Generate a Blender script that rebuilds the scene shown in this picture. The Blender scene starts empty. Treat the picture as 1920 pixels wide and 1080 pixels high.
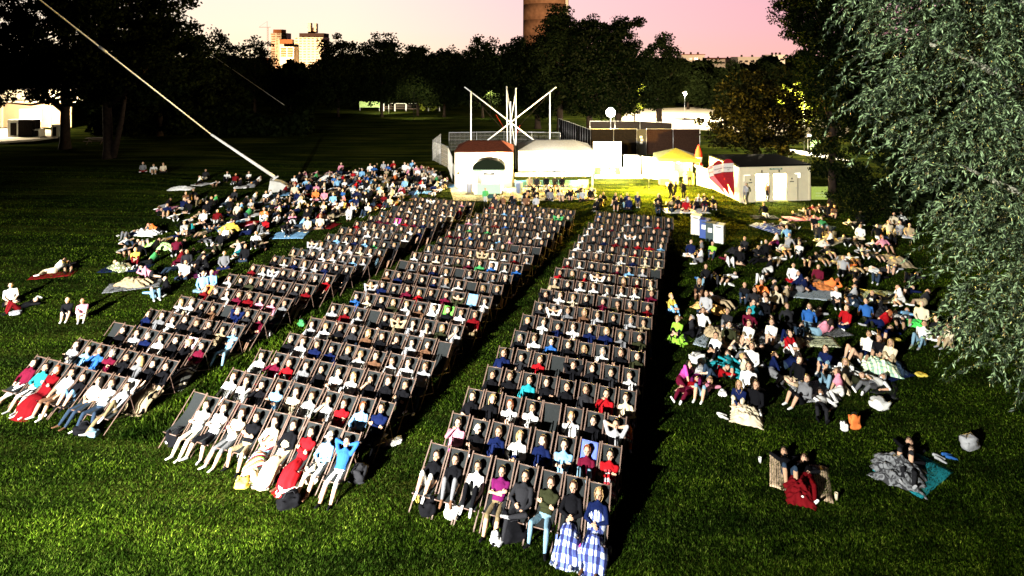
import bpy, bmesh, math, random
import numpy as np
from mathutils import Vector, Matrix, noise
SC = bpy.context.scene
COL = SC.collection
RAD = math.radians
rnd = random.Random(11)
rng = np.random.default_rng(11)
HC = 11.85            # camera height
FPX = 1081.0          # focal length in pixels of a 1920 wide picture

# ------------------------------------------------------------------ camera
cd = bpy.data.cameras.new('camera'); cam = bpy.data.objects.new('camera', cd); COL.objects.link(cam)
cam.location = (0, 0, HC); cam.rotation_euler = (RAD(90), 0, 0)
cd.sensor_width = 36.0; cd.lens = 36.0*FPX/1920; cd.shift_y = -(435.0/1920)
cd.clip_start = 0.1; cd.clip_end = 5000
SC.camera = cam
SC.view_settings.view_transform = 'Standard'
SC.view_settings.look = 'None'; SC.view_settings.exposure = 0.0; SC.view_settings.gamma = 1.0
SC.view_settings.use_curve_mapping = False
SC.cycles.max_bounces = 4; SC.cycles.diffuse_bounces = 1; SC.cycles.glossy_bounces = 2
SC.cycles.transparent_max_bounces = 6

# ------------------------------------------------------------------ dusk sky
W = bpy.data.worlds.new('World'); SC.world = W; W.use_nodes = True
nt = W.node_tree; nt.nodes.clear()
def N(t, **k):
    n = nt.nodes.new(t)
    for a, b in k.items(): setattr(n, a, b)
    return n
L = nt.links.new
tc = N('ShaderNodeTexCoord'); sep = N('ShaderNodeSeparateXYZ'); L(tc.outputs['Generated'], sep.inputs[0])
sky = N('ShaderNodeTexSky', sky_type='NISHITA'); sky.sun_disc = False
sky.sun_elevation = RAD(1.0); sky.sun_rotation = RAD(-25)
def ramp(stops, fac, interp='LINEAR'):
    r = N('ShaderNodeValToRGB'); cr = r.color_ramp; cr.interpolation = interp
    while len(cr.elements) < len(stops): cr.elements.new(0.5)
    for e, (p, c) in zip(cr.elements, stops): e.position = p; e.color = (*c, 1)
    L(fac, r.inputs[0]); return r.outputs[0]
# left to right: cream afterglow to pink, by compass direction
azl = ramp([(0.0, (1.0, .86, .68)), (0.36, (1.0, .85, .70)), (0.50, (.97, .66, .64)), (0.70, (.88, .47, .52)), (1.0, (.50, .24, .34))],
           (lambda m: (L(sep.outputs[0], m.inputs[0]), m.outputs[0])[1])(N('ShaderNodeMapRange', **{})))
mr = azl.node.inputs[0].links[0].from_node
mr.inputs[1].default_value = -1; mr.inputs[2].default_value = 1
# height above the horizon: salmon at the rim, pink, dusk mauve, night overhead
hz = ramp([(0.0, (1.08, 1.05, .86)), (0.045, (1.04, 1.02, .98)), (0.11, (.97, .97, 1.02)), (0.22, (.30, .28, .38)), (0.42, (.045, .045, .09)), (1.0, (.008, .010, .024))], sep.outputs[2])
mul = N('ShaderNodeMix', data_type='RGBA', blend_type='MULTIPLY'); mul.inputs[0].default_value = 1
L(azl, mul.inputs[6]); L(hz, mul.inputs[7])
# afterglow only on the sunset side (+Y)
glow = N('ShaderNodeMapRange', interpolation_type='SMOOTHSTEP'); L(sep.outputs[1], glow.inputs[0])
glow.inputs[1].default_value = -0.15; glow.inputs[2].default_value = 0.55
glow.inputs[3].default_value = 0.012; glow.inputs[4].default_value = 1.0
m2 = N('ShaderNodeVectorMath', operation='SCALE'); L(mul.outputs[2], m2.inputs[0]); L(glow.outputs[0], m2.inputs['Scale'])
bg1 = N('ShaderNodeBackground'); L(m2.outputs[0], bg1.inputs[0]); bg1.inputs[1].default_value = 1.12
bg2 = N('ShaderNodeBackground'); L(sky.outputs[0], bg2.inputs[0]); bg2.inputs[1].default_value = 0.004
add = N('ShaderNodeAddShader'); L(bg1.outputs[0], add.inputs[0]); L(bg2.outputs[0], add.inputs[1])
wo = N('ShaderNodeOutputWorld'); L(add.outputs[0], wo.inputs[0])

# ------------------------------------------------------------------ lamps
def light(name, kind, loc, power, color=(1, 1, 1), aim=None, size=None, blend=None, radius=0.1):
    d = bpy.data.lights.new(name, kind); d.energy = power; d.color = color
    o = bpy.data.objects.new(name, d); COL.objects.link(o); o.location = loc
    if kind in ('POINT', 'SPOT'): d.shadow_soft_size = radius
    if aim is not None: o.rotation_euler = (Vector(aim)-Vector(loc)).to_track_quat('-Z', 'Y').to_euler()
    if size: d.spot_size = RAD(size)
    if blend is not None: d.spot_blend = blend
    return o
KEY_LOC = (-23.0, -13.0, 14.5)
key = light('added_spot', 'SPOT', KEY_LOC, 550000, (1.0, .985, .93), aim=(-16.0, 10.0, 0), size=84, blend=1.0, radius=.18)  # added key spot, stands in for the light of the unseen screen
key2 = light('added_spot', 'SPOT', (KEY_LOC[0]+.9, KEY_LOC[1], KEY_LOC[2]+.2), 230000, (.97, 1.0, .95), aim=(12.6, 14.5, 12.0), size=34, blend=.8, radius=.15)  # extra spot added to brighten only the willow
KEY3_LOC = (-14.5, -3.0, 8.5)
key3 = light('added_foreground_fill', 'SPOT', KEY3_LOC, 170000, (1.0, .99, .90), aim=(-10.5, 6.5, 0), size=54, blend=1.0, radius=.2)  # added fill that brightens the grass at the left front
sunl = light('last_daylight', 'SUN', (0, 0, 60), 0.05, (1.0, .72, .5), aim=(18, -60, 54)); sunl.data.angle = RAD(6)

# ------------------------------------------------------------------ helpers
def srgb(r, g, b):
    f = lambda c: (c/255/12.92) if c/255 <= .04045 else ((c/255+.055)/1.055)**2.4
    return (f(r), f(g), f(b))
def G(px, py, z=0.0):
    """the point of height z seen at photograph pixel (px, py)"""
    Z = (HC-z)*FPX/(py-105.0)
    return Vector(((px-960.0)*Z/FPX, Z, z))
def P(px, py, Z):
    return Vector(((px-960.0)*Z/FPX, Z, HC-(py-105.0)*Z/FPX))
def tag(o, label=None, cat=None, group=None, kind=None):
    if label: o['label'] = label
    if cat: o['category'] = cat
    if group: o['group'] = group
    if kind: o['kind'] = kind
    return o
def empty(name, loc=(0, 0, 0), rz=0, label=None, cat=None, group=None):
    o = bpy.data.objects.new(name, None); COL.objects.link(o); o.location = loc; o.rotation_euler = (0, 0, rz)
    o.empty_display_size = .2
    return tag(o, label, cat, group)
def link(name, me, parent=None, loc=None, rz=None):
    o = bpy.data.objects.new(name, me); COL.objects.link(o)
    if parent: o.parent = parent
    if loc is not None: o.location = loc
    if rz is not None: o.rotation_euler = (0, 0, rz)
    return o
_mats = {}
def mat(name, col=(.5, .5, .5), rough=.7, metal=0.0, emit=None, estr=0, var=0.0, vscale=8.0, bump=0.0, bscale=40.0, spec=None):
    if name in _mats: return _mats[name]
    m = bpy.data.materials.new(name); m.use_nodes = True; t = m.node_tree; b = t.nodes['Principled BSDF']
    b.inputs['Roughness'].default_value = rough; b.inputs['Metallic'].default_value = metal
    spec = .02 if (spec is None and rough >= .7) else spec
    if spec is not None: b.inputs['Specular IOR Level'].default_value = spec
    b.inputs['Base Color'].default_value = (*col, 1)
    if var or bump: c = t.nodes.new('ShaderNodeTexCoord')
    if var:
        n = t.nodes.new('ShaderNodeTexNoise'); n.inputs['Scale'].default_value = vscale; n.inputs['Detail'].default_value = 5
        t.links.new(c.outputs['Object'], n.inputs['Vector'])
        r = t.nodes.new('ShaderNodeValToRGB'); r.color_ramp.elements[0].position = .3; r.color_ramp.elements[1].position = .7
        r.color_ramp.elements[0].color = (*[x*(1-var) for x in col], 1); r.color_ramp.elements[1].color = (*[min(1, x*(1+var)) for x in col], 1)
        t.links.new(n.outputs['Fac'], r.inputs[0]); t.links.new(r.outputs[0], b.inputs['Base Color'])
    if bump:
        n2 = t.nodes.new('ShaderNodeTexNoise'); n2.inputs['Scale'].default_value = bscale; n2.inputs['Detail'].default_value = 4
        t.links.new(c.outputs['Object'], n2.inputs['Vector'])
        bp = t.nodes.new('ShaderNodeBump'); bp.inputs['Strength'].default_value = bump; bp.inputs['Distance'].default_value = .02
        t.links.new(n2.outputs['Fac'], bp.inputs['Height']); t.links.new(bp.outputs[0], b.inputs['Normal'])
    if emit: b.inputs['Emission Color'].default_value = (*emit, 1); b.inputs['Emission Strength'].default_value = estr
    _mats[name] = m; return m
def matte(m):
    """grass and leaves: purely diffuse, no sheen at grazing angles"""
    t = m.node_tree; b = t.nodes['Principled BSDF']; d = t.nodes.new('ShaderNodeBsdfDiffuse')
    for nm, out in (('Base Color', 'Color'), ('Normal', 'Normal')):
        if b.inputs[nm].is_linked: t.links.new(b.inputs[nm].links[0].from_socket, d.inputs[out])
    for l in list(b.outputs[0].links): t.links.new(d.outputs[0], l.to_socket)
    t.nodes.remove(b); return m
class MB:
    """collects boxes, tubes and lofts, and links them as one mesh"""
    def __init__(s): s.v = []; s.f = []; s.m = []; s.smooth = []
    def add(s, vs, fs, mi=0, sm=False):
        o = len(s.v); s.v += [tuple(v) for v in vs]; s.f += [tuple(i+o for i in f) for f in fs]
        s.m += [mi]*len(fs); s.smooth += [sm]*len(fs)
    def box(s, c, d, mi=0, rz=0.0, M=None, bev=0.0):
        hx, hy, hz = d[0]/2, d[1]/2, d[2]/2
        vs = [Vector((x, y, z)) for z in (-hz, hz) for y in (-hy, hy) for x in (-hx, hx)]
        R = Matrix.Rotation(rz, 3, 'Z') if M is None else M
        vs = [R @ v + Vector(c) for v in vs]
        s.add(vs, [(0, 2, 3, 1), (4, 5, 7, 6), (0, 1, 5, 4), (2, 6, 7, 3), (0, 4, 6, 2), (1, 3, 7, 5)], mi)
    def bar(s, a, b, w, h=None, mi=0, up=(0, 0, 1)):
        a = Vector(a); b = Vector(b); d = b-a
        h = h or w; z = d.normalized(); x = z.cross(Vector(up))
        if x.length < 1e-4: x = z.cross(Vector((0, 1, 0)))
        x.normalize(); y = z.cross(x)
        M = Matrix((x, y, z)).transposed()
        s.box((a+b)/2, (w, h, d.length), mi, M=M)
    def tube(s, pts, r, n=8, mi=0, cap=True):
        pts = [Vector(p) for p in pts]; rs = r if isinstance(r, (list, tuple)) else [r]*len(pts)
        vs = []; fs = []; ref = None
        for i, p in enumerate(pts):
            d = (pts[min(i+1, len(pts)-1)]-pts[max(i-1, 0)]).normalized()
            if ref is None:
                ref = d.orthogonal().normalized()
            x = (ref-d*ref.dot(d))
            x = x.normalized() if x.length > 1e-5 else d.orthogonal().normalized()
            ref = x; y = d.cross(x)
            for k in range(n):
                a = 2*math.pi*k/n; vs.append(p+(x*math.cos(a)+y*math.sin(a))*rs[i])
        for i in range(len(pts)-1):
            for k in range(n):
                k2 = (k+1) % n; fs.append((i*n+k, i*n+k2, (i+1)*n+k2, (i+1)*n+k))
        if cap: fs.append(tuple(range(n))[::-1]); fs.append(tuple((len(pts)-1)*n+k for k in range(n)))
        s.add(vs, fs, mi, True)
    def lathe(s, prof, c=(0, 0, 0), n=14, mi=0):
        vs = []; fs = []
        for (r, z) in prof:
            for k in range(n):
                a = 2*math.pi*k/n; vs.append((c[0]+r*math.cos(a), c[1]+r*math.sin(a), c[2]+z))
        for i in range(len(prof)-1):
            for k in range(n):
                k2 = (k+1) % n; fs.append((i*n+k, i*n+k2, (i+1)*n+k2, (i+1)*n+k))
        fs.append(tuple(range(n))[::-1]); fs.append(tuple((len(prof)-1)*n+k for k in range(n)))
        s.add(vs, fs, mi, True)
    def prism(s, pts, z0, z1, mi=0):
        n = len(pts); vs = [(x, y, z0) for x, y in pts]+[(x, y, z1) for x, y in pts]
        fs = [tuple(range(n))[::-1], tuple(range(n, 2*n))]+[(i, (i+1) % n, n+(i+1) % n, n+i) for i in range(n)]
        s.add(vs, fs, mi)
    def mesh(s, name, *mats):
        me = bpy.data.meshes.new(name); me.from_pydata([tuple(v) for v in s.v], [], s.f)
        for m in mats: me.materials.append(m)
        if len(s.f):
            me.polygons.foreach_set('material_index', s.m); me.polygons.foreach_set('use_smooth', s.smooth)
        bm = bmesh.new(); bm.from_mesh(me); bmesh.ops.recalc_face_normals(bm, faces=bm.faces); bm.to_mesh(me); bm.free()
        return me
    def build(s, name, mats, parent=None, loc=None, rz=None, bevel=0.0):
        if not isinstance(mats, (list, tuple)): mats = [mats]
        o = link(name, s.mesh(name, *mats), parent, loc, rz)
        if bevel:
            b = o.modifiers.new('bevel', 'BEVEL'); b.width = bevel; b.segments = 2; b.limit_method = 'ANGLE'
        return o
def raw_mesh(name, V, F, mats, mi=None, smooth=False):
    """V (n,3) array, F (m,k) array"""
    V = np.asarray(V, np.float32); F = np.asarray(F, np.int32); k = F.shape[1]
    me = bpy.data.meshes.new(name); me.vertices.add(len(V)); me.vertices.foreach_set('co', V.ravel())
    me.loops.add(F.size); me.loops.foreach_set('vertex_index', F.ravel())
    me.polygons.add(len(F)); me.polygons.foreach_set('loop_start', np.arange(0, F.size, k, dtype=np.int32))
    me.polygons.foreach_set('loop_total', np.full(len(F), k, np.int32))
    for m in mats: me.materials.append(m)
    if mi is not None: me.polygons.foreach_set('material_index', np.asarray(mi, np.int32))
    if smooth: me.polygons.foreach_set('use_smooth', np.ones(len(F), bool))
    me.update(calc_edges=True); return me
def text_mesh(body, size, name='lettering', bold=0.0, ext=0.004):
    c = bpy.data.curves.new(name, 'FONT'); c.body = body; c.size = size; c.align_x = 'CENTER'; c.align_y = 'CENTER'
    c.extrude = ext; c.offset = bold; c.resolution_u = 3
    o = bpy.data.objects.new(name, c); COL.objects.link(o)
    dg = bpy.context.evaluated_depsgraph_get(); me = bpy.data.meshes.new_from_object(o.evaluated_get(dg))
    bpy.data.objects.remove(o); bpy.data.curves.remove(c); me.name = name; return me
def text_on(parent, body, size, loc, m, rz=0.0, bold=0.0, name='lettering'):
    """upright lettering facing -Y, turned by rz"""
    me = text_mesh(body, size, name, bold); me.materials.append(m)
    o = bpy.data.objects.new(name, me); COL.objects.link(o)
    if parent: o.parent = parent
    o.location = loc; o.rotation_euler = (RAD(90), 0, rz); return o
# ------------------------------------------------------------------ lawn
def lawn_mat():
    m = bpy.data.materials.new('lawn_grass'); m.use_nodes = True; t = m.node_tree; b = t.nodes['Principled BSDF']
    b.inputs['Roughness'].default_value = .85; b.inputs['Specular IOR Level'].default_value = .03
    g = t.nodes.new('ShaderNodeNewGeometry')
    def noi(sc, stretch=(1, 1, 1), rot=0, det=4):
        mp = t.nodes.new('ShaderNodeMapping'); mp.inputs['Scale'].default_value = stretch; mp.inputs['Rotation'].default_value = (0, 0, rot)
        t.links.new(g.outputs['Position'], mp.inputs['Vector'])
        n = t.nodes.new('ShaderNodeTexNoise'); n.inputs['Scale'].default_value = sc; n.inputs['Detail'].default_value = det
        t.links.new(mp.outputs[0], n.inputs['Vector']); return n.outputs['Fac']
    big = noi(.16); fine = noi(14, det=6); streak = noi(.55, (.12, 1.6, 1), RAD(-4))
    def rp(f, stops):
        r = t.nodes.new('ShaderNodeValToRGB'); cr = r.color_ramp
        while len(cr.elements) < len(stops): cr.elements.new(.5)
        for e, (p, c) in zip(cr.elements, stops): e.position = p; e.color = (*c, 1)
        t.links.new(f, r.inputs[0]); return r.outputs[0]
    c1 = rp(big, [(.35, (.009, .015, .003)), (.65, (.019, .025, .006))])
    c2 = rp(fine, [(.35, (.25, .3, .3)), (.7, (1.5, 1.45, 1.3))])
    c3 = rp(streak, [(.45, (.6, .65, .7)), (.62, (2.2, 1.8, 1.3))])
    def mulc(a, b_):
        x = t.nodes.new('ShaderNodeMix'); x.data_type = 'RGBA'; x.blend_type = 'MULTIPLY'; x.inputs[0].default_value = 1
        t.links.new(a, x.inputs[6]); t.links.new(b_, x.inputs[7]); return x.outputs[2]
    t.links.new(mulc(mulc(c1, c2), c3), b.inputs['Base Color'])
    bp = t.nodes.new('ShaderNodeBump'); bp.inputs['Strength'].default_value = .9; bp.inputs['Distance'].default_value = .06
    t.links.new(fine, bp.inputs['Height'])
    bp2 = t.nodes.new('ShaderNodeBump'); bp2.inputs['Strength'].default_value = .8; bp2.inputs['Distance'].default_value = .5
    t.links.new(streak, bp2.inputs['Height']); t.links.new(bp.outputs[0], bp2.inputs['Normal'])
    t.links.new(bp2.outputs[0], b.inputs['Normal'])
    return matte(m)
M_lawn = lawn_mat()
def gh(x, y):
    """gentle swell of the lawn, flat where the audience sits"""
    s = 0.0
    if x < -24:
        k = min(1, (-24-x)/14); s += k*.22*math.sin(y*.42+x*.05)+k*.5*max(0, math.sin((y-30)*.06))
    return s if y < 95 else s*max(0, 1-(y-95)/10)
def grid_axis(lo, mid0, mid1, hi, step):
    a = list(np.arange(mid0, mid1+1e-6, step)); d = step; x = mid0
    left = []
    while x > lo: d *= 1.35; x -= d; left.append(x)
    d = step; x = mid1; right = []
    while x < hi: d *= 1.35; x += d; right.append(x)
    return np.array(left[::-1]+a+right)
gx = grid_axis(-2500, -70, 50, 2500, 1.0); gy = grid_axis(-400, 0, 110, 3500, 1.0)
X, Y = np.meshgrid(gx, gy); ZZ = np.vectorize(gh)(X, Y)
V = np.stack([X, Y, ZZ], -1).reshape(-1, 3); nx = len(gx); ny = len(gy)
ii, jj = np.meshgrid(np.arange(nx-1), np.arange(ny-1)); a = (jj*nx+ii).ravel()
o = link('lawn', raw_mesh('lawn', V, np.stack([a, a+1, a+1+nx, a+nx], 1), [M_lawn], smooth=True)); tag(o, 'dark mown grass of the park lawn', kind='structure')

# grass blades on the near lawn
def blade_mat():
    m = bpy.data.materials.new('grass_blades'); m.use_nodes = True; t = m.node_tree; b = t.nodes['Principled BSDF']
    b.inputs['Roughness'].default_value = .6; b.inputs['Specular IOR Level'].default_value = .04
    g = t.nodes.new('ShaderNodeNewGeometry'); r = t.nodes.new('ShaderNodeValToRGB'); cr = r.color_ramp
    cr.elements.new(.5); cr.elements.new(.9)
    for e, (p, c) in zip(cr.elements, [(0, (.002, .005, .001)), (.5, (.0095, .023, .002)), (.85, (.026, .056, .006)), (1, (.062, .092, .018))]):
        e.position = p; e.color = (*c, 1)
    t.links.new(g.outputs['Random Per Island'], r.inputs[0])
    n = t.nodes.new('ShaderNodeTexNoise'); n.inputs['Scale'].default_value = .9; n.inputs['Detail'].default_value = 5
    t.links.new(g.outputs['Position'], n.inputs['Vector'])
    r2 = t.nodes.new('ShaderNodeValToRGB'); r2.color_ramp.elements[0].position = .32; r2.color_ramp.elements[0].color = (.35, .4, .4, 1)
    r2.color_ramp.elements[1].position = .68; r2.color_ramp.elements[1].color = (1.35, 1.25, 1.1, 1)
    t.links.new(n.outputs['Fac'], r2.inputs[0])
    n3 = t.nodes.new('ShaderNodeTexNoise'); n3.inputs['Scale'].default_value = 9.5; n3.inputs['Detail'].default_value = 2; t.links.new(g.outputs['Position'], n3.inputs['Vector'])
    r3 = t.nodes.new('ShaderNodeValToRGB'); r3.color_ramp.elements[0].position = .38; r3.color_ramp.elements[0].color = (.35, .38, .38, 1)
    r3.color_ramp.elements[1].position = .62; r3.color_ramp.elements[1].color = (1.7, 1.65, 1.4, 1); t.links.new(n3.outputs['Fac'], r3.inputs[0])
    x = t.nodes.new('ShaderNodeMix'); x.data_type = 'RGBA'; x.blend_type = 'MULTIPLY'; x.inputs[0].default_value = 1
    t.links.new(r.outputs[0], x.inputs[6]); t.links.new(r2.outputs[0], x.inputs[7])
    x2 = t.nodes.new('ShaderNodeMix'); x2.data_type = 'RGBA'; x2.blend_type = 'MULTIPLY'; x2.inputs[0].default_value = 1
    t.links.new(x.outputs[2], x2.inputs[6]); t.links.new(r3.outputs[0], x2.inputs[7])
    mp = t.nodes.new('ShaderNodeMapping'); mp.inputs['Scale'].default_value = (.10, 1.3, 1); mp.inputs['Rotation'].default_value = (0, 0, RAD(-4)); t.links.new(g.outputs['Position'], mp.inputs['Vector'])
    n4 = t.nodes.new('ShaderNodeTexNoise'); n4.inputs['Scale'].default_value = .5; n4.inputs['Detail'].default_value = 3; t.links.new(mp.outputs[0], n4.inputs['Vector'])
    r4 = t.nodes.new('ShaderNodeValToRGB'); r4.color_ramp.elements[0].position = .42; r4.color_ramp.elements[0].color = (.62, .62, .7, 1)
    r4.color_ramp.elements[1].position = .64; r4.color_ramp.elements[1].color = (1.8, 1.6, 1.1, 1); t.links.new(n4.outputs['Fac'], r4.inputs[0])
    x4 = t.nodes.new('ShaderNodeMix'); x4.data_type = 'RGBA'; x4.blend_type = 'MULTIPLY'; x4.inputs[0].default_value = 1
    t.links.new(x2.outputs[2], x4.inputs[6]); t.links.new(r4.outputs[0], x4.inputs[7]); t.links.new(x4.outputs[2], b.inputs['Base Color'])
    return matte(m)
def blades(name, n, zlo, zhi, wid, hgt, label):
    Z = zlo*(zhi/zlo)**rng.random(n); x = (rng.random(n)*2-1)*(Z*.92+1)
    keep = np.ones(n, bool)
    return x, Z, wid, hgt
NB = 820000
Z = 12.2*(64/12.2)**(rng.random(NB)**1.55); x = (rng.random(NB)*2-1)*(Z*.91+.8)
# tufts: pull blades towards clump centres
cl = rng.integers(0, 60000, NB)
ca = rng.random((60000, 2))*.20
hz_ = (.035+.05*rng.random(NB)**1.5); sc_ = (Z/14)**.75
wd = (.0055+.005*rng.random(NB))*sc_*1.3; hz_ = hz_*np.clip((66-Z)/30, .12, 1)*(.85+.15*sc_)
# weeds stand taller between the left and middle blocks
uu = x*.946-Z*.324; vv = x*.324+Z*.946
weed = (uu > -17.4) & (uu < -16.0) & (vv > 13.0) & (vv < 24) & (rng.random(NB) < .5)
hz_ = np.where(weed, hz_*2.6, hz_); wd = np.where(weed, wd*2.2, wd)
ang = rng.random(NB)*2*np.pi; lean = rng.normal(0, .5, (NB, 2))*hz_[:, None]
mow = np.sin(x*1.9+Z*.7)*.25
base = np.stack([x, Z, np.zeros(NB)], 1)
for i in np.where(x < -24)[0]: base[i, 2] = gh(x[i], Z[i])
dx = np.stack([np.cos(ang)*wd, np.sin(ang)*wd, np.zeros(NB)], 1)
tip = base+np.concatenate([lean+np.stack([mow*hz_, 0*mow], 1), hz_[:, None]], 1)
V = np.stack([base-dx, base+dx, tip], 1).reshape(-1, 3)
o = link('grass', raw_mesh('grass', V, np.arange(3*NB).reshape(-1, 3), [blade_mat()]))
tag(o, 'short tufted grass blades of the lawn', 'grass', kind='stuff')

# paved areas and roads
def sheet(name, pts, z, m, label):
    mb = MB(); mb.prism([(p[0], p[1]) for p in pts], z-.25, z); o = mb.build(name, m); return tag(o, label, kind='structure')
M_pave = mat('pale_gravel_paving', (.42, .37, .30), .9, var=.15, vscale=.6, bump=.3, bscale=30)
sheet('path', [G(-60, 276), G(60, 268), G(108, 262), G(118, 252), G(60, 246), G(-160, 246)], .47, M_pave, 'bright paved forecourt left of the trees')
sheet('road', [G(1150, 240), G(1320, 244), G(1560, 262), G(1640, 246), G(1500, 214), G(1330, 200), G(1180, 205)], .02, M_pave, 'pale road and forecourt under the street lamps')
sheet('worn_ground', [G(865, 352), G(1090, 352), G(1120, 366), G(1090, 374), G(950, 378), G(850, 376), G(840, 340)], .012, mat('worn_turf', (.33, .29, .16), .9, var=.3, vscale=1.5), 'trampled pale ground in front of the food stalls')
# ------------------------------------------------------------------ trees
def leaf_mat(name, c0, c1, transl=.25, rough=.6):
    if name in _mats: return _mats[name]
    m = bpy.data.materials.new(name); m.use_nodes = True; t = m.node_tree; b = t.nodes['Principled BSDF']
    b.inputs['Roughness'].default_value = rough; b.inputs['Specular IOR Level'].default_value = .02 if 'willow' not in name else .15
    g = t.nodes.new('ShaderNodeNewGeometry'); r = t.nodes.new('ShaderNodeValToRGB')
    r.color_ramp.elements[0].color = (*c0, 1); r.color_ramp.elements[1].color = (*c1, 1)
    t.links.new(g.outputs['Random Per Island'], r.inputs[0]); t.links.new(r.outputs[0], b.inputs['Base Color'])
    r.color_ramp.elements[0].position = .55 if 'dark' not in name else 0  # few bright leaves among dark ones: glints and shaded gaps put into colour
    tr = t.nodes.new('ShaderNodeBsdfTranslucent'); t.links.new(r.outputs[0], tr.inputs[0])
    mx = t.nodes.new('ShaderNodeMixShader'); mx.inputs[0].default_value = transl
    t.links.new(b.outputs[0], mx.inputs[1]); t.links.new(tr.outputs[0], mx.inputs[2])
    t.links.new(mx.outputs[0], t.nodes['Material Output'].inputs[0])
    if 'willow' not in name: matte(m)
    _mats[name] = m; return m
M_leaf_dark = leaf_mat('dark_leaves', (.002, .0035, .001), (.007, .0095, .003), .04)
M_leaf_mid = leaf_mat('broad_leaves', (.002, .004, .001), (.016, .019, .006), .06)
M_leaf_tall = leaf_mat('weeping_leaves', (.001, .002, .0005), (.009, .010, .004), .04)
M_leaf_warm = leaf_mat('chestnut_leaves', (.004, .004, .001), (.026, .024, .008), .05)
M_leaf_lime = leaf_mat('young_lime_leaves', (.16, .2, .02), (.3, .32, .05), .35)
M_leaf_willow = leaf_mat('willow_leaves', (.006, .012, .004), (.23, .32, .155), .05, .5)
M_bark = mat('tree_bark', (.016, .011, .008), .9, var=.4, vscale=3, bump=.8, bscale=14)
M_twig = mat('willow_twig', (.05, .06, .025), .8)
M_bark_pale = mat('willow_bark', (.30, .28, .21), .9, var=.4, vscale=4, bump=.8, bscale=18)
def unit(n):
    d = rng.normal(size=(n, 3)); return d/np.linalg.norm(d, axis=1, keepdims=True)
def leaves(C, size, wid, D=None):
    n = len(C); a = unit(n) if D is None else D; b = np.cross(a, unit(n)); b /= np.linalg.norm(b, axis=1, keepdims=True)+1e-9
    L_ = (size*(.7+.6*rng.random(n)))[:, None]; W_ = L_*wid
    V = np.stack([C-a*L_/2, C+b*W_/2, C+a*L_/2, C-b*W_/2], 1).reshape(-1, 3)
    return V
def crown_points(ells, n, clumps, cs, hollow=.55):
    vol = np.array([e[3]*e[4]*e[5] for e in ells])**.66; pick = rng.choice(len(ells), clumps, p=vol/vol.sum())
    E = np.array(ells); e = E[pick]; d = unit(clumps); r = (hollow+(1-hollow)*rng.random(clumps))[:, None]
    cc = e[:, :3]+d*e[:, 3:]*r
    k = rng.integers(0, clumps, n); rad = cs*(.6+.8*rng.random(clumps))
    dd = unit(n)*(rng.random(n)**.45)[:, None]*rad[k][:, None]*np.array([1.15, 1.15, .75])
    return cc[k]+dd, cc
def tree(name, base, ells, n, clumps, cs, leaf, trunk_r, lm, label, group=None, wid=.6, limbs=7, bark=None, lean=(0, 0), cat='tree', fork=None):
    """ells are (x, y, z, rx, ry, rz) relative to the base"""
    root = empty(name, base, 0, label, cat, group)
    C, cc = crown_points(ells, n, clumps, cs)
    V = leaves(C, leaf, wid)
    me = raw_mesh('crown', V, np.arange(4*n).reshape(-1, 4), [lm])
    if trunk_r:
        top = max(e[2] for e in ells); mb = MB()
        hgt = top*1.0
        pts = [Vector((lean[0]*k, lean[1]*k, -.15+hgt*k)) for k in (0, .06, .3, .6, 1)]
        mb.tube(pts, [trunk_r*1.35, trunk_r, trunk_r*.85, trunk_r*.6, trunk_r*.15], 9)
        for i in range(limbs):
            t_ = .28+.6*i/limbs; s = Vector((lean[0]*t_, lean[1]*t_, hgt*t_)); g = Vector(cc[rng.integers(0, len(cc))])
            midp = s.lerp(g, .5)+Vector((0, 0, -.25*abs(g.x-s.x)*.3)); r0 = trunk_r*(.42-.25*i/limbs)
            mb.tube([s, midp, g], [r0, r0*.6, r0*.15], 6)
        if fork: mb.tube([Vector(p) for p in fork], [trunk_r*.7, trunk_r*.5, trunk_r*.2][:len(fork)], 8)
        mb.build('trunk', bark or M_bark, root)
    link('crown', me, root)
    return root
def at(px, Z): return Vector(((px-960)*Z/FPX, Z, 0))
# big trees at the upper left
pA = G(122, 288); pA.z = gh(pA.x, pA.y)
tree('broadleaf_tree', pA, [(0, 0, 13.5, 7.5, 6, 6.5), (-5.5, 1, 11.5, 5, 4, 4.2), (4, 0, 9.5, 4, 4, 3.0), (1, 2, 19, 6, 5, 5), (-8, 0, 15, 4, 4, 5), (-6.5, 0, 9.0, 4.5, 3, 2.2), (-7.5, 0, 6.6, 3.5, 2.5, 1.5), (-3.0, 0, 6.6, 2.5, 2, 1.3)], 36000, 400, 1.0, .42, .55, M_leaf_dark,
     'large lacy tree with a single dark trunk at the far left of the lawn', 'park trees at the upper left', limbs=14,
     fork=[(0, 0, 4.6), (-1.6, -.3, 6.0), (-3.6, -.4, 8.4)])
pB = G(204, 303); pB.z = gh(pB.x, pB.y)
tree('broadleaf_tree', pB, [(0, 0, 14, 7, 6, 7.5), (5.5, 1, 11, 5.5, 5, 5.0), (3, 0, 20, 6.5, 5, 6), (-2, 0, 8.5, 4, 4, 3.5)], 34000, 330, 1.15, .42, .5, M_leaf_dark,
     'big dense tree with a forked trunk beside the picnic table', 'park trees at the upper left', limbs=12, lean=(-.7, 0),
     fork=[(.5, 0, .1), (1.4, 0, 4), (2.2, 0, 9)])
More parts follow.
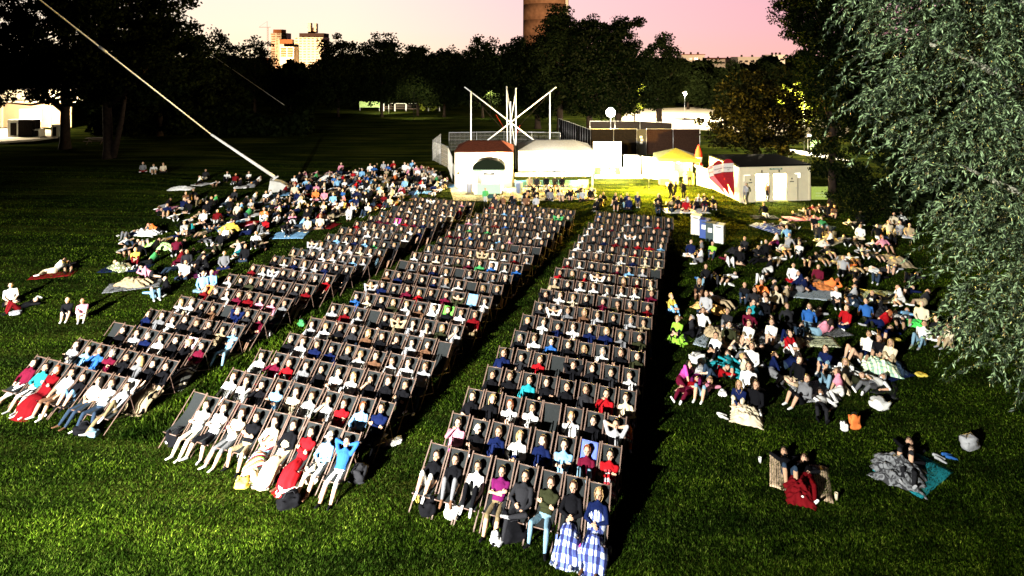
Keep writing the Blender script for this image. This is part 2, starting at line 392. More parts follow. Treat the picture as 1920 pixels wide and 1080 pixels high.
for (px, Z_, h, r, lab) in [(300, 84, 18.5, 7.0, 'tall black tree whose crown slopes down to the right of the cable'),
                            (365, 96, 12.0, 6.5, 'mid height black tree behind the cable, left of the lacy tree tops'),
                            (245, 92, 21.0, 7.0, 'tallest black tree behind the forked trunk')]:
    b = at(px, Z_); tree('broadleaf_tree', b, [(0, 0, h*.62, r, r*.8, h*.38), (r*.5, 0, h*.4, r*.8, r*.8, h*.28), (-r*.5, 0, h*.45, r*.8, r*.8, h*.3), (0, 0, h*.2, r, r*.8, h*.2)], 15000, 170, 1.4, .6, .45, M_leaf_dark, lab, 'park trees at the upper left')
# tree tops against the sky, left centre
for (px, Z_, ytop, w, n, lab) in [(412, 118, 50, 38, 5500, 'lacy tree top standing alone against the cream sky'),
                                  (478, 116, 66, 38, 6000, 'lacy tree top left of the pale tower blocks'),
                                  (545, 120, 133, 42, 7000, 'low black tree below the pale tower blocks'),
                                  (634, 112, 62, 50, 12000, 'black tree with a broad round top, right of the tower blocks'),
                                  (716, 112, 62, 38, 11000, 'black tree with a tall square shouldered top'),
                                  (783, 114, 79, 32, 10000, 'narrow black tree in the dip of the tree line'),
                                  (833, 112, 86, 34, 10000, 'black tree with a low rounded top in the tree line'),
                                  (905, 110, 69, 40, 11000, 'black tree with a ragged top in the tree line'),
                                  (968, 112, 71, 34, 11000, 'black domed tree just left of the concrete tower')]:
    b = at(px, Z_); h = HC+(105-ytop)*Z_/FPX; r = w*Z_/FPX*1.1
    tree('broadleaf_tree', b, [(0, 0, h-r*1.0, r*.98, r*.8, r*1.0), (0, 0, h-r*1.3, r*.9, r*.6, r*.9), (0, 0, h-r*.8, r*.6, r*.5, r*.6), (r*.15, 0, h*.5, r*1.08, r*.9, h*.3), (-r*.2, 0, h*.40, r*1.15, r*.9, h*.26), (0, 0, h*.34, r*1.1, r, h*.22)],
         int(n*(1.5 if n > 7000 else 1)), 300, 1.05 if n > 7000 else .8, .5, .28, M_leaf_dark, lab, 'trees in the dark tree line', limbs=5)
# tall weeping trees by the tower
for (px, Z_, ytop, w, n, lab) in [(1050, 92, 8, 42, 19000, 'tallest weeping tree, reaching in front of the concrete tower'),
                                  (1008, 94, 70, 36, 11000, 'shorter weeping tree at the foot of the concrete tower'),
                                  (1105, 90, 30, 40, 19000, 'broad weeping tree in the middle of the tall group'),
                                  (1160, 92, 30, 36, 15000, 'right weeping tree of the tall group, with a wispy top')]:
    b = at(px, Z_); h = HC+(105-ytop)*Z_/FPX; r = w*Z_/FPX
    el = [(0, 0, h-2.4, r*.6, r*.5, 2.5), (r*.1, 0, h*.76, r*1.05, r*.8, h*.2), (-r*.1, 0, h*.6, r*1.2, r*.9, h*.2), (-r*.2, 0, h*.45, r*1.3, r*.9, h*.22), (r*.2, 0, h*.30, r*1.3, r, h*.17)]
    if px == 1160: el.append((r*1.1, 0, h-1.2, .9, .8, .7))
    tree('weeping_tree', b, el, int(n*1.5), 330, .95, .42, .5, M_leaf_tall if px != 1050 else M_leaf_dark, lab, 'tall trees beside the concrete tower', limbs=8)
b = at(1236, 96); h = HC+(105-53)*96/FPX
tree('oval_tree', b, [(0, 0, h*.66, 3.4, 3.4, h*.34), (.8, 0, h*.5, 3.9, 3.6, h*.3), (-.6, 0, h*.4, 3.6, 3.4, h*.24)], 15000, 140, 1.1, .45, .55, M_leaf_dark,
     'egg shaped black tree on a bare trunk, right of the street lamp')
for i, (px, Z_, ytop, w) in enumerate([(1290, 128, 118, 26), (1330, 130, 112, 30), (1372, 128, 116, 28), (1420, 130, 112, 34), (1466, 124, 122, 30)]):
    b = at(px, Z_); h = HC+(105-ytop)*Z_/FPX; r = w*Z_/FPX
    tree('broadleaf_tree', b, [(0, 0, h*.6, r*1.3, r, h*.42), (0, 0, h*.3, r*1.2, r, h*.26)], 5500, 70, 1.2, .6, .3, M_leaf_dark,
         ['low black tree behind the street lamp glow', 'low dark tree right of the salmon sky roofs', 'small round dark tree in the right tree line', 'low dark tree above the big chestnut', 'dark tree touching the tall right hand tree'][i], 'low trees on the right horizon', limbs=3)
# chestnut behind the white cabin
b = G(1418, 318)
tree('chestnut_tree', b, [(0, 0, 7.0, 4.6, 4.2, 4.0), (.6, 0, 4.6, 5.6, 4.6, 2.9), (-2.4, 0, 4.5, 3.6, 3.6, 2.4), (2.6, 0, 5.4, 3.2, 3.2, 2.8)], 16000, 260, .75, .34, .38, M_leaf_warm,
     'round chestnut tree glinting warm behind the white toilet cabin', limbs=8)
# tall loose tree behind the willow, bushes
b = G(1560, 392)
tree('poplar_tree', b, [(.6, 0, 17, 4.0, 3, 5), (1.1, 0, 10.5, 3.6, 3, 5), (1.2, 0, 5.0, 2.8, 2.4, 3.8), (-1.6, 0, 13.5, 1.9, 2, 3.5), (-2.2, 0, 17, 2.6, 2, 4), (1.0, 1, 12, 3, 2.5, 6)], 80000, 640, .62, .22, .3, M_leaf_mid,
     'tall loose tree with fine leaves left of the willow', limbs=12)
tree('leafy_bush', G(1632, 412), [(0, 0, 1.5, 2.9, 2.2, 1.5), (1.6, 0, 1.9, 2.0, 2, 1.6), (-1.3, 0, 1.1, 1.6, 1.6, 1.0)], 12000, 130, .45, .14, .06, M_leaf_mid,
     'dark leafy bush right of the white toilet cabin', limbs=4, cat='bush')
for (px, Z_, h, r, lab) in [(1730, 56, 25, 7.5, 'dark tree seen through the willow branches'), (1860, 60, 27, 8.5, 'dark tree at the right edge behind the willow'), (1790, 42, 11, 5, 'low dark tree behind the people under the willow'), (1930, 40, 17, 6, 'dark tree at the right edge beyond the lawn')]:
    tree('broadleaf_tree', at(px, Z_), [(0, 0, h*.6, r, r*.8, h*.4), (0, 0, h*.3, r*1.1, r*.9, h*.28)], 22000, 330, 1.2, .45, .35, M_leaf_dark, lab, 'dark trees behind the willow', limbs=5)
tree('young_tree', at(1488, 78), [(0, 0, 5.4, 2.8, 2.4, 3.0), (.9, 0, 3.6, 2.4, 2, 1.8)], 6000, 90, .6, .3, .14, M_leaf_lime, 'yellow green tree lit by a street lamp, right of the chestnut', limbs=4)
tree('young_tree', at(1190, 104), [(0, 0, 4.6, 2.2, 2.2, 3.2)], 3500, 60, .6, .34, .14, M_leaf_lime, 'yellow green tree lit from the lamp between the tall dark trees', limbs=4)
tree('young_tree', at(800, 124), [(0, 0, 1.6, 2.3, 1.6, 1.9)], 1200, 30, .6, .4, .1, M_leaf_lime, 'small bright lime green bush by the far path', limbs=3)
# far wood that reads as one mass
n = 60000; xs = rng.uniform(-170, 190, n); hh = np.where(xs < 32, np.where((xs > -62) & (xs < -45), 8.0, 10.0), 9.0)+1.2*np.sin(xs*.33)+.8*np.sin(xs*.81+1)+.5*np.sin(xs*2.3)
C = np.stack([xs, 140+rng.uniform(-2, 2, n), .5+rng.random(n)**.8*hh], 1)
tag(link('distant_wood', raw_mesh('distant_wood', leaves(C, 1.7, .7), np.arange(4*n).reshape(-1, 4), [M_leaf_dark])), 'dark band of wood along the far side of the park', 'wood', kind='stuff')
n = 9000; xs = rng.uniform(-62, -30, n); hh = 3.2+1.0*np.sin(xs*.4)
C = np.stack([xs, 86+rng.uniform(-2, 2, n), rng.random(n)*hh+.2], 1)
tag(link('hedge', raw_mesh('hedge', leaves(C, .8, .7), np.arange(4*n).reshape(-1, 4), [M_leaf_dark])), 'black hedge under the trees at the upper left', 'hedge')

# ---- the willow: boughs with long hanging twigs and narrow leaves
def willow():
    root = empty('willow_tree', (16.2, 14.5, 0), 0, 'pale silvery green willow with narrow leaves hanging in at the right', 'tree')
    tb = MB()
    tb.tube([(0, 0, -.2), (-.3, .2, 3), (-.9, .2, 7), (-1.7, 0, 12), (-2.4, 0, 18)], [.45, .38, .30, .2, .08], 10)
    tb.build('trunk', M_bark_pale, root)
    bough = MB(); bough.tube([(.2, 0, 4.6), (-1.0, -1.0, 7.0), (-1.9, -1.6, 9.2), (-2.6, -2.0, 11.5)], [.2, .15, .10, .05], 8)
    bough.tube([(-1.2, 0, 9), (-3.2, -.8, 12.0), (-5.2, -1.2, 14)], [.16, .1, .03], 7)
    bough.tube([(-1.5, .4, 10), (-3.6, 1.4, 11.8), (-5.4, 2, 12.6)], [.13, .08, .03], 7)
    bough.tube([(-.5, 0, 6), (-2.8, .5, 8.2), (-4.4, .8, 9.0)], [.14, .09, .03], 7)
    bough.build('bough', M_bark_pale, root)
    ns = 3300; Vt = []; Ft = []; LC = []; LD = []
    blobs = [(-4.6, 0, 11.4, 2.3, 2.3, 3.0), (-3.2, .3, 8.9, 1.8, 2.2, 2.2), (-2.9, 0, 6.6, 1.7, 2, 1.8), (-2.8, 0, 5.0, 1.5, 1.6, 1.3), (-3.4, .2, 4.6, .9, 1.2, 1.0), (-1.2, 0, 4.6, 1.6, 1.6, 1.4), (-1.6, 0, 12, 2.6, 2.2, 3.0),  (-1.2, -.6, 9.5, 2.6, 2.2, 3.2), (-3.6, 0, 13.8, 3.8, 2.6, 2.2), (-.8, 0, 6.6, 2.2, 2.0, 2.4)]
    B = np.array(blobs); vol = (B[:, 3]*B[:, 4]*B[:, 5])**.8
    for i in range(ns):
        e = B[rng.choice(len(B), p=vol/vol.sum())]; d = unit(1)[0]
        s = e[:3]+d*e[3:]*(.55+.45*rng.random())
        out = np.array([d[0], d[1], 0])*.35; L_ = .7+1.0*rng.random()
        nseg = 5; p = s.copy(); dirn = np.array([d[0]*.8, d[1]*.8, .25+.3*rng.random()]); pts = [p.copy()]
        for k in range(nseg):
            dirn = dirn+np.array([0, 0, -.38])+rng.normal(0, .12, 3); dirn /= np.linalg.norm(dirn); p = p+dirn*L_/nseg; pts.append(p.copy())
        pts = np.array(pts); o_ = len(Vt)
        for k, q in enumerate(pts):
            r = .006*(1-k/(nseg+1)); Vt += [q+np.array([r, 0, 0]), q+np.array([-r*.5, r, 0]), q+np.array([-r*.5, -r, 0])]
        for k in range(nseg):
            for c in range(3): Ft.append((o_+3*k+c, o_+3*k+(c+1) % 3, o_+3*k+3+(c+1) % 3, o_+3*k+3+c))
        nl = 52; t_ = rng.random(nl)*nseg; k0 = np.minimum(t_.astype(int), nseg-1); fr = (t_-k0)[:, None]
        q = pts[k0]*(1-fr)+pts[k0+1]*fr; ax = pts[k0+1]-pts[k0]; ax /= np.linalg.norm(ax, axis=1, keepdims=True)
        sd = unit(nl); dd = ax*.75+sd*.7+np.array([0, 0, -.15]); dd /= np.linalg.norm(dd, axis=1, keepdims=True)
        LC.append(q+dd*.05); LD.append(dd)
    LC = np.concatenate(LC); LD = np.concatenate(LD)
    # long strands hanging down at the lower right
    link('twigs', raw_mesh('twigs', np.array(Vt), np.array(Ft), [M_twig]), root)['kind'] = 'stuff'
    c = link('crown', raw_mesh('crown', leaves(LC, .13, .23, LD), np.arange(4*len(LC)).reshape(-1, 4), [M_leaf_willow]), root)
    return root
willow()
# ------------------------------------------------------------------ people: poses
PAL = dict(
 black=(.005, .005, .006), charcoal=(.016, .016, .018), grey=(.13, .13, .135), light_grey=(.28, .28, .285), white=(.62, .61, .57), cream=(.52, .44, .30),
 beige=(.30, .23, .135), khaki=(.14, .105, .055), brown=(.11, .055, .03), red=(.28, .007, .01), dark_red=(.11, .004, .006), maroon=(.09, .006, .018),
 purple=(.10, .008, .06), pink=(.52, .20, .26), magenta=(.48, .06, .28), orange=(.62, .16, .04), yellow=(.55, .42, .07), lime=(.22, .45, .04),
 green=(.05, .26, .08), teal=(.015, .20, .23), light_blue=(.16, .33, .52), blue=(.02, .085, .27), navy=(.005, .009, .04), denim=(.018, .03, .05), faded_denim=(.13, .22, .28), olive=(.022, .024, .011), skin=(.46, .28, .18))
WORD = dict(light_grey='light grey', dark_red='dark red', light_blue='light blue', faded_denim='faded denim')
def cw(c): return WORD.get(c, c)
SKINS = [(.48, .29, .19), (.44, .26, .165), (.52, .34, .23), (.36, .215, .13)]
HAIRS = dict(dark=(.012, .008, .006), brown=(.05, .024, .012), fair=(.42, .27, .11), grey=(.25, .24, .23), red=(.22, .06, .02))
def attr_mat(name, attr, rough=.8, var=.12, vscale=22, bump=.35, bs=16):
    m = bpy.data.materials.new(name); m.use_nodes = True; t = m.node_tree; b = t.nodes['Principled BSDF']
    b.inputs['Roughness'].default_value = rough; b.inputs['Specular IOR Level'].default_value = .15 if name in ('skin', 'hair') else 0.0
    a = t.nodes.new('ShaderNodeAttribute'); a.attribute_type = 'OBJECT'; a.attribute_name = attr
    c = t.nodes.new('ShaderNodeTexCoord'); n = t.nodes.new('ShaderNodeTexNoise'); n.inputs['Scale'].default_value = vscale
    t.links.new(c.outputs['Object'], n.inputs['Vector'])
    mr = t.nodes.new('ShaderNodeMapRange'); mr.inputs[3].default_value = 1-var; mr.inputs[4].default_value = 1+var
    t.links.new(n.outputs['Fac'], mr.inputs[0])
    v = t.nodes.new('ShaderNodeVectorMath'); v.operation = 'SCALE'
    t.links.new(a.outputs['Vector'], v.inputs[0]); t.links.new(mr.outputs[0], v.inputs['Scale']); t.links.new(v.outputs[0], b.inputs['Base Color'])
    if bump:
        n2 = t.nodes.new('ShaderNodeTexNoise'); n2.inputs['Scale'].default_value = bs; n2.inputs['Detail'].default_value = 2; n2.inputs['Distortion'].default_value = .6
        t.links.new(c.outputs['Object'], n2.inputs['Vector'])
        bp = t.nodes.new('ShaderNodeBump'); bp.inputs['Strength'].default_value = bump; bp.inputs['Distance'].default_value = .03
        t.links.new(n2.outputs['Fac'], bp.inputs['Height']); t.links.new(bp.outputs[0], b.inputs['Normal'])
    return m
TAGS = ['skin', 'shirt', 'forearm', 'trousers', 'shin', 'shoes']
BM_ = [attr_mat('skin', 'skin', .55, .06, 30, 0), attr_mat('shirt_cloth', 'shirt'), attr_mat('sleeve_or_skin', 'forearm', .75), attr_mat('trouser_cloth', 'trousers'),
       attr_mat('lower_leg', 'shin', .75), attr_mat('shoe', 'shoes', .6, .1, 30, 0)]
M_eye = mat('eye_dark', (.03, .02, .015), .4); M_lip = mat('lips', (.36, .13, .11), .6)
M_hair = attr_mat('hair', 'hair', .6, .35, 60, .6, 50)
V3 = lambda *a: np.array(a, float)
def nrm(v): return v/(np.linalg.norm(v)+1e-9)
def ik(a, t, l1, l2, pole):
    d = t-a; D = np.linalg.norm(d); D = min(D, (l1+l2)*.995); dn = nrm(d); t = a+dn*D
    x = (l1*l1-l2*l2+D*D)/(2*D); h = math.sqrt(max(l1*l1-x*x, 1e-6)); p = nrm(pole-dn*np.dot(pole, dn)); return a+dn*x+p*h, t
def ringloft(st, lat, n=12, caps=True):
    """st: list of (centre, rx, ry): elliptical rings along a path, rounded ends"""
    st = [(np.array(c, float), rx, ry) for c, rx, ry in st]
    if caps:
        c0, rx, ry = st[0]; d = nrm(c0-st[1][0]); r = min(rx, ry)
        pre = [(c0+d*r*math.sin(a), rx*math.cos(a), ry*math.cos(a)) for a in (1.45, 1.0, .5)]
        c1, rx1, ry1 = st[-1]; d1 = nrm(c1-st[-2][0]); r1 = min(rx1, ry1)
        post = [(c1+d1*r1*math.sin(a), rx1*math.cos(a), ry1*math.cos(a)) for a in (.5, 1.0, 1.45)]
        st = pre+st+post
    V = []; F = []
    m = len(st)
    for i, (c, rx, ry) in enumerate(st):
        d = nrm(st[min(i+1, m-1)][0]-st[max(i-1, 0)][0]); x = nrm(lat-d*np.dot(lat, d)); y = np.cross(d, x)
        for k in range(n):
            a = 2*math.pi*k/n; V.append(c+x*rx*math.cos(a)+y*ry*math.sin(a))
    for i in range(m-1):
        for k in range(n):
            k2 = (k+1) % n; F.append((i*n+k, i*n+k2, (i+1)*n+k2, (i+1)*n+k))
    F.append(tuple(range(n))[::-1]); F.append(tuple((m-1)*n+k for k in range(n)))
    return V, F
def anyperp(d):
    return nrm(np.cross(d, V3(.3, .9, .2)))
class Body:
    def __init__(s): s.v = []; s.f = []; s.seg = []; s.ev = []; s.ef = []; s.em = []
    def add(s, V, F): o = len(s.v); s.v += V; s.f += [tuple(i+o for i in f) for f in F]
    def limb(s, a, b, ra, rb, tg, mid=None, n=10):
        a = np.array(a, float); b = np.array(b, float)
        st = [(a, ra, ra)]
        if mid: st.append((a*.62+b*.38, mid, mid))
        st.append((b, rb, rb)); s.add(*ringloft(st, anyperp(b-a), n)); s.seg.append((a, b, (ra+rb)/2, tg))
    def extra(s, V, F, mi): o = len(s.ev); s.ev += V; s.ef += [tuple(i+o for i in f) for f in F]; s.em += [mi]*len(F)
def ell(c, R, r, n=8):
    """ellipsoid, axes = columns of R, radii r"""
    V = []; F = []; m = n//2+1
    for i in range(m+1):
        th = math.pi*(i+.02)/(m+.04)
        for k in range(n):
            a = 2*math.pi*k/n; V.append(c+R[0]*r[0]*math.sin(th)*math.cos(a)+R[1]*r[1]*math.sin(th)*math.sin(a)+R[2]*r[2]*math.cos(th))
    for i in range(m):
        for k in range(n):
            k2 = (k+1) % n; F.append((i*n+k, (i+1)*n+k, (i+1)*n+k2, i*n+k2))
    F.append(tuple(range(n))); F.append(tuple(m*n+k for k in range(n))[::-1])
    return V, F
def make_body(name, hip, tdir, face, hands, feet, poles=None, kpoles=None, footdir=None, lat=V3(1, 0, 0), neck=None, female=False, curl=.75, skirt=False):
    """hands / feet: targets for (left(-x), right(+x)); returns (mesh, low mesh, head matrix, joints)"""
    B = Body(); hip = V3(*hip); t = nrm(V3(*tdir)); lat = nrm(lat-t*np.dot(lat, t)); n = np.cross(lat, t)
    sw = .178 if female else .205; chest = hip+t*.40; sh = hip+t*.47
    f = nrm(V3(*face)); up0 = t if neck is None else nrm(V3(*neck)); u = nrm(up0-f*np.dot(up0, f)); r = np.cross(f, u)*-1
    nb = hip+t*.54; hd = nb+up0*.168+f*.02
    # trunk
    w = .9 if female else 1.0
    B.add(*ringloft([(hip-t*.06, .172*w, .118), (hip+t*.06, .182*w, .122), (hip+t*.19, .162*w, .112), (hip+t*.33, .195*w, .132), (hip+t*.43, .20*w, .118), (hip+t*.50, .125, .08)], lat, 14))
    B.seg.append((hip-t*.08, hip+t*.02, .16, 3)); B.seg.append((hip+t*.14, sh, .165, 1))
    if female: B.add(*ell(hip+t*.36+n*.075+lat*.07, (lat, t, n), (.06, .06, .05))); B.add(*ell(hip+t*.36+n*.075-lat*.07, (lat, t, n), (.06, .06, .05)))
    B.limb(sh-lat*sw*.85, sh+lat*sw*.85, .058, .058, 1)
    B.limb(hip+t*.50, hd-up0*.05, .052, .048, 0)
    # head
    B.add(*ell(hd+u*.018-f*.012, (r, f, u), (.084, .102, .110), 14)); B.add(*ringloft([(hd+u*.03+f*.02, .072, .068), (hd-u*.055+f*.028, .064, .062), (hd-u*.10+f*.048, .038, .036)], r, 12))
    B.seg.append((hd-u*.07, hd+u*.06, .085, 0))
    B.add(*ringloft([(hd+u*.022+f*.092, .013, .013), (hd-u*.022+f*.116, .018, .018)], r, 8))
    for sgn in (-1, 1): B.add(*ell(hd+r*sgn*.088-f*.008-u*.01, (f, r, u), (.018, .012, .028)))
    for sgn in (-1, 1):
        B.extra(*ell(hd+r*sgn*.034+f*.090+u*.016, (r, f, u), (.015, .009, .010), 6), 6)
        B.extra(*ell(hd+r*sgn*.034+f*.094+u*.036, (r, f, u), (.021, .007, .006), 6), 6)
    B.extra(*ell(hd+f*.094-u*.052, (r, f, u), (.023, .010, .008), 6), 7)
    # arms
    wr = []
    for k, sgn in enumerate((-1, 1)):
        s0 = sh+lat*sgn*sw; tgt = V3(*hands[k]); pole = V3(*(poles[k] if poles else (sgn*.6, .3, -.8)))
        e, wv = ik(s0, tgt, .285, .25, pole); wr.append(wv)
        B.limb(s0, e, .066 if not female else .058, .051, 1, .060)
        B.limb(e, wv, .050, .033, 2, .047)
        hdir = nrm(wv-e); side = nrm(np.cross(hdir, n)+1e-3); pn = np.cross(side, hdir)
        pm = wv+hdir*.085
        B.add(*ringloft([(wv+hdir*.01, .026, .018), (wv+hdir*.05, .038, .017), (pm, .038, .014)], side, 10)); B.seg.append((wv+hdir*.02, pm, .03, 0))
        # fingers curl towards the palm side
        inward = pn*(-1 if np.dot(pn, n) > 0 else 1)
        for q, (off, ln) in enumerate(((-.029, .062), (-.010, .074), (.010, .070), (.028, .056))):
            b0 = pm+side*off-hdir*.01; b1 = b0+nrm(hdir+inward*curl*.35)*ln*.5; b2 = b1+nrm(hdir*.6+inward*curl)*ln*.5
            B.extra(*ringloft([(b0, .0095, .0095), (b1, .009, .009), (b2, .0075, .0075)], side, 6), 0)
        ts = -1 if k == 0 else 1
        b0 = wv+hdir*.025+side*.028*ts; b1 = b0+nrm(hdir*.6+side*ts*.8)*.035; b2 = b1+nrm(hdir+inward*.4)*.03
        B.extra(*ringloft([(b0, .011, .011), (b1, .0105, .0105), (b2, .008, .008)], inward, 6), 0)
    # legs
    kn = []; an = []
    for k, sgn in enumerate((-1, 1)):
        h0 = hip-t*.03+lat*sgn*.09; tgt = V3(*feet[k]); pole = V3(*(kpoles[k] if kpoles else (sgn*.12, -.2, 1)))
        kk, aa = ik(h0, tgt, .43, .42, pole); kn.append(kk); an.append(aa)
        B.limb(h0, kk, .102, .066, 3, .092); B.limb(kk, aa, .064, .044, 4, .066)
        fd = nrm(V3(*(footdir[k] if footdir else (sgn*.2, -1, 0)))); up = nrm(kk-aa); lt = nrm(np.cross(fd, up)); so = np.cross(lt, fd)
        heel = aa-fd*.04-up*.03; toe = aa+fd*.17-up*.045
        B.add(*ringloft([(heel, .036, .036), (aa+fd*.03-up*.03, .040, .040), (aa+fd*.10-up*.04, .045, .028), (toe, .036, .020)], lt, 10)); B.seg.append((heel, toe, .05, 5))
    if skirt:
        mid = (kn[0]+kn[1])/2; B.add(*ringloft([(hip, .17, .12), ((hip*.4+mid*.6), .20, .12), (mid*.9+hip*.1, .20, .10)], lat, 14)); B.seg.append((hip, mid*.9+hip*.1, .17, 3))
    # fuse into one continuous skin
    me = bpy.data.meshes.new('tmp'); me.from_pydata([tuple(v) for v in B.v], [], B.f)
    bm = bmesh.new(); bm.from_mesh(me); bmesh.ops.recalc_face_normals(bm, faces=bm.faces); bm.to_mesh(me); bm.free()
    o = bpy.data.objects.new('tmp', me); COL.objects.link(o)
    rm = o.modifiers.new('r', 'REMESH'); rm.mode = 'VOXEL'; rm.voxel_size = .0125
    sm = o.modifiers.new('s', 'SMOOTH'); sm.factor = .5; sm.iterations = 3
    dc = o.modifiers.new('d', 'DECIMATE'); dc.ratio = .42
    dg = bpy.context.evaluated_depsgraph_get(); dg.update(); hi = bpy.data.meshes.new_from_object(o.evaluated_get(dg))
    dc.ratio = .04; dg = bpy.context.evaluated_depsgraph_get(); dg.update(); lo = bpy.data.meshes.new_from_object(o.evaluated_get(dg))
    bpy.data.objects.remove(o); bpy.data.meshes.remove(me)
    A = np.array([q[0] for q in B.seg]); D = np.array([q[1] for q in B.seg])-A; R = np.array([q[2] for q in B.seg]); T = np.array([q[3] for q in B.seg])
    def tags(m):
        nf = len(m.polygons); c = np.empty(nf*3, np.float32); m.polygons.foreach_get('center', c); c = c.reshape(-1, 1, 3)
        tt = np.clip(((c-A)*D).sum(-1)/(D*D).sum(-1), 0, 1); dist = np.linalg.norm(c-(A+D*tt[..., None]), axis=-1)-R
        return T[dist.argmin(1)]
    def full(m, extras):
        nv = len(m.vertices); co = np.empty(nv*3, np.float32); m.vertices.foreach_get('co', co)
        mb = MB(); mb.v = [tuple(p) for p in co.reshape(-1, 3)]; tg = tags(m)
        mb.f = [tuple(p.vertices) for p in m.polygons]; mb.m = [int(q) for q in tg]; mb.smooth = [True]*len(mb.f)
        if extras:
            ov = len(mb.v); mb.v += [tuple(v) for v in B.ev]; mb.f += [tuple(i+ov for i in q) for q in B.ef]; mb.m += B.em; mb.smooth += [True]*len(B.ef)
        me2 = bpy.data.meshes.new(name); me2.from_pydata(mb.v, [], mb.f)
        for q in BM_+[M_eye, M_lip]: me2.materials.append(q)
        me2.polygons.foreach_set('material_index', mb.m); me2.polygons.foreach_set('use_smooth', mb.smooth); return me2
    H = full(hi, True); Lw = full(lo, False); bpy.data.meshes.remove(hi); bpy.data.meshes.remove(lo)
    HM = Matrix(((r[0], f[0], u[0], hd[0]), (r[1], f[1], u[1], hd[1]), (r[2], f[2], u[2], hd[2]), (0, 0, 0, 1)))
    return dict(mesh=H, low=Lw, head=HM, hip=hip, sh=sh, hd=hd, knees=kn, ankles=an, t=t, n=n, lat=lat)
# hair meshes, in head space (x right, y face forward, z up)
def hair_mesh(kind):
    bm = bmesh.new(); bmesh.ops.create_icosphere(bm, subdivisions=4 if kind != 'cap' else 4, radius=1)
    dele = []
    for v in bm.verts:
        x, y, z = v.co; ns = noise.noise(v.co*6+Vector((3, 1, 7)))
        front = y > .32-.9*max(0, z-.35)-.15*ns and z < .74+.1*ns
        low = z < -.32+.45*max(0, y+.1)
        if kind == 'short' and (front or (z < -.5) or (y > -.2 and z < -.05 and abs(x) > .5 and y > -.1)): dele.append(v)
        elif kind in ('long', 'bob') and front: dele.append(v)
        elif kind == 'cap' and z < .18: dele.append(v)
        elif kind == 'bun' and (front or z < -.55): dele.append(v)
    bmesh.ops.delete(bm, geom=dele, context='VERTS')
    for v in bm.verts:
        x, y, z = v.co; ns = noise.noise(Vector((x*5, y*5, z*3)))*.07+noise.noise(Vector((x*14, y*14, z*6)))*.035
        k = 1+ns*(0 if kind == 'cap' else 1)
        X_, Y_, Z_ = x*.096*k, y*.117*k-.014, z*.122*k+.022
        if kind == 'long' and z < .1: Z_ += (z-.1)*.17; X_ *= 1.06; Y_ -= .01
        if kind == 'bob' and z < .1: Z_ += (z-.1)*.05; X_ *= 1.10
        if kind == 'short' and z > .5: Z_ += .006
        v.co = (X_, Y_, Z_)
    if kind == 'bun':
        r_ = bmesh.ops.create_icosphere(bm, subdivisions=2, radius=.035); bmesh.ops.translate(bm, verts=r_['verts'], vec=(0, -.095, .09))
    if kind == 'cap':
        r_ = bmesh.ops.create_cone(bm, cap_ends=True, segments=12, radius1=.07, radius2=.065, depth=.008)
        bmesh.ops.translate(bm, verts=r_['verts'], vec=(0, .115, .06))
    bmesh.ops.solidify(bm, geom=bm.faces[:], thickness=-.008)
    for f_ in bm.faces: f_.smooth = True
    me = bpy.data.meshes.new('hair'); bm.to_mesh(me); bm.free(); me.materials.append(M_hair); return me
HAIR = {k: hair_mesh(k) for k in ('short', 'long', 'bob', 'bun', 'cap')}

POSES = {}
T_ = nrm(V3(0, .62, .78)); N_ = V3(0, -T_[2], T_[1]); HP = V3(0, -.08, .385)
def tl(x, up, out): return HP+T_*up+N_*out+V3(x, 0, 0)
FD = ((-.15, -.92, .25), (.15, -.92, .25)); FEET = ((-.15, -.80, .085), (.15, -.82, .085))
face0 = (.02, -.97, .22); nk = (0, .42, .9)
def deck(name, hands, poles=None, feet=FEET, face=face0, kp=None, **k): POSES[name] = lambda: make_body('person', HP, T_, face, hands, feet, poles, kp, k.pop('fd', FD), neck=nk, **k)
deck('crossed', (tl(.10, .27, .16), tl(-.10, .22, .185)), ((-1, -.1, -.5), (1, -.1, -.5)), curl=.4)
deck('lap', (tl(-.04, .13, .18), tl(.05, .10, .19)), ((-1, .1, -.3), (1, .1, -.3)), female=True)
deck('thighs', (tl(-.17, -.02, .24), tl(.17, -.02, .24)), ((-1, .3, -.5), (1, .3, -.5)), feet=((-.19, -.72, .085), (.2, -.74, .085)), curl=.2)
deck('chin', (tl(-.07, .50, .15), tl(.02, .10, .18)), ((-.7, -.5, -.6), (1, .1, -.5)), face=(.12, -.97, .15), curl=.9)
deck('behind_head', (tl(-.09, .66, .0), tl(.09, .66, .0)), ((-1, .1, .3), (1, .1, .3)))
deck('knees_up', (tl(-.16, -.0, .22), tl(.15, .0, .24)), ((-1, .3, -.5), (1, .3, -.5)), feet=((-.13, -.47, .47), (.12, -.45, .47)), female=True, fd=((-.1, -.85, -.5), (.1, -.85, -.5)))
deck('outstretched', (tl(-.12, .06, .19), tl(.14, .05, .19)), ((-1, .3, -.4), (1, .3, -.4)), feet=((.02, -.90, .09), (-.04, -.93, .16)), fd=((0, -.8, .6), (0, -.75, .65)))
deck('turned', (tl(-.16, .10, .17), tl(.02, .12, .18)), ((-1, .3, -.4), (1, .1, -.5)), face=(.55, -.8, .12), female=True)
deck('crossed_wide', (tl(.10, .27, .16), tl(-.10, .22, .185)), ((-1, -.1, -.5), (1, -.1, -.5)), feet=((-.25, -.72, .085), (.21, -.62, .085)), curl=.4, fd=((-.4, -.85, .1), (.3, -.9, .1)))
deck('ankle_on_knee', (tl(-.10, .10, .17), tl(.16, .02, .2)), ((-1, .1, -.4), (1, .3, -.4)), feet=((-.17, -.76, .085), (-.10, -.52, .50)), kp=((-.12, -.2, 1), (1, -.3, .5)), fd=((-.15, -.9, .2), (-.9, -.3, .2)))
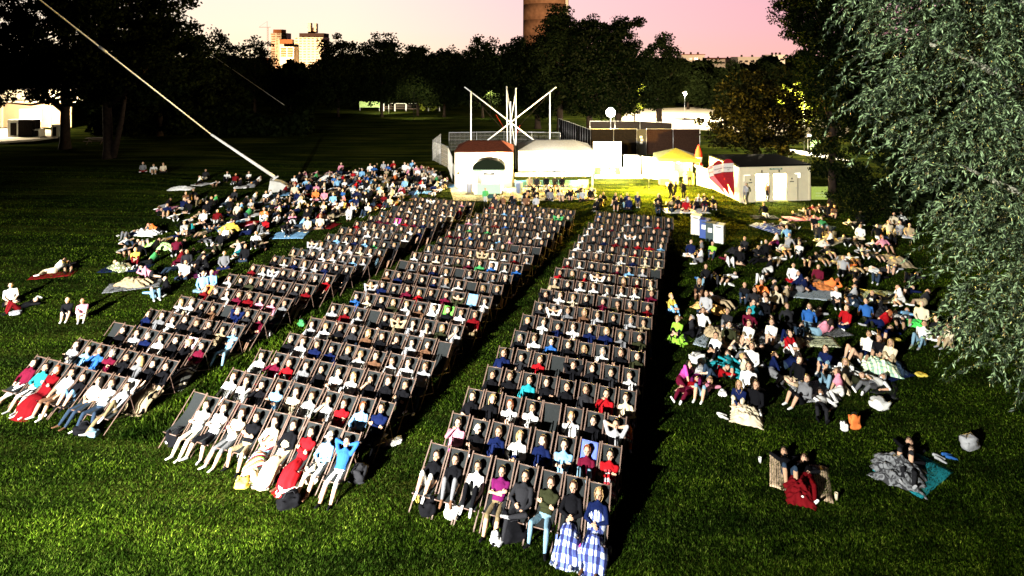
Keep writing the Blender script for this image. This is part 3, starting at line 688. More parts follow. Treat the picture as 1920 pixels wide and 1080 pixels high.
deck('one_knee_up', (tl(-.05, .16, .18), tl(.13, .0, .24)), ((-1, .1, -.3), (1, .3, -.5)), feet=((-.10, -.86, .09), (.13, -.46, .47)), face=(-.25, -.95, .15), fd=((0, -.8, .5), (.1, -.9, -.4)), female=True)
UP = (0, .08, .99)
def pose(name, **k): POSES[name] = lambda: make_body('person', **k)
pose('cross_legged', hip=(0, 0, .12), tdir=(0, .12, .98), face=(0, -.98, .2), hands=((-.12, -.22, .2), (.12, -.22, .2)), feet=((.13, -.30, .07), (-.13, -.36, .07)),
     kpoles=((-1, -.6, .25), (1, -.6, .25)), footdir=((.9, -.3, 0), (-.9, -.3, 0)), poles=((-1, .3, -.5), (1, .3, -.5)))
pose('hugging_knees', hip=(0, 0, .12), tdir=(0, -.12, .98), face=(0, -.98, .15), hands=((.02, -.40, .36), (-.02, -.42, .32)), feet=((-.1, -.50, .085), (.1, -.50, .085)),
     poles=((-1, 0, -.6), (1, 0, -.6)), footdir=((0, -1, 0), (0, -1, 0)), female=True)
pose('leaning_back', hip=(0, 0, .12), tdir=(0, .5, .86), face=(0, -.97, .2), hands=((-.27, .44, .05), (.27, .44, .05)), feet=((-.1, -.80, .09), (.08, -.82, .12)),
     poles=((-.5, .8, .2), (.5, .8, .2)), footdir=((-.2, -.6, .75), (.2, -.6, .75)), neck=(0, .3, .95), curl=.1)
pose('lounging_knees', hip=(0, 0, .12), tdir=(0, .55, .83), face=(.1, -.97, .2), hands=((-.27, .46, .05), (.12, -.05, .30)), feet=((-.13, -.50, .085), (.14, -.56, .085)),
     poles=((-.5, .8, .2), (1, .3, -.2)), footdir=((0, -1, 0), (0, -1, 0)), neck=(0, .3, .95), curl=.2)
pose('lying_back', hip=(0, 0, .115), tdir=(0, 1, .04), face=(0, -.45, .89), hands=((-.30, .1, .06), (.1, .12, .24)), feet=((-.12, -.82, .09), (.12, -.82, .09)),
     kpoles=((-.2, 0, 1), (.2, 0, 1)), poles=((-1, 0, -.1), (1, 0, .2)), footdir=((-.4, -.3, .86), (.4, -.3, .86)), neck=(0, .95, .32))
pose('lying_knees_up', hip=(0, 0, .115), tdir=(0, 1, .06), face=(0, -.5, .86), hands=((-.12, .67, .1), (.12, .69, .1)), feet=((-.12, -.42, .085), (.12, -.48, .085)),
     kpoles=((-.1, -.2, 1), (.1, -.2, 1)), poles=((-1, .2, .1), (1, .2, .1)), footdir=((0, -1, 0), (0, -1, 0)), neck=(0, .92, .38), female=True)
pose('on_side', hip=(0, 0, .17), tdir=(.0, .88, .36), lat=V3(0, -.4, .92), face=(-.97, -.1, .15), hands=((-.03, .66, .47), (-.30, .1, .08)), feet=((-.42, -.55, .07), (-.25, -.72, .16)),
     kpoles=((-1, 0, 0), (-1, 0, .1)), poles=((0, .3, -1), (-.4, -.2, .5)), footdir=((-.9, -.4, 0), (-.8, -.6, 0)), neck=(0, .55, .83))
pose('prone', hip=(0, 0, .12), tdir=(0, -.93, .30), face=(0, -.97, .2), hands=((-.06, -.80, .07), (.06, -.82, .07)), feet=((-.12, .80, .09), (.12, .84, .2)),
     lat=V3(1, 0, 0), kpoles=((-.1, 0, -1), (.1, 0, -1)), poles=((-.7, 0, -.7), (.7, 0, -.7)), footdir=((0, .9, -.3), (0, .3, .9)), neck=(0, -.35, .93))
pose('standing', hip=(0, 0, .93), tdir=UP, face=(.1, -.98, .05), hands=((-.24, -.05, .86), (.16, -.2, 1.12)), feet=((-.12, .02, .085), (.13, -.06, .085)),
     kpoles=((0, -1, 0), (0, -1, 0)), poles=((-.4, .9, 0), (.6, .8, -.3)))
pose('standing_arms_down', hip=(0, 0, .93), tdir=(0, -.03, 1), face=(0, -.95, -.2), hands=((-.23, -.03, .86), (.24, -.06, .87)), feet=((-.10, .0, .085), (.11, .05, .085)),
     kpoles=((0, -1, 0), (0, -1, 0)), poles=((-.5, .9, 0), (.5, .9, 0)), female=True)
pose('bench', hip=(0, 0, .55), tdir=(0, -.12, .99), face=(0, -.98, .1), hands=((-.1, -.32, .6), (.1, -.32, .6)), feet=((-.14, -.40, .085), (.14, -.42, .085)),
     poles=((-1, .3, -.5), (1, .3, -.5)))
for k in list(POSES): POSES[k] = POSES[k]()

LABELS = {}
def person_colors(o, shirt, trousers, skin, sleeves, legs, shoes):
    o['skin'] = skin; o['shirt'] = PAL[shirt]; o['trousers'] = PAL[trousers]; o['forearm'] = PAL[shirt] if sleeves else skin
    o['shin'] = PAL[trousers] if legs else skin; o['shoes'] = PAL[shoes]
def jit(c, k=.12): return tuple(max(.004, q*(1+rnd.uniform(-k, k))) for q in c)
PEOPLE = []      # every person wanted: dicts, turned into objects by distance later
def want(pose, loc, rz, shirt='black', trousers='black', hair='dark', cut='short', sleeves=None, legs=None, shoes=None, where='', scale=1.0, seat=None, extra='', grp=None, must=False):
    if sleeves is None: sleeves = shirt in ('black', 'charcoal', 'navy', 'grey') or rnd.random() < .45
    if legs is None: legs = rnd.random() < .7
    if shoes is None: shoes = rnd.choice(['white', 'black', 'black', 'light_grey', 'brown', 'white'])
    PEOPLE.append(dict(pose=pose, loc=Vector(loc), rz=rz, shirt=shirt, trousers=trousers, hair=hair, cut=cut, sleeves=sleeves, legs=legs, shoes=shoes, where=where, scale=scale, seat=seat, extra=extra, grp=grp, must=must))
    return PEOPLE[-1]
PW = dict(crossed_wide='arms crossed and feet apart', ankle_on_knee='ankle resting on knee', one_knee_up='one knee drawn up', crossed='arms crossed', lap='hands in lap', thighs='hands on thighs', chin='hand at chin', behind_head='hands behind head', knees_up='knees drawn up', outstretched='legs stretched out', turned='head turned aside',
          cross_legged='sitting cross-legged', hugging_knees='sitting hugging knees', leaning_back='leaning back on both hands', lounging_knees='leaning back, knees bent', lying_back='lying on back', lying_knees_up='lying with knees up',
          on_side='lying on one side', prone='lying face down', standing='standing', standing_arms_down='standing with arms down', bench='sitting upright')
# ------------------------------------------------------------------ deck chairs
M_canvas = mat('dark_grey_canvas', (.017, .019, .019), .9, var=.3, vscale=60, bump=.25, bscale=120)
M_wood = mat('varnished_beech_frame', (.10, .06, .042), .5, var=.2, vscale=9)
CT = V3(0, .60, 1.05); CF = V3(0, -.47, .40)
def canvas_mb(w=.47, n=16, off=0.0):
    mb = MB(); pts = []
    for i in range(n+1):
        t_ = i/n; p = CT*(1-t_)+CF*t_; sag = -(.19*math.sin(math.pi*t_**.80)); d = nrm(CF-CT); nn = V3(0, -d[2], d[1])*-1
        nn = V3(0, d[2], -d[1]); q = p+V3(0, 0, 1)*sag+V3(0, .10, 0)*math.sin(math.pi*t_)*.3; pts.append(q)
    V = []; F = []; m = 5
    for i, q in enumerate(pts):
        for j in range(m+1):
            x_ = (j/m-.5)*w; dip = -.018*(1-(2*j/m-1)**2)*math.sin(math.pi*i/n); V.append((x_, q[1]+off, q[2]+dip+off))
    for i in range(n):
        for j in range(m): a_ = i*(m+1)+j; F.append((a_, a_+1, a_+m+2, a_+m+1))
    k = len(V); V += [(x_, y_+.006, z_-.008) for x_, y_, z_ in V]; F += [tuple(k+i for i in f[::-1]) for f in F]
    mb.add(V, F, 0, True); return mb
def barmesh(name, segs, m=None):
    mb = MB()
    for a_, b_, w_, h_ in segs: mb.bar(a_, b_, w_, h_, up=(1, 0, 0))
    return mb.mesh(name, m or M_wood)
XO, XI = .272, .245
foot1 = (-.64, .0); top1 = (.63, 1.10)     # backrest rail, ground front to top back (y, z)
foot2 = (.50, .0); top2 = (-.50, .43)
ME_canvas = canvas_mb().mesh('canvas', M_canvas)
def rail(x): return [((x, foot1[0], .012), (x, top1[0], top1[1]), .017, .034)]
def leg(x): return [((x, foot2[0], .012), (x, top2[0], top2[1]), .016, .032)]
def strut(x): return [((x, .22, .735), (x, .40, .06), .014, .024)]
ME_rail = barmesh('rail', rail(0)); ME_leg = barmesh('leg', leg(0)); ME_strut = barmesh('strut', strut(0))
def rod(y, z, w): mb = MB(); mb.tube([(-w, y, z), (w, y, z)], .014, 8); return mb.mesh('crossbar', M_wood)
ME_top = rod(.60, 1.052, .285); ME_front = rod(-.475, .402, .262); ME_low = rod(.455, .05, .262)
fb = MB()
for s in (-1, 1):
    for a_, b_, w_, h_ in rail(s*XO)+leg(s*XI)+strut(s*(XO+.022)): fb.bar(a_, b_, w_, h_, up=(1, 0, 0))
fb.bar((-.285, .60, 1.052), (.285, .60, 1.052), .026, mi=0); fb.bar((-.262, -.475, .402), (.262, -.475, .402), .026)
ME_frame = fb.mesh('frame', M_wood)
def lowchair():
    mb = canvas_mb(n=6); k = len(mb.f)
    for s in (-1, 1):
        for a_, b_, w_, h_ in rail(s*XO)+leg(s*XI): mb.bar(a_, b_, w_, h_, mi=1, up=(1, 0, 0))
    return mb
ORD = ['first', 'second', 'third', 'fourth', 'fifth', 'sixth', 'seventh', 'eighth', 'ninth', 'tenth', 'eleventh', 'twelfth', 'thirteenth', 'fourteenth', 'fifteenth', 'sixteenth', 'seventeenth', 'eighteenth', 'nineteenth']
AX = RAD(18.9); UU = Vector((math.cos(AX), -math.sin(AX), 0)); VV = Vector((math.sin(AX), math.cos(AX), 0))
BLOCKS = [('left', -22.95, 8, 14.1), ('middle', -15.72, 10, 14.25), ('right', -7.39, 8, 14.5)]
# what the front rows wear: block, row, seat -> (shirt, trousers, pose, hair, cut, sleeves, legs)
FRONT = {
 ('left', 0): [('maroon', 'white', 'outstretched', 'dark', 'bob', 1, 0), ('teal', 'white', 'lap', 'dark', 'short', 1, 0), ('dark_red', 'black', 'crossed', 'red', 'bob', 1, 0), ('white', 'brown', 'thighs', 'dark', 'short', 0, 0),
               ('black', 'light_blue', 'knees_up', 'dark', 'long', 1, 0), ('white', 'denim', 'turned', 'dark', 'long', 0, 1), ('white', 'denim', 'crossed_wide', 'brown', 'short', 1, 1), ('light_grey', 'khaki', 'one_knee_up', 'dark', 'short', 1, 1)],
 ('left', 1): [('light_grey', 'grey', 'crossed', 'dark', 'long', 1, 1), ('light_blue', 'white', 'lap', 'dark', 'bob', 1, 1), ('blue', 'denim', 'chin', 'brown', 'short', 1, 1), ('maroon', 'khaki', 'crossed', 'grey', 'short', 1, 1),
               ('black', 'black', 'thighs', 'dark', 'short', 0, 1), ('grey', 'beige', 'turned', 'fair', 'long', 1, 1), ('black', 'black', 'thighs', 'dark', 'short', 0, 1), ('black', 'black', 'lap', 'dark', 'short', 1, 1)],
 ('left', 2): [None, ('black', 'black', 'lap', 'dark', 'bob', 1, 1), ('light_grey', 'black', 'crossed', 'dark', 'short', 1, 1), ('navy', 'dark_red', 'crossed', 'grey', 'short', 1, 1), ('white', 'denim', 'lap', 'dark', 'short', 0, 1),
               ('black', 'black', 'lap', 'dark', 'short', 1, 1), ('black', 'black', 'chin', 'fair', 'short', 1, 1), ('maroon', 'black', 'lap', 'dark', 'bob', 1, 1)],
 ('middle', 0): [None, ('white', 'cream', 'crossed', 'dark', 'short', 0, 1), ('white', 'black', 'crossed_wide', 'dark', 'short', 0, 0), ('cream', 'grey', 'crossed', 'brown', 'short', 0, 0), ('black', 'beige', 'crossed_wide', 'dark', 'short', 0, 0),
                 ('cream', 'denim', 'lap', 'dark', 'long', 1, 1), ('black', 'beige', 'lap', 'dark', 'short', 1, 1), ('red', 'dark_red', 'crossed', 'dark', 'bob', 1, 1), ('light_blue', 'white', 'lap', 'fair', 'cap', 1, 0), ('blue', 'white', 'behind_head', 'dark', 'short', 1, 0)],
 ('middle', 1): [('white', 'white', 'thighs', 'brown', 'short', 1, 1), ('white', 'maroon', 'chin', 'dark', 'short', 1, 1), ('black', 'red', 'chin', 'dark', 'bob', 1, 1), ('light_blue', 'black', 'crossed', 'brown', 'short', 0, 1), ('cream', 'beige', 'crossed', 'brown', 'long', 1, 1),
                 ('white', 'white', 'lap', 'brown', 'short', 1, 1), ('light_grey', 'grey', 'chin', 'dark', 'bob', 0, 1), ('red', 'black', 'crossed', 'brown', 'short', 1, 1), ('light_blue', 'dark_red', 'turned', 'red', 'bob', 1, 1), ('navy', 'black', 'crossed', 'dark', 'short', 1, 1)],
 ('middle', 2): [('white', 'magenta', 'lap', 'dark', 'bob', 1, 1), ('maroon', 'red', 'chin', 'dark', 'short', 1, 1), ('red', 'white', 'knees_up', 'dark', 'bob', 1, 0), ('grey', 'denim', 'thighs', 'dark', 'short', 1, 1), ('black', 'black', 'lap', 'dark', 'short', 1, 1),
                 ('white', 'black', 'crossed', 'dark', 'short', 0, 1), ('white', 'white', 'knees_up', 'fair', 'long', 0, 0), ('black', 'black', 'chin', 'dark', 'long', 0, 1), ('black', 'black', 'lap', 'brown', 'short', 1, 1), ('black', 'olive', 'crossed', 'dark', 'short', 1, 1)],
 ('right', 0): [('black', 'white', 'knees_up', 'dark', 'short', 0, 0), ('black', 'grey', 'knees_up', 'dark', 'bun', 0, 1), ('white', 'black', 'knees_up', 'dark', 'bun', 1, 1), ('purple', 'khaki', 'crossed', 'dark', 'short', 0, 0),
                ('charcoal', 'charcoal', 'ankle_on_knee', 'dark', 'short', 1, 1), ('olive', 'faded_denim', 'crossed_wide', 'brown', 'short', 1, 1), ('black', 'black', 'lap', 'brown', 'short', 1, 1), ('navy', 'navy', 'lap', 'fair', 'bob', 1, 1)],
 ('right', 1): [('pink', 'magenta', 'chin', 'dark', 'bob', 1, 1), ('black', 'white', 'crossed', 'dark', 'cap', 0, 1), ('navy', 'navy', 'lap', 'brown', 'bob', 1, 1), ('white', 'navy', 'turned', 'fair', 'bob', 1, 1),
                ('navy', 'navy', 'turned', 'brown', 'long', 1, 1), ('light_blue', 'black', 'crossed', 'dark', 'short', 0, 1), ('maroon', 'faded_denim', 'knees_up', 'red', 'short', 1, 1), ('red', 'khaki', 'crossed', 'dark', 'short', 1, 1)],
 ('right', 2): [('black', 'denim', 'lap', 'dark', 'long', 0, 1), ('black', 'black', 'turned', 'fair', 'long', 1, 1), ('white', 'black', 'crossed', 'red', 'bob', 0, 1), ('white', 'black', 'crossed', 'dark', 'bob', 1, 1), None,
                ('white', 'black', 'chin', 'fair', 'short', 1, 1), ('black', 'white', 'lap', 'dark', 'short', 1, 1), ('light_grey', 'black', 'behind_head', 'dark', 'short', 0, 1)],
 ('right', 3): [('black', 'black', 'lap', 'dark', 'short', 1, 1), ('black', 'black', 'crossed', 'brown', 'short', 1, 1), ('teal', 'black', 'lap', 'dark', 'bob', 1, 1), ('black', 'black', 'crossed', 'dark', 'short', 1, 1),
                ('black', 'black', 'lap', 'dark', 'short', 1, 1), ('charcoal', 'black', 'lap', 'brown', 'bob', 1, 1), ('red', 'black', 'chin', 'dark', 'short', 1, 1), ('cream', 'orange', 'lap', 'brown', 'short', 0, 1)],
}
SHIRTS = ['black']*11+['charcoal']*3+['navy']*2+['white']*8+['cream']*2+['light_grey']*3+['grey']*2+['red', 'dark_red', 'maroon', 'light_blue', 'blue', 'pink', 'olive', 'beige', 'brown', 'green']
TROUS = ['black']*7+['denim']*4+['charcoal', 'khaki', 'beige', 'white', 'grey', 'faded_denim', 'navy']
SEATP = ['crossed_wide']*3+['ankle_on_knee']*3+['one_knee_up']*3+['crossed']*3+['lap']*5+['thighs']*3+['chin']*2+['turned']*2+['behind_head', 'knees_up', 'outstretched']
HAIRC = ['dark']*6+['brown']*4+['fair']*2+['grey']
CUTS = ['short']*6+['bob']*2+['long']*2+['bun']
CHAIRS = []
for bn, u0, cnt, vtop in BLOCKS:
    for r in range(19):
        shift = rnd.uniform(-.10, .10); skew = rnd.uniform(-.015, .015)
        for s in range(cnt):
            uu_ = u0+(s+.5)*.645+shift+rnd.uniform(-.02, .02); vv_ = vtop-.60+r*1.405+skew*s+rnd.uniform(-.04, .04); uu_ += dict(left=1.45, middle=.55, right=0)[bn]*r/18
            loc = UU*uu_+VV*vv_; rz = -AX+rnd.uniform(-.045, .045)
            spec = FRONT.get((bn, r)); occ = spec[s] if spec else (None if rnd.random() < .035 else 'r')
            seat = dict(block=bn, row=r, seat=s, loc=loc, rz=rz, person=None)
            wh = f"{ORD[s]} seat from left, {ORD[r]} row of {bn} block"
            seat['where'] = wh
            if occ == 'r':
                sh_ = rnd.choice(SHIRTS)
                seat['person'] = want(rnd.choice(SEATP), loc, rz, sh_, rnd.choice(TROUS), rnd.choice(HAIRC), rnd.choice(CUTS), where=wh, scale=rnd.uniform(.95, 1.04), seat=seat)
            elif occ:
                a_, b_, p_, h_, c_, sl, lg = occ
                shoe = {('right', 3): 'black'}.get((bn, s), None)
                seat['person'] = want(p_, loc, rz, a_, b_, h_, c_, bool(sl), bool(lg), shoe, wh, rnd.uniform(.97, 1.03), seat)
            CHAIRS.append(seat)
CHAIRS.sort(key=lambda c: c['loc'].length)
low = MB(); LC0 = lowchair(); nbuilt = 0
lv = np.array(LC0.v)
FV = []; FF = []; FM = []
for i, c in enumerate(CHAIRS):
    if i < 300:
        pl = c['person']; who = 'under '+cw(pl['shirt'])+' shirt' if pl else 'left empty'
        lab = f"grey deck chair {who}, {c['where'].replace(' seat from left,', ' from left,').replace(' of ', ', ')}"
        root = empty('deck_chair', c['loc'], c['rz'], lab, 'deck chair', f"deck chairs of the {c['block']} block")
        if i < 110:
            link('canvas', ME_canvas, root)
            for s_ in (-1, 1):
                link('rail', ME_rail, root, (s_*XO, 0, 0)); link('leg', ME_leg, root, (s_*XI, 0, 0)); link('strut', ME_strut, root, (s_*(XO+.022), 0, 0))
            link('top_bar', ME_top, root); link('front_bar', ME_front, root)
        else:
            link('canvas', ME_canvas, root); link('frame', ME_frame, root)
    else:
        R = np.array(Matrix.Rotation(c['rz'], 3, 'Z')); V = lv@R.T+np.array(c['loc']); k = sum(len(q) for q in FV)
        FV.append(V); FF += [tuple(j+k for j in f) for f in LC0.f]; FM += LC0.m
me = bpy.data.meshes.new('far_deck_chairs'); me.from_pydata([tuple(v) for v in np.concatenate(FV)], [], FF); me.materials.append(M_canvas); me.materials.append(M_wood)
me.polygons.foreach_set('material_index', FM)
tag(link('far_deck_chairs', me), 'rear rows of dark deck chairs nearest the food stalls', 'deck chairs', kind='stuff')
# ------------------------------------------------------------------ people on the grass
SCREEN = Vector((-14, 2, 0))
def facing(p, off=0.0):
    d = SCREEN-p; return math.atan2(d.x, -d.y)+off
def lawn(px, py, pose_, shirt, trousers, hair='dark', cut='short', off=0.0, where='', extra='', sleeves=None, legs=None, shoes=None, scale=1.0, grp='people on the right lawn', face=None):
    p = G(px, py); p.z = gh(p.x, p.y)
    rz = facing(p, off) if face is None else face
    return want(pose_, p, rz, shirt, trousers, hair, cut, sleeves, legs, shoes, where, scale, None, extra, grp)
R_, L_ = 'people on the right lawn', 'people on the left lawn'
NEARP = [
 # the two pairs lowest on the right
 (1478, 893, 'lying_knees_up', 'black', 'denim', 'dark', 'short', .7, 'on the bamboo mat'), (1513, 905, 'lying_back', 'black', 'dark_red', 'brown', 'long', .62, 'under the red blanket on the bamboo mat'),
 (1700, 866, 'lying_knees_up', 'black', 'charcoal', 'dark', 'short', .35, 'at the back of the dark blanket'), (1706, 884, 'lying_back', 'black', 'charcoal', 'brown', 'bob', .4, 'at the front of the dark blanket'),
 (1387, 765, 'hugging_knees', 'navy', 'cream', 'fair', 'long', .3, 'left under the cream blanket'), (1416, 770, 'cross_legged', 'black', 'white', 'brown', 'bob', .2, 'right under the cream blanket'),
 (1290, 738, 'lying_back', 'red', 'maroon', 'dark', 'bob', .1, 'in front of the white bags'), (1318, 742, 'lying_knees_up', 'pink', 'faded_denim', 'fair', 'long', .2, 'beside the white bags'),
 (1500, 755, 'lounging_knees', 'grey', 'black', 'brown', 'short', -.2, 'left of the orange bag'), (1540, 768, 'lying_back', 'white', 'charcoal', 'dark', 'short', .5, 'left of the orange bag'), (1576, 742, 'on_side', 'pink', 'white', 'brown', 'bob', .6, 'beside the white pillow'),
 (1553, 722, 'lying_knees_up', 'charcoal', 'faded_denim', 'dark', 'short', .1, 'behind the white pillow'), (1588, 722, 'lying_knees_up', 'olive', 'beige', 'brown', 'short', -.3, 'above the white pillow'),
 (1308, 714, 'hugging_knees', 'white', 'purple', 'dark', 'bob', 0, 'behind the pair in red and denim'), (1275, 722, 'on_side', 'magenta', 'maroon', 'dark', 'long', 0, 'nearest the right block of chairs'), (1397, 712, 'hugging_knees', 'cream', 'black', 'fair', 'short', .2, 'behind the cream blanket'),
 (1365, 690, 'lying_back', 'teal', 'teal', 'brown', 'bob', .5, 'on the teal towel'), (1447, 706, 'on_side', 'navy', 'grey', 'brown', 'bob', .3, 'striped cloth beside'), (1470, 690, 'prone', 'navy', 'denim', 'dark', 'short', 2.6, 'bare legs'),
 (1477, 662, 'hugging_knees', 'red', 'white', 'dark', 'bob', 1.2, 'white dotted top'),
 (1606, 672, 'lying_knees_up', 'navy', 'skin', 'brown', 'bob', -.4, 'bare legs beside the plaid blanket'), (1626, 668, 'cross_legged', 'white', 'black', 'brown', 'short', -.2, 'reading behind the plaid blanket'), (1650, 672, 'hugging_knees', 'black', 'charcoal', 'brown', 'bob', 0, 'behind the plaid blanket'), (1672, 682, 'hugging_knees', 'cream', 'beige', 'fair', 'long', 0, 'at the plaid blanket'),
 (1727, 645, 'lounging_knees', 'white', 'faded_denim', 'brown', 'short', 0, 'by the willow'), (1780, 650, 'hugging_knees', 'cream', 'beige', 'brown', 'short', -.3, 'under the willow'), (1797, 630, 'cross_legged', 'beige', 'white', 'grey', 'cap', 0, 'under the willow'), (1755, 636, 'cross_legged', 'black', 'white', 'brown', 'long', .3, 'under the willow'),
 (1728, 606, 'cross_legged', 'cream', 'green', 'fair', 'short', .2, 'on the lime blanket by the willow'), (1700, 600, 'lying_back', 'light_blue', 'denim', 'brown', 'short', .3, 'beside the lime blanket'),
 (1626, 602, 'leaning_back', 'blue', 'olive', 'fair', 'short', .5, 'behind white shoes'), (1652, 614, 'on_side', 'red', 'navy', 'red', 'bob', -.2, 'right of the blue sweater'),
 (1516, 612, 'leaning_back', 'blue', 'faded_denim', 'brown', 'bob', .3, 'on the grey pattern mat'), (1535, 630, 'on_side', 'pink', 'faded_denim', 'dark', 'bob', -.4, 'on the yellow leaf mat'), (1500, 633, 'lying_knees_up', 'light_blue', 'denim', 'brown', 'long', .3, 'on the yellow leaf mat'),
 (1452, 618, 'cross_legged', 'black', 'charcoal', 'dark', 'short', .2, 'in front of the white shorts'), (1480, 612, 'cross_legged', 'charcoal', 'black', 'brown', 'short', .3, 'behind the dotted top'), (1448, 640, 'hugging_knees', 'white', 'white', 'brown', 'short', .2, 'white all over'),
 (1373, 633, 'lying_back', 'white', 'cream', 'brown', 'bob', .8, 'on the checkered mat'), (1402, 622, 'leaning_back', 'maroon', 'black', 'brown', 'short', .2, 'on the checkered mat'), (1413, 604, 'leaning_back', 'teal', 'black', 'dark', 'short', .4, 'behind the checkered mat'), (1428, 596, 'lounging_knees', 'black', 'denim', 'brown', 'short', -.2, 'behind the checkered mat'),
 (1272, 634, 'hugging_knees', 'lime', 'black', 'fair', 'short', .1, 'right beside the deck chairs'), (1298, 632, 'cross_legged', 'charcoal', 'black', 'grey', 'short', .1, 'left of the striped towel'),
 (1256, 588, 'hugging_knees', 'yellow', 'light_blue', 'fair', 'bun', 1.2, 'bent over beside the deck chairs'),
 (1312, 558, 'hugging_knees', 'black', 'brown', 'fair', 'long', .2, 'behind the leopard blanket'), (1352, 570, 'lying_back', 'light_grey', 'beige', 'brown', 'bob', 1.1, 'beside the leopard blanket'),
 (1325, 528, 'hugging_knees', 'black', 'black', 'brown', 'bob', 0, 'left of a close pair'), (1340, 530, 'cross_legged', 'black', 'charcoal', 'dark', 'short', 0, 'right of a close pair'),
 (1397, 565, 'hugging_knees', 'black', 'denim', 'fair', 'short', .2, 'left of the orange top'), (1428, 562, 'lounging_knees', 'orange', 'brown', 'brown', 'bob', .4, 'among the middle group'), (1453, 575, 'leaning_back', 'cream', 'black', 'fair', 'bob', .2, 'among the middle group'), (1473, 568, 'on_side', 'beige', 'charcoal', 'brown', 'short', .2, 'among the middle group'),
 (1435, 585, 'hugging_knees', 'white', 'black', 'brown', 'short', .2, 'in front of the orange top'), (1415, 578, 'cross_legged', 'charcoal', 'black', 'brown', 'short', 0, 'in front of the orange top'),
 (1510, 540, 'on_side', 'navy', 'black', 'grey', 'short', .9, 'on the blue patterned mat'), (1545, 540, 'on_side', 'orange', 'brown', 'red', 'bob', -1.3, 'on the blue patterned mat'), (1487, 528, 'cross_legged', 'white', 'red', 'brown', 'short', .1, 'left of the blue patterned mat'),
 (1567, 572, 'hugging_knees', 'white', 'black', 'dark', 'bob', .5, 'below the blue patterned mat'), (1590, 560, 'lying_back', 'black', 'black', 'fair', 'short', .4, 'left of the striped mat'), (1603, 566, 'on_side', 'light_grey', 'black', 'brown', 'short', .3, 'left of the striped mat'),
 (1645, 528, 'lying_knees_up', 'black', 'denim', 'dark', 'short', .1, 'on the yellow striped mat'), (1648, 512, 'hugging_knees', 'white', 'charcoal', 'brown', 'short', 2.0, 'behind the yellow striped mat'), (1673, 512, 'lying_knees_up', 'light_grey', 'grey', 'brown', 'short', .1, 'behind the yellow striped mat'),
 (1692, 568, 'on_side', 'white', 'white', 'brown', 'short', .6, 'below the yellow striped mat'), (1600, 508, 'lying_back', 'orange', 'beige', 'brown', 'bob', .9, 'head on an elbow'), (1580, 512, 'leaning_back', 'light_grey', 'black', 'brown', 'short', .2, 'behind the blue mat'),
 (1515, 498, 'lying_knees_up', 'white', 'black', 'brown', 'bob', .2, 'bare arms'), (1540, 490, 'lying_back', 'black', 'khaki', 'dark', 'short', .7, 'behind the lying group'), (1600, 492, 'lying_back', 'white', 'brown', 'brown', 'short', .6, 'beside the beige blanket'), (1640, 484, 'lying_back', 'olive', 'charcoal', 'fair', 'short', .8, 'beside the beige blanket'),
 (1555, 478, 'cross_legged', 'black', 'beige', 'brown', 'short', .2, 'behind the lying group'), (1620, 478, 'lying_back', 'light_grey', 'denim', 'grey', 'short', .4, 'behind the beige blanket'),
 (1295, 480, 'cross_legged', 'navy', 'white', 'dark', 'short', .0, 'in the row before the bins'), (1317, 476, 'hugging_knees', 'grey', 'black', 'brown', 'short', 0, 'in the row before the bins'), (1337, 482, 'hugging_knees', 'lime', 'denim', 'brown', 'bob', .1, 'in the row before the bins'), (1315, 492, 'on_side', 'white', 'grey', 'brown', 'bob', .3, 'in front of the row before the bins'),
 (1367, 495, 'cross_legged', 'maroon', 'white', 'red', 'long', .2, 'right of the bins'), (1387, 494, 'cross_legged', 'black', 'black', 'fair', 'long', .2, 'right of the bins'), (1397, 472, 'hugging_knees', 'charcoal', 'black', 'brown', 'short', .1, 'right of the bins'),
 (1437, 480, 'leaning_back', 'black', 'black', 'dark', 'short', .4, 'in the group right of the bins'), (1473, 476, 'lying_back', 'cream', 'brown', 'brown', 'bob', .5, 'in the group right of the bins'), (1457, 460, 'on_side', 'white', 'purple', 'brown', 'short', .3, 'in the group right of the bins'), (1478, 450, 'hugging_knees', 'light_blue', 'black', 'brown', 'short', .2, 'in the group right of the bins'),
 (1450, 428, 'lying_back', 'navy', 'navy', 'brown', 'short', 1.2, 'under the navy striped cover'), (1478, 424, 'lying_back', 'light_grey', 'black', 'brown', 'bob', 1.0, 'beside the navy striped cover'),
 (1434, 404, 'cross_legged', 'black', 'white', 'brown', 'bob', .1, 'alone before the white cabin'), (1500, 408, 'lying_back', 'black', 'black', 'dark', 'short', 1.0, 'in the group before the green banner'), (1512, 402, 'cross_legged', 'grey', 'black', 'fair', 'short', .1, 'in the group before the green banner'),
 (1528, 396, 'hugging_knees', 'dark_red', 'brown', 'brown', 'bob', .1, 'in the group before the green banner'), (1541, 394, 'hugging_knees', 'brown', 'black', 'red', 'long', .1, 'in the group before the green banner'), (1553, 406, 'cross_legged', 'black', 'black', 'brown', 'short', .1, 'in the group before the green banner'), (1565, 408, 'hugging_knees', 'brown', 'charcoal', 'red', 'bob', .1, 'in the group before the green banner'),
 (1527, 428, 'hugging_knees', 'black', 'black', 'dark', 'short', .2, 'beside the green hoodie'), (1543, 432, 'lounging_knees', 'green', 'faded_denim', 'dark', 'long', .6, 'by the green banner group'), (1535, 446, 'leaning_back', 'charcoal', 'denim', 'dark', 'short', .2, 'below the green hoodie'),
 (1597, 424, 'cross_legged', 'cream', 'black', 'brown', 'long', .1, 'before the leafy bush'), (1613, 420, 'cross_legged', 'black', 'black', 'brown', 'short', .1, 'before the leafy bush'), (1613, 448, 'cross_legged', 'white', 'cream', 'fair', 'bob', .1, 'before the leafy bush'), (1608, 462, 'lying_back', 'black', 'black', 'brown', 'bob', .5, 'before the leafy bush'),
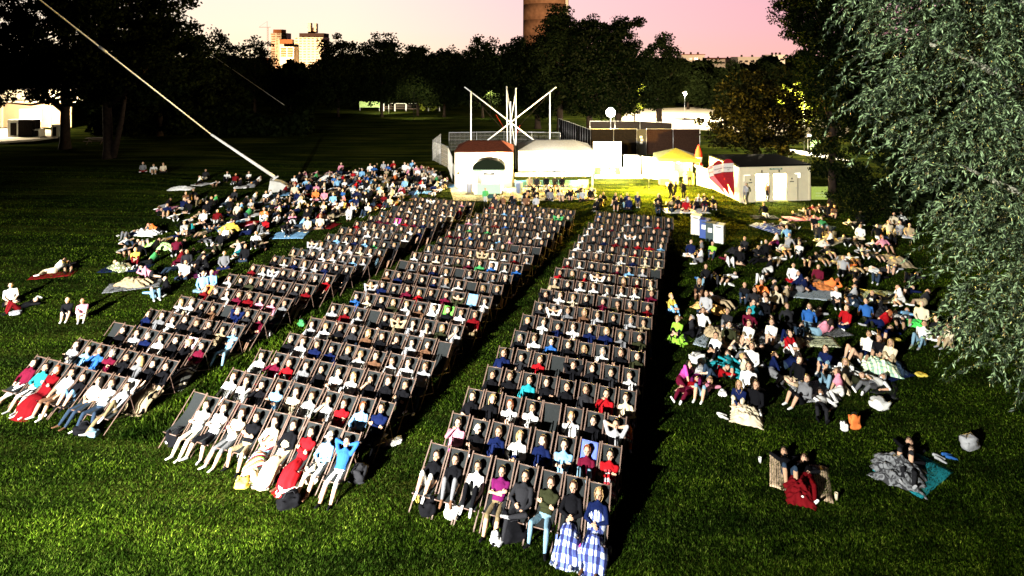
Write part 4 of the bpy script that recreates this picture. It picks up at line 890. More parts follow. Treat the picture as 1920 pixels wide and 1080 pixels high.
 (1647, 448, 'cross_legged', 'black', 'white', 'brown', 'short', .1, 'between the bush and the willow'), (1668, 440, 'hugging_knees', 'cream', 'beige', 'brown', 'short', .1, 'between the bush and the willow'), (1676, 424, 'cross_legged', 'cream', 'charcoal', 'red', 'bob', .1, 'between the bush and the willow'), (1692, 422, 'cross_legged', 'white', 'black', 'brown', 'short', .1, 'at the left edge of the willow'),
 (1688, 440, 'hugging_knees', 'light_grey', 'grey', 'brown', 'short', .1, 'at the left edge of the willow'), (1705, 446, 'cross_legged', 'beige', 'light_grey', 'brown', 'bob', .1, 'at the left edge of the willow'), (1560, 458, 'on_side', 'white', 'black', 'brown', 'short', .4, 'in the loose group below the bush'), (1585, 455, 'lying_back', 'grey', 'black', 'brown', 'short', .4, 'in the loose group below the bush'),
 (1640, 465, 'lying_back', 'white', 'black', 'brown', 'bob', .4, 'in the loose group below the bush'), (1660, 470, 'cross_legged', 'pink', 'black', 'red', 'bob', .4, 'in the loose group below the bush'), (1310, 386, 'cross_legged', 'white', 'brown', 'brown', 'short', .1, 'near the red flags'), (1322, 392, 'hugging_knees', 'black', 'maroon', 'dark', 'short', .1, 'near the red flags'), (1292, 386, 'cross_legged', 'white', 'cream', 'dark', 'short', .1, 'near the red flags'),
]
RN = random.Random(9)
for t_ in NEARP:
    if t_[2] in ('cross_legged', 'hugging_knees') and RN.random() < .36: t_ = t_[:2]+(RN.choice(['lying_back', 'lying_knees_up', 'lounging_knees', 'on_side', 'leaning_back']),)+t_[3:7]+(t_[7]+.4,)+t_[8:]
    lawn(*t_[:7], off=t_[7], where=t_[8])
LEFTP = [
 (20, 568, 'cross_legged', 'white', 'black', 'dark', 'bob', .4, 'at the left picture edge'), (34, 582, 'lying_knees_up', 'black', 'dark_red', 'dark', 'short', -.8, 'at the left picture edge'), (128, 595, 'hugging_knees', 'black', 'black', 'dark', 'short', .1, 'alone on the grass left of the chairs'), (155, 597, 'hugging_knees', 'pink', 'cream', 'dark', 'bob', .3, 'beside the black top on the grass'),
 (103, 512, 'on_side', 'white', 'cream', 'dark', 'long', -.5, 'on the red cloth'), (128, 505, 'lying_back', 'black', 'black', 'brown', 'cap', .3, 'behind the red cloth'),
 (275, 440, 'lying_back', 'cream', 'white', 'dark', 'bob', 1.2, 'under the white blanket'), (295, 436, 'on_side', 'orange', 'black', 'red', 'bob', 1.3, 'beside the white blanket'), (268, 462, 'lying_knees_up', 'charcoal', 'grey', 'brown', 'short', .7, 'beside the lime blanket'), (290, 462, 'lying_back', 'lime', 'lime', 'brown', 'short', 1.1, 'under the lime blanket'),
 (254, 494, 'hugging_knees', 'yellow', 'dark_red', 'fair', 'bob', .3, 'on the blue mat'), (228, 502, 'lying_back', 'olive', 'khaki', 'fair', 'bob', .8, 'under the leaf cover on the blue mat'), (340, 494, 'on_side', 'dark_red', 'maroon', 'dark', 'bob', .3, 'beside the straw bag'), (350, 500, 'cross_legged', 'charcoal', 'white', 'brown', 'short', .3, 'beside the straw bag'),
 (258, 533, 'lying_back', 'beige', 'beige', 'dark', 'short', 1.2, 'under the beige blanket'), (284, 520, 'on_side', 'pink', 'charcoal', 'dark', 'bob', 1.3, 'behind the beige blanket'), (290, 558, 'lying_knees_up', 'light_blue', 'faded_denim', 'brown', 'short', .6, 'in front of the dark blanket'), (315, 548, 'on_side', 'black', 'black', 'brown', 'short', .6, 'in front of the dark blanket'),
 (420, 503, 'cross_legged', 'grey', 'navy', 'brown', 'bob', .3, 'hunched in a grey hoodie'), (372, 512, 'lying_back', 'white', 'black', 'fair', 'short', .6, 'on the purple mat'), (388, 505, 'on_side', 'black', 'charcoal', 'brown', 'short', .6, 'on the purple mat'), (380, 545, 'cross_legged', 'light_blue', 'faded_denim', 'fair', 'bob', .1, 'just behind the left block'), (396, 542, 'cross_legged', 'light_blue', 'beige', 'dark', 'short', .1, 'just behind the left block'),
 (345, 440, 'hugging_knees', 'light_grey', 'white', 'grey', 'short', .4, 'by the teal bundle'), (362, 438, 'on_side', 'teal', 'black', 'brown', 'short', .5, 'like a teal bundle'), (425, 436, 'lying_back', 'light_blue', 'yellow', 'fair', 'bob', .6, 'under the yellow blanket'),
 (388, 455, 'lying_back', 'charcoal', 'grey', 'brown', 'short', .5, 'left of the white shirt'), (405, 472, 'lying_knees_up', 'black', 'olive', 'brown', 'bob', .6, 'in the thin middle of the left lawn'), (450, 478, 'on_side', 'white', 'teal', 'brown', 'short', .5, 'near the chair rows'), (478, 462, 'lounging_knees', 'white', 'black', 'brown', 'short', .2, 'near the chair rows'), (422, 452, 'cross_legged', 'white', 'black', 'dark', 'short', .2, 'near the chair rows'),
 (268, 330, 'cross_legged', 'grey', 'dark_red', 'brown', 'short', .2, 'left of three far up the lawn'), (288, 333, 'lounging_knees', 'white', 'beige', 'fair', 'bob', .2, 'middle of three far up the lawn'), (306, 330, 'cross_legged', 'cream', 'black', 'fair', 'long', .2, 'right of three far up the lawn'),
]
for t_ in LEFTP: lawn(*t_[:7], off=t_[7], where=t_[8], grp=L_)
# looser crowd further back: ground polygons as picture corners, filled with spaced people
def inpoly(x, y, P_):
    c = False; j = len(P_)-1
    for i in range(len(P_)):
        if (P_[i][1] > y) != (P_[j][1] > y) and x < (P_[j][0]-P_[i][0])*(y-P_[i][1])/(P_[j][1]-P_[i][1])+P_[i][0]: c = not c
        j = i
    return c
LAWNP = ['lying_back']*3+['on_side']*3+['cross_legged']*4+['hugging_knees']*4+['leaning_back']*2+['lounging_knees']*3+['lying_back']*3+['lying_knees_up']*2+['on_side']*3+['prone']
def crowd(poly, n, mind, where, shirts=SHIRTS, seed=5, grp=L_, poses=LAWNP):
    rr = random.Random(seed); got = []; xs = [p[0] for p in poly]; ys = [p[1] for p in poly]; tries = 0
    while len(got) < n and tries < n*60:
        tries += 1; px, py = rr.uniform(min(xs), max(xs)), rr.uniform(min(ys), max(ys))
        if not inpoly(px, py, poly): continue
        p = G(px, py)
        if any((p-q).length < mind for q in got) or any((p-q['loc']).length < .62 for q in PEOPLE): continue
        got.append(p); lawn(px, py, rr.choice(poses), rr.choice(shirts), rr.choice(TROUS+['beige', 'white', 'white']), rr.choice(HAIRC), rr.choice(CUTS), off=rr.uniform(-.4, .5), where=where, grp=grp)
    return got
PALE = SHIRTS+['white']*6+['cream']*5+['pink']*3+['red', 'orange', 'light_blue', 'light_grey']
spots = []
spots += crowd([(300, 385), (380, 372), (470, 378), (440, 428), (300, 420)], 26, .85, 'in the upper left picnic crowd', seed=21)
spots += crowd([(470, 378), (560, 352), (700, 352), (830, 366), (757, 380), (700, 400), (560, 440), (500, 450), (430, 432)], 105, .78, 'in the dense crowd behind the left block', PALE, 22)
spots += crowd([(640, 330), (700, 318), (800, 316), (836, 340), (838, 366), (700, 360), (600, 352)], 75, .8, 'in the pale crowd by the stall fence', PALE, 23)
spots += crowd([(366, 338), (486, 340), (486, 352), (366, 350)], 13, 1.3, 'in the thin line of picnickers far up the lawn', seed=24)
spots += crowd([(560, 330), (640, 322), (640, 350), (540, 352)], 14, 1.2, 'right of the cable anchor', PALE, 25)
crowd([(925, 384), (990, 380), (1010, 388), (930, 392)], 8, .7, 'behind the middle block before the stalls', ['black']*4+['charcoal', 'brown', 'light_grey'], 26, 'people before the food stalls', ['cross_legged', 'hugging_knees'])
crowd([(985, 366), (1110, 366), (1115, 378), (985, 378)], 16, .8, 'on the grass before the blue banner', ['black']*4+['charcoal', 'light_grey', 'brown', 'grey'], 27, 'people before the food stalls', ['cross_legged', 'hugging_knees', 'lounging_knees'])
crowd([(1120, 382), (1195, 380), (1205, 392), (1120, 394)], 10, .8, 'behind the right block of chairs', ['black']*6+['charcoal', 'navy'], 28, 'people before the food stalls', ['cross_legged', 'hugging_knees', 'lounging_knees'])
crowd([(1222, 378), (1340, 382), (1335, 398), (1230, 400)], 14, .9, 'in the dark cluster near the red flags', ['black']*6+['white', 'red', 'brown'], 29, R_)
crowd([(1300, 520), (1450, 450), (1600, 440), (1700, 450), (1740, 560), (1790, 640), (1640, 735), (1290, 735), (1285, 570)], 40, .9, 'in the packed picnic crowd on the right', seed=31, grp=R_, poses=['lying_back']*4+['lying_knees_up']*4+['on_side']*4+['hugging_knees']*2+['cross_legged']*2+['leaning_back', 'prone'])
crowd([(215, 440), (330, 425), (470, 430), (520, 460), (440, 500), (330, 530), (230, 480)], 22, 1.1, 'scattered on the left lawn', seed=32, poses=['lying_back']*3+['lying_knees_up']*2+['on_side']*3+['cross_legged']*2+['leaning_back'])
# bench sitters, standing people
B1 = [(993, 358), (1006, 358), (1024, 358), (1040, 358), (1054, 358)]
for k_, (px, py) in enumerate(B1):
    lawn(px, py, 'bench', ['beige', 'charcoal', 'black', 'charcoal', 'black'][k_], ['black', 'black', 'beige', 'brown', 'black'][k_], ['fair', 'brown', 'dark', 'red', 'dark'][k_], 'short', face=rnd.uniform(-.2, .3), where=['leftmost on the bench', 'second on the bench', 'middle of the bench', 'fourth on the bench', 'rightmost on the bench'][k_]+' before the blue banner', grp='people on the bench')
lawn(1293, 351, 'standing', 'brown', 'black', 'red', 'short', face=2.6, where='waiting at the lit yellow stall', grp='standing people', sleeves=True, legs=True)
lawn(1438, 378, 'standing_arms_down', 'brown', 'black', 'dark', 'long', face=1.9, where='in front of the open cabin door', grp='standing people', sleeves=True, legs=True, scale=.92)
lawn(1398, 382, 'standing', 'light_grey', 'grey', 'fair', 'short', face=-1.2, where='by the left window of the white cabin', grp='standing people', scale=.95)
for k_, (px, py, s_, hd_) in enumerate([(1257, 374, 'black', 'brown'), (1266, 376, 'charcoal', 'dark'), (1281, 374, 'black', 'dark')]):
    lawn(px, py, 'standing', s_, 'black', hd_, 'short', face=[.4, -1.9, 2.4][k_], where=['left of three', 'middle of three', 'right of three'][k_]+' standing near the crate', grp='standing people', sleeves=True, legs=True, scale=.9)
lawn(910, 388, 'standing', 'green', 'light_grey', 'brown', 'short', face=.3, where='in the gap between left and middle blocks', grp='standing people', scale=.85)

# ---- turn them into objects: the 300 that show largest singly, the rest as one crowd
PEOPLE.sort(key=lambda p: math.hypot(p['loc'].x, p['loc'].y))
CV = []; CF_ = []; CM = []; CC = []; off_ = 0
used = {}
def lowdata(pn):
    if pn not in used:
        m = POSES[pn]['low']; nv = len(m.vertices); co = np.empty(nv*3, np.float32); m.vertices.foreach_get('co', co); m.calc_loop_triangles()
        nt_ = len(m.loop_triangles); tr = np.empty(nt_*3, np.int32); m.loop_triangles.foreach_get('vertices', tr)
        mi = np.empty(nt_, np.int32); m.loop_triangles.foreach_get('material_index', mi)
        used[pn] = (co.reshape(-1, 3), tr.reshape(-1, 3), mi)
    return used[pn]
HLOW = {}
for k_, (rx, zz) in dict(short=(.086, 0), long=(.092, -.05), bob=(.094, -.02), bun=(.086, 0), cap=(.088, .02)).items():
    V_, F_ = ell(V3(0, -.022, .022+zz*.6), (V3(1, 0, 0), V3(0, 1, 0), V3(0, 0, 1)), (rx, .10, .108-zz), 8); tri = []
    for f in F_:
        for q in range(1, len(f)-1): tri.append((f[0], f[q], f[q+1]))
    HLOW[k_] = (np.array(V_), np.array(tri))
AN = dict(a='')
seen = {}
for i, p in enumerate(PEOPLE):
    ps = POSES[p['pose']]; sk = rnd.choice(SKINS); ob = None
    if i < 300:
        o = link('person', ps['mesh'], None, p['loc'], p['rz']); o.scale = (p['scale']*(-1 if rnd.random() < .5 else 1), p['scale'], p['scale'])
        if p['seat']: o.rotation_euler.z += rnd.uniform(-.14, .14); o.location += Vector((rnd.uniform(-.02, .02), 0, rnd.uniform(-.015, .01)))
        person_colors(o, p['shirt'], p['trousers'], sk, p['sleeves'], p['legs'], p['shoes'])
        if p['seat']: lab = f"person in {cw(p['shirt'])}, {PW[p['pose']]}, {p['where']}"
        else: lab = f"person in {cw(p['shirt'])} top, {PW[p['pose']]} {p['where']}"
        if lab in seen: lab = lab.replace(' top,', f" top and {cw(p['trousers'])} trousers,")
        if lab in seen: lab = lab.replace('person in', f"{p['hair']}-haired person in")
        if lab in seen:
            lab = lab+(', nearer the camera' if 'nearer' not in seen else '')
        seen[lab] = 1; ws = lab.split()
        tag(o, ' '.join(ws[:16]), 'person', p['grp'] or 'people in deck chairs')
        h = link('hair', HAIR[p['cut']], o); h.matrix_local = ps['head'] @ Matrix.Scale(1.03, 4); h['hair'] = HAIRS[p['hair']] if p['cut'] != 'cap' else (.55, .52, .45)
        p['obj'] = o
    else:
        R = np.array(Matrix.Rotation(p['rz'], 3, 'Z')); co, tr, mi = lowdata(p['pose'])
        col = [sk, PAL[p['shirt']], PAL[p['shirt']] if p['sleeves'] else sk, PAL[p['trousers']], PAL[p['trousers']] if p['legs'] else sk, PAL[p['shoes']], (.03, .02, .015), (.3, .1, .1)]
        CV.append(co@R.T*p['scale']+np.array(p['loc'])); CF_.append(tr+off_); CC.append(np.array(col)[mi]); off_ += len(co)
        hv, ht = HLOW[p['cut']]; M3 = np.array(ps['head']); hv2 = (hv@M3[:3, :3].T+M3[:3, 3])@R.T*p['scale']+np.array(p['loc'])
        CV.append(hv2); CF_.append(ht+off_); CC.append(np.tile(np.array(HAIRS[p['hair']]), (len(ht), 1))); off_ += len(hv2)
m = bpy.data.materials.new('far_crowd'); m.use_nodes = True; t = m.node_tree; b = t.nodes['Principled BSDF']; b.inputs['Roughness'].default_value = .8; b.inputs['Specular IOR Level'].default_value = .05
a_ = t.nodes.new('ShaderNodeAttribute'); a_.attribute_name = 'cloth'; t.links.new(a_.outputs['Color'], b.inputs['Base Color'])
me = raw_mesh('seated_crowd', np.concatenate(CV), np.concatenate(CF_), [m], smooth=True)
cc = np.concatenate(CC); at_ = me.attributes.new('cloth', 'FLOAT_COLOR', 'FACE'); at_.data.foreach_set('color', np.concatenate([cc, np.ones((len(cc), 1))], 1).astype(np.float32).ravel())
tag(link('crowd', me), 'rest of the audience in the rear chair rows and on the far grass', 'crowd', kind='stuff')
print('people', len(PEOPLE), 'chairs', len(CHAIRS))
# ------------------------------------------------------------------ cloth patterns
def pattern(name, kind, cols, scale=10.0, rot=0.0, rough=.85):
    if name in _mats: return _mats[name]
    m = bpy.data.materials.new(name); m.use_nodes = True; t = m.node_tree; b = t.nodes['Principled BSDF']; b.inputs['Roughness'].default_value = rough
    c = t.nodes.new('ShaderNodeTexCoord'); mp = t.nodes.new('ShaderNodeMapping'); mp.inputs['Rotation'].default_value = (0, 0, rot); t.links.new(c.outputs['UV'], mp.inputs[0])
    sp = t.nodes.new('ShaderNodeSeparateXYZ'); t.links.new(mp.outputs[0], sp.inputs[0])
    def frac(o_, sc):
        a = t.nodes.new('ShaderNodeMath'); a.operation = 'MULTIPLY'; a.inputs[1].default_value = sc; t.links.new(o_, a.inputs[0])
        f = t.nodes.new('ShaderNodeMath'); f.operation = 'FRACT'; t.links.new(a.outputs[0], f.inputs[0]); return f.outputs[0]
    def cr(f, cs):
        r = t.nodes.new('ShaderNodeValToRGB'); r.color_ramp.interpolation = 'CONSTANT'
        while len(r.color_ramp.elements) < len(cs): r.color_ramp.elements.new(.5)
        for i, (e, q) in enumerate(zip(r.color_ramp.elements, cs)): e.position = i/len(cs); e.color = (*q, 1)
        t.links.new(f, r.inputs[0]); return r.outputs[0]
    if kind == 'stripes': out = cr(frac(sp.outputs[1], scale), cols)
    elif kind == 'stripes_x': out = cr(frac(sp.outputs[0], scale), cols)
    elif kind == 'plaid':
        x = cr(frac(sp.outputs[0], scale), [(1, 1, 1), (1, 1, 1), cols[1], (1, 1, 1), cols[1], cols[1]]); y = cr(frac(sp.outputs[1], scale), [cols[0], cols[0], cols[2], cols[0], cols[2], cols[2]])
        k = t.nodes.new('ShaderNodeMix'); k.data_type = 'RGBA'; k.blend_type = 'MULTIPLY'; k.inputs[0].default_value = 1; t.links.new(x, k.inputs[6]); t.links.new(y, k.inputs[7]); out = k.outputs[2]
    else:
        v = t.nodes.new('ShaderNodeTexVoronoi'); v.inputs['Scale'].default_value = scale; t.links.new(mp.outputs[0], v.inputs['Vector'])
        out = cr(v.outputs['Distance'], cols)
    t.links.new(out, b.inputs['Base Color']); _mats[name] = m; return m
def cloth_grid(name, fn, nu, nv, m, thick=.012):
    """fn(u, v) -> point, u and v in 0..1; a real sheet with thickness and UVs"""
    bm = bmesh.new(); uvl = bm.loops.layers.uv.new('UVMap'); g = [[bm.verts.new(fn(i/nu, j/nv)) for j in range(nv+1)] for i in range(nu+1)]; uvd = {}
    for i in range(nu):
        for j in range(nv):
            f = bm.faces.new((g[i][j], g[i+1][j], g[i+1][j+1], g[i][j+1])); f.smooth = True
            for lp, (a, b) in zip(f.loops, ((i, j), (i+1, j), (i+1, j+1), (i, j+1))): lp[uvl].uv = (a/nu, b/nv)
    bmesh.ops.recalc_face_normals(bm, faces=bm.faces); bmesh.ops.solidify(bm, geom=bm.faces[:], thickness=thick)
    for f in bm.faces: f.smooth = True
    me = bpy.data.meshes.new(name); bm.to_mesh(me); bm.free(); me.materials.append(m); return me
def nz(x, y, s=0, k=1.0): return noise.noise(Vector((x*k, y*k, s)))
def mat_on_grass(px, py, w, l, rot, m, label, name='picnic_blanket', cat='blanket', lift=.03, amp=.018, seed=0, grp='picnic blankets on the grass', z=None):
    p = G(px, py); p.z = gh(p.x, p.y)
    nu, nv = max(4, int(w*7)), max(4, int(l*7))
    me = cloth_grid(name, lambda u, v: ((u-.5)*w+.03*nz(v*4, seed, 1), (v-.5)*l+.03*nz(u*4, seed, 2), lift+amp*nz(u*w, v*l, seed, 4)*2), nu, nv, m)
    return tag(link(name, me, None, p, rot), label, cat, grp)
def mound(px, py, w, l, h, rot, m, label, seed=0, name='blanket', cat='blanket', lenz=None):
    """a blanket lying over somebody: a ridge with folds"""
    p = G(px, py); p.z = gh(p.x, p.y)
    def fn(u, v):
        x, y = (u-.5)*2, (v-.5)*2; e = max(0, 1-x*x*1.05)**.8*max(0, 1-abs(y)**3*.95)
        z = h*e*(.8+.5*nz(y*1.3, 3, seed))+(.09*nz(x*2.2, y*4, seed, 1.6)+.05*nz(x*6, y*9, seed))*(.25+e)+.03
        return (x*w/2*(1+.30*nz(y*2.6, 0, seed)+.1*nz(y*7, 1, seed)), y*l/2*(1+.22*nz(x*2.5, 5, seed)), max(.015, z))
    return tag(link(name, cloth_grid(name, fn, 26, 40, m), None, p, facing(p, rot)), label, cat, 'blankets wrapped round people')
def lap_blanket(block, row, seat_i, m, label, spread=.34, top=.30, seed=0, reach=1.0, drop=.10, rx=0):
    """cover over the lap and legs of somebody in a deck chair, hanging to the grass"""
    c = next(q for q in CHAIRS if q['block'] == block and q['row'] == row and q['seat'] == seat_i)
    pn = c['person']['pose'] if c['person'] else 'lap'; ps = POSES[pn]
    a = HP+T_*top+N_*.15; b = HP+T_*.02+N_*.20; kn = (ps['knees'][0]+ps['knees'][1])/2+V3(0, -.03, .10); an = (ps['ankles'][0]+ps['ankles'][1])/2
    e1 = an+V3(0, -.05, .12); path = [a, b, kn*.5+b*.5+V3(0, 0, .03), kn, kn*.5+e1*.5+V3(0, -.08, .0), an*.2+e1*.8, V3(0, e1[1]-.16, .03)]
    k_ = 2+int(reach*4.01); path = path[:k_+1]; hw = [spread*.75, spread*.8, spread*.9, spread, spread*1.05, spread*1.1, spread*1.15][:k_+1]
    def cat_(arr, t_):
        t_ *= len(arr)-1; i = min(int(t_), len(arr)-2); f = t_-i; g = lambda j: np.array(arr[max(0, min(len(arr)-1, j))])
        return .5*((2*g(i))+(-g(i-1)+g(i+1))*f+(2*g(i-1)-5*g(i)+4*g(i+1)-g(i+2))*f*f+(-g(i-1)+3*g(i)-3*g(i+1)+g(i+2))*f**3)
    def fn(u, v):
        p = cat_(path, v); w = float(cat_([[h] for h in hw], v)[0]); x = (u-.5)*2
        fold = .028*nz(x*3.2, v*2.5, seed)+.018*nz(x*8, v*3, seed+4); side = abs(x)**2.4*drop*2.2
        d = V3(0, -.35, .75) if v < .5 else V3(0, -.8, .3)
        q = p+d*(fold*1.6-side*.7); return (x*w*(1+.15*nz(v*4, 2, seed))+rx*v, q[1], max(.02, q[2]-side*.5))
    o = link('blanket', cloth_grid('blanket', fn, 26, 40, m), None, c['loc'], c['rz']); return tag(o, label, 'blanket', 'blankets over people in deck chairs')
def towel_on_chair(block, row, seat_i, m, label, v1=.35):
    c = next(q for q in CHAIRS if q['block'] == block and q['row'] == row and q['seat'] == seat_i)
    def fn(u, v):
        t_ = v*v1; p = CT*(1-t_)+CF*t_; sag = -.19*math.sin(math.pi*max(t_, 1e-4)**.8); return ((u-.5)*.46, p[1]+.03*math.sin(math.pi*t_)-.015, p[2]+sag+.028+.008*nz(u*4, v*3, 1))
    return tag(link('towel', cloth_grid('towel', fn, 8, 10, m, .01), None, c['loc'], c['rz']), label, 'towel', 'towels hung over deck chairs')
c_ = PAL
P_multi = pattern('striped_wool', 'stripes', [c_['cream'], c_['orange'], c_['black'], c_['white'], c_['red'], c_['black'], c_['lime'], c_['white'], c_['brown'], c_['orange'], c_['white'], c_['dark_red'], c_['light_blue']], 2.2, .35)
P_plaid = pattern('blue_white_plaid', 'plaid', [(.72, .80, .88), (.04, .06, .22), (.10, .14, .40)], 2.6)
P_redplaid = pattern('red_plaid', 'plaid', [(.45, .02, .03), (.25, .2, .25), (.55, .5, .5)], 4)
P_greenplaid = pattern('pale_green_plaid', 'plaid', [(.62, .75, .55), (.35, .5, .5), (.8, .8, .5)], 4)
P_bamboo = pattern('bamboo_slats', 'stripes_x', [(.62, .45, .28), (.55, .38, .22), (.66, .50, .33), (.10, .06, .035)], 26)
P_zebra = pattern('black_white_stripes', 'stripes', [c_['black'], c_['cream'], c_['black'], c_['black'], c_['white']], 3, .5)
P_pink = pattern('pink_striped_towel', 'stripes_x', [c_['pink'], c_['white'], c_['magenta'], c_['white'], c_['white']], 4)
P_leop = pattern('leopard_print', 'spots', [(.03, .02, .01), (.62, .33, .08), (.70, .42, .13), (.03, .02, .01)], 9)
P_leaf = pattern('leaf_print', 'spots', [(.55, .58, .4), (.5, .52, .3), (.06, .08, .05)], 12)
P_check = pattern('checkered_mat', 'plaid', [(.30, .32, .33), (.02, .02, .02), (.05, .05, .06)], 9)
P_bluepat = pattern('blue_grey_pattern', 'stripes', [(.35, .42, .45), (.06, .08, .1), (.5, .56, .58), (.15, .2, .24)], 9, .5)
P_yel = pattern('yellow_green_stripes', 'stripes_x', [(.55, .6, .3), (.35, .38, .15), (.6, .65, .4)], 11)
P_navys = pattern('navy_stripes', 'stripes', [(.02, .04, .14), (.18, .24, .42), (.02, .03, .1)], 12, .6)
P_camo = pattern('camouflage', 'spots', [(.30, .33, .18), (.10, .12, .05), (.45, .45, .3)], 11)
P_grey = pattern('grey_print', 'spots', [(.06, .06, .065), (.16, .165, .17), (.025, .025, .028)], 14)
def plain(c, v=.15): return mat('cloth_'+c, PAL[c], .85, var=v, vscale=5, bump=.4, bscale=9)
# covers on the front rows
lap_blanket('middle', 0, 5, P_multi, 'striped wool blanket in orange, red, black and green over a front-row sitter', .30, .36, 1)
lap_blanket('middle', 0, 6, plain('cream'), 'long cream blanket trailing to the grass, front row of middle block', .26, .34, 2, rx=-.12)
lap_blanket('middle', 0, 7, plain('red'), 'plain red blanket over the legs, front row of middle block', .27, .06, 3)
lap_blanket('right', 0, 6, P_plaid, 'blue and white plaid blanket over the black sweater sitter', .30, .02, 4)
lap_blanket('right', 0, 7, P_plaid, 'blue and white plaid blanket wrapped up to the fair haired sitter\'s chin', .31, .40, 5)
lap_blanket('left', 0, 2, plain('dark_red'), 'dark red blanket hanging to the grass, front row of left block', .36, .25, 6)
lap_blanket('left', 1, 0, plain('white'), 'white blanket over a lap, second row of left block', .30, .12, 7, .6)
lap_blanket('left', 1, 7, plain('beige'), 'big beige blanket pulled across two seats, second row of left block', .44, .16, 8, 1, rx=-.2)
lap_blanket('left', 2, 7, P_zebra, 'black and white striped blanket at the right end of the left block', .33, .12, 9)
lap_blanket('left', 2, 4, plain('red'), 'red blanket over a white shirt sitter, third row of left block', .28, .10, 10, .5)
lap_blanket('left', 2, 3, plain('dark_red'), 'dark red blanket, third row of left block', .27, .05, 11, .5)
lap_blanket('middle', 1, 5, plain('white'), 'puffy white blanket up to the chest, second row of middle block', .31, .34, 12, .6)
for s_, k_ in ((2, 13), (3, 14), (4, 15)): lap_blanket('right', 1, s_, plain('navy'), ['navy blanket wrapped to the neck, third seat of the second right row', 'navy blanket below a white top, fourth seat of the second right row', 'navy blanket beside the light blue shirt, second right row'][k_-13], .31, [.42, .24, .36][k_-13], k_, .7)
lap_blanket('right', 3, 7, P_redplaid, 'orange red plaid blanket, right end of the fourth row of right block', .28, .12, 16, .5)
lap_blanket('right', 1, 7, P_redplaid, 'red plaid blanket round the shoulders of the end sitter, second right row', .29, .38, 17, .4)
towel_on_chair('right', 1, 6, mat('blue_towelling', (.09, .13, .42), .95, var=.1), 'plain blue towel hung over a chair back in the second right row', .42)
towel_on_chair('left', 2, 6, P_pink, 'pink and white striped towel over a chair back, third left row')
towel_on_chair('left', 0, 7, plain('white'), 'white towel over a chair back at the end of the front left row', .5)
towel_on_chair('middle', 6, 7, mat('green_towelling', (.12, .5, .06), .95), 'bright green towel over a chair back in the middle block')
towel_on_chair('middle', 6, 6, plain('white'), 'white towel beside the green one in the middle block')
towel_on_chair('middle', 7, 8, plain('light_blue'), 'light blue towel over a chair back in the middle block')
towel_on_chair('middle', 10, 7, plain('white'), 'white towel over a chair back far up the middle block')
towel_on_chair('left', 5, 0, plain('orange'), 'orange cloth over the leftmost chair of the sixth left row')
towel_on_chair('left', 14, 3, plain('magenta'), 'magenta cloth over a chair far up the left block', .9)
# picnic mats and wraps
A_ = AX
mat_on_grass(1500, 896, 1.55, 1.45, -.42, P_bamboo, 'slatted bamboo mat under a lying couple', 'bamboo_mat', 'mat')
mound(1500, 925, .75, 1.1, .36, .62, plain('dark_red'), 'deep red blanket over the woman on the bamboo mat', 3)
mat_on_grass(1712, 885, 1.9, 1.25, .55, plain('teal', .1), 'pale teal sheet under the dark blanket at lower right', lift=.02)
mound(1684, 888, 1.25, 1.35, .30, .4, P_grey, 'dark grey patterned blanket over the couple at lower right', 5)
mound(1400, 785, .95, .9, .34, .5, plain('cream'), 'cream blanket over the knees of two seated women', 6)
mound(1650, 690, 1.2, 1.3, .34, .6, P_greenplaid, 'pale green plaid blanket spread by the reading person', 7)
mat_on_grass(1388, 630, 1.9, 2.0, .2, P_check, 'black checkered mat under a cream cover')
mound(1366, 638, .8, 1.25, .30, .8, plain('cream'), 'cream cover on the black checkered mat', 8)
mat_on_grass(1547, 617, 1.6, 1.5, .15, P_grey, 'grey printed mat right of the blue top sitter')
mat_on_grass(1512, 640, 2.4, 1.0, -.1, P_leaf, 'yellow and black leaf printed mat')
mat_on_grass(1523, 552, 2.6, 1.4, -.25, P_bluepat, 'blue grey patterned mat under two sleepers')
mound(1508, 538, .9, 1.2, .3, .9, plain('navy'), 'navy cover over the left sleeper on the patterned mat', 9)
mound(1543, 540, .8, 1.2, .3, -1.0, mat('rust_cloth', (.38, .13, .04), .9, var=.3), 'rust orange cover over the right sleeper on the patterned mat', 10)
mat_on_grass(1645, 556, 2.4, 1.5, -.2, P_yel, 'yellow green striped mat under the middle right group')
mound(1330, 580, 1.5, .9, .32, .0, P_leop, 'leopard print blanket over sitters near the deck chairs', 11)
mat_on_grass(1318, 634, .5, 1.6, -.5, P_bluepat, 'narrow striped towel beside the right block')
mound(1272, 638, .9, .9, .28, 0, plain('lime'), 'lime green cover at the edge of the right block', 12)
mound(1724, 612, 1.1, .8, .2, .1, mat('bright_green_cloth', (.06, .5, .08), .85, var=.2), 'bright green blanket by the willow', 13)
mound(1680, 492, 1.2, 2.0, .38, .8, plain('beige'), 'large beige blanket heap near the willow', 14)
mound(1440, 430, 1.0, 2.4, .34, 1.2, P_navys, 'navy striped cover over sleepers before the white cabin', 15)
mound(1545, 459, .7, 1.3, .22, .1, plain('white'), 'white blanket in the loose group below the bush', 16)
mound(1365, 695, 1.6, .9, .16, .4, plain('teal'), 'teal towel trailing behind the cream blanket pair', 17)
mound(1590, 705, 1.5, .8, .2, .3, plain('white'), 'white heap of cloth behind the white pillow', 18)
mat_on_grass(1433, 408, 1.9, 1.1, .0, plain('black'), 'black mat under the lone sitter before the cabin')
mat_on_grass(1505, 410, 2.6, 1.2, .1, plain('pink'), 'pale pink mat of the group by the green banner')
mat_on_grass(1285, 396, 3.4, 1.4, .0, plain('white'), 'white mat of the cluster near the red flags')
mat_on_grass(252, 536, 2.5, 1.3, .35, P_grey, 'dark patterned mat under the beige blanket')
mound(250, 534, .9, 1.7, .36, 1.2, plain('beige'), 'beige blanket over a sleeper on the left lawn', 20)
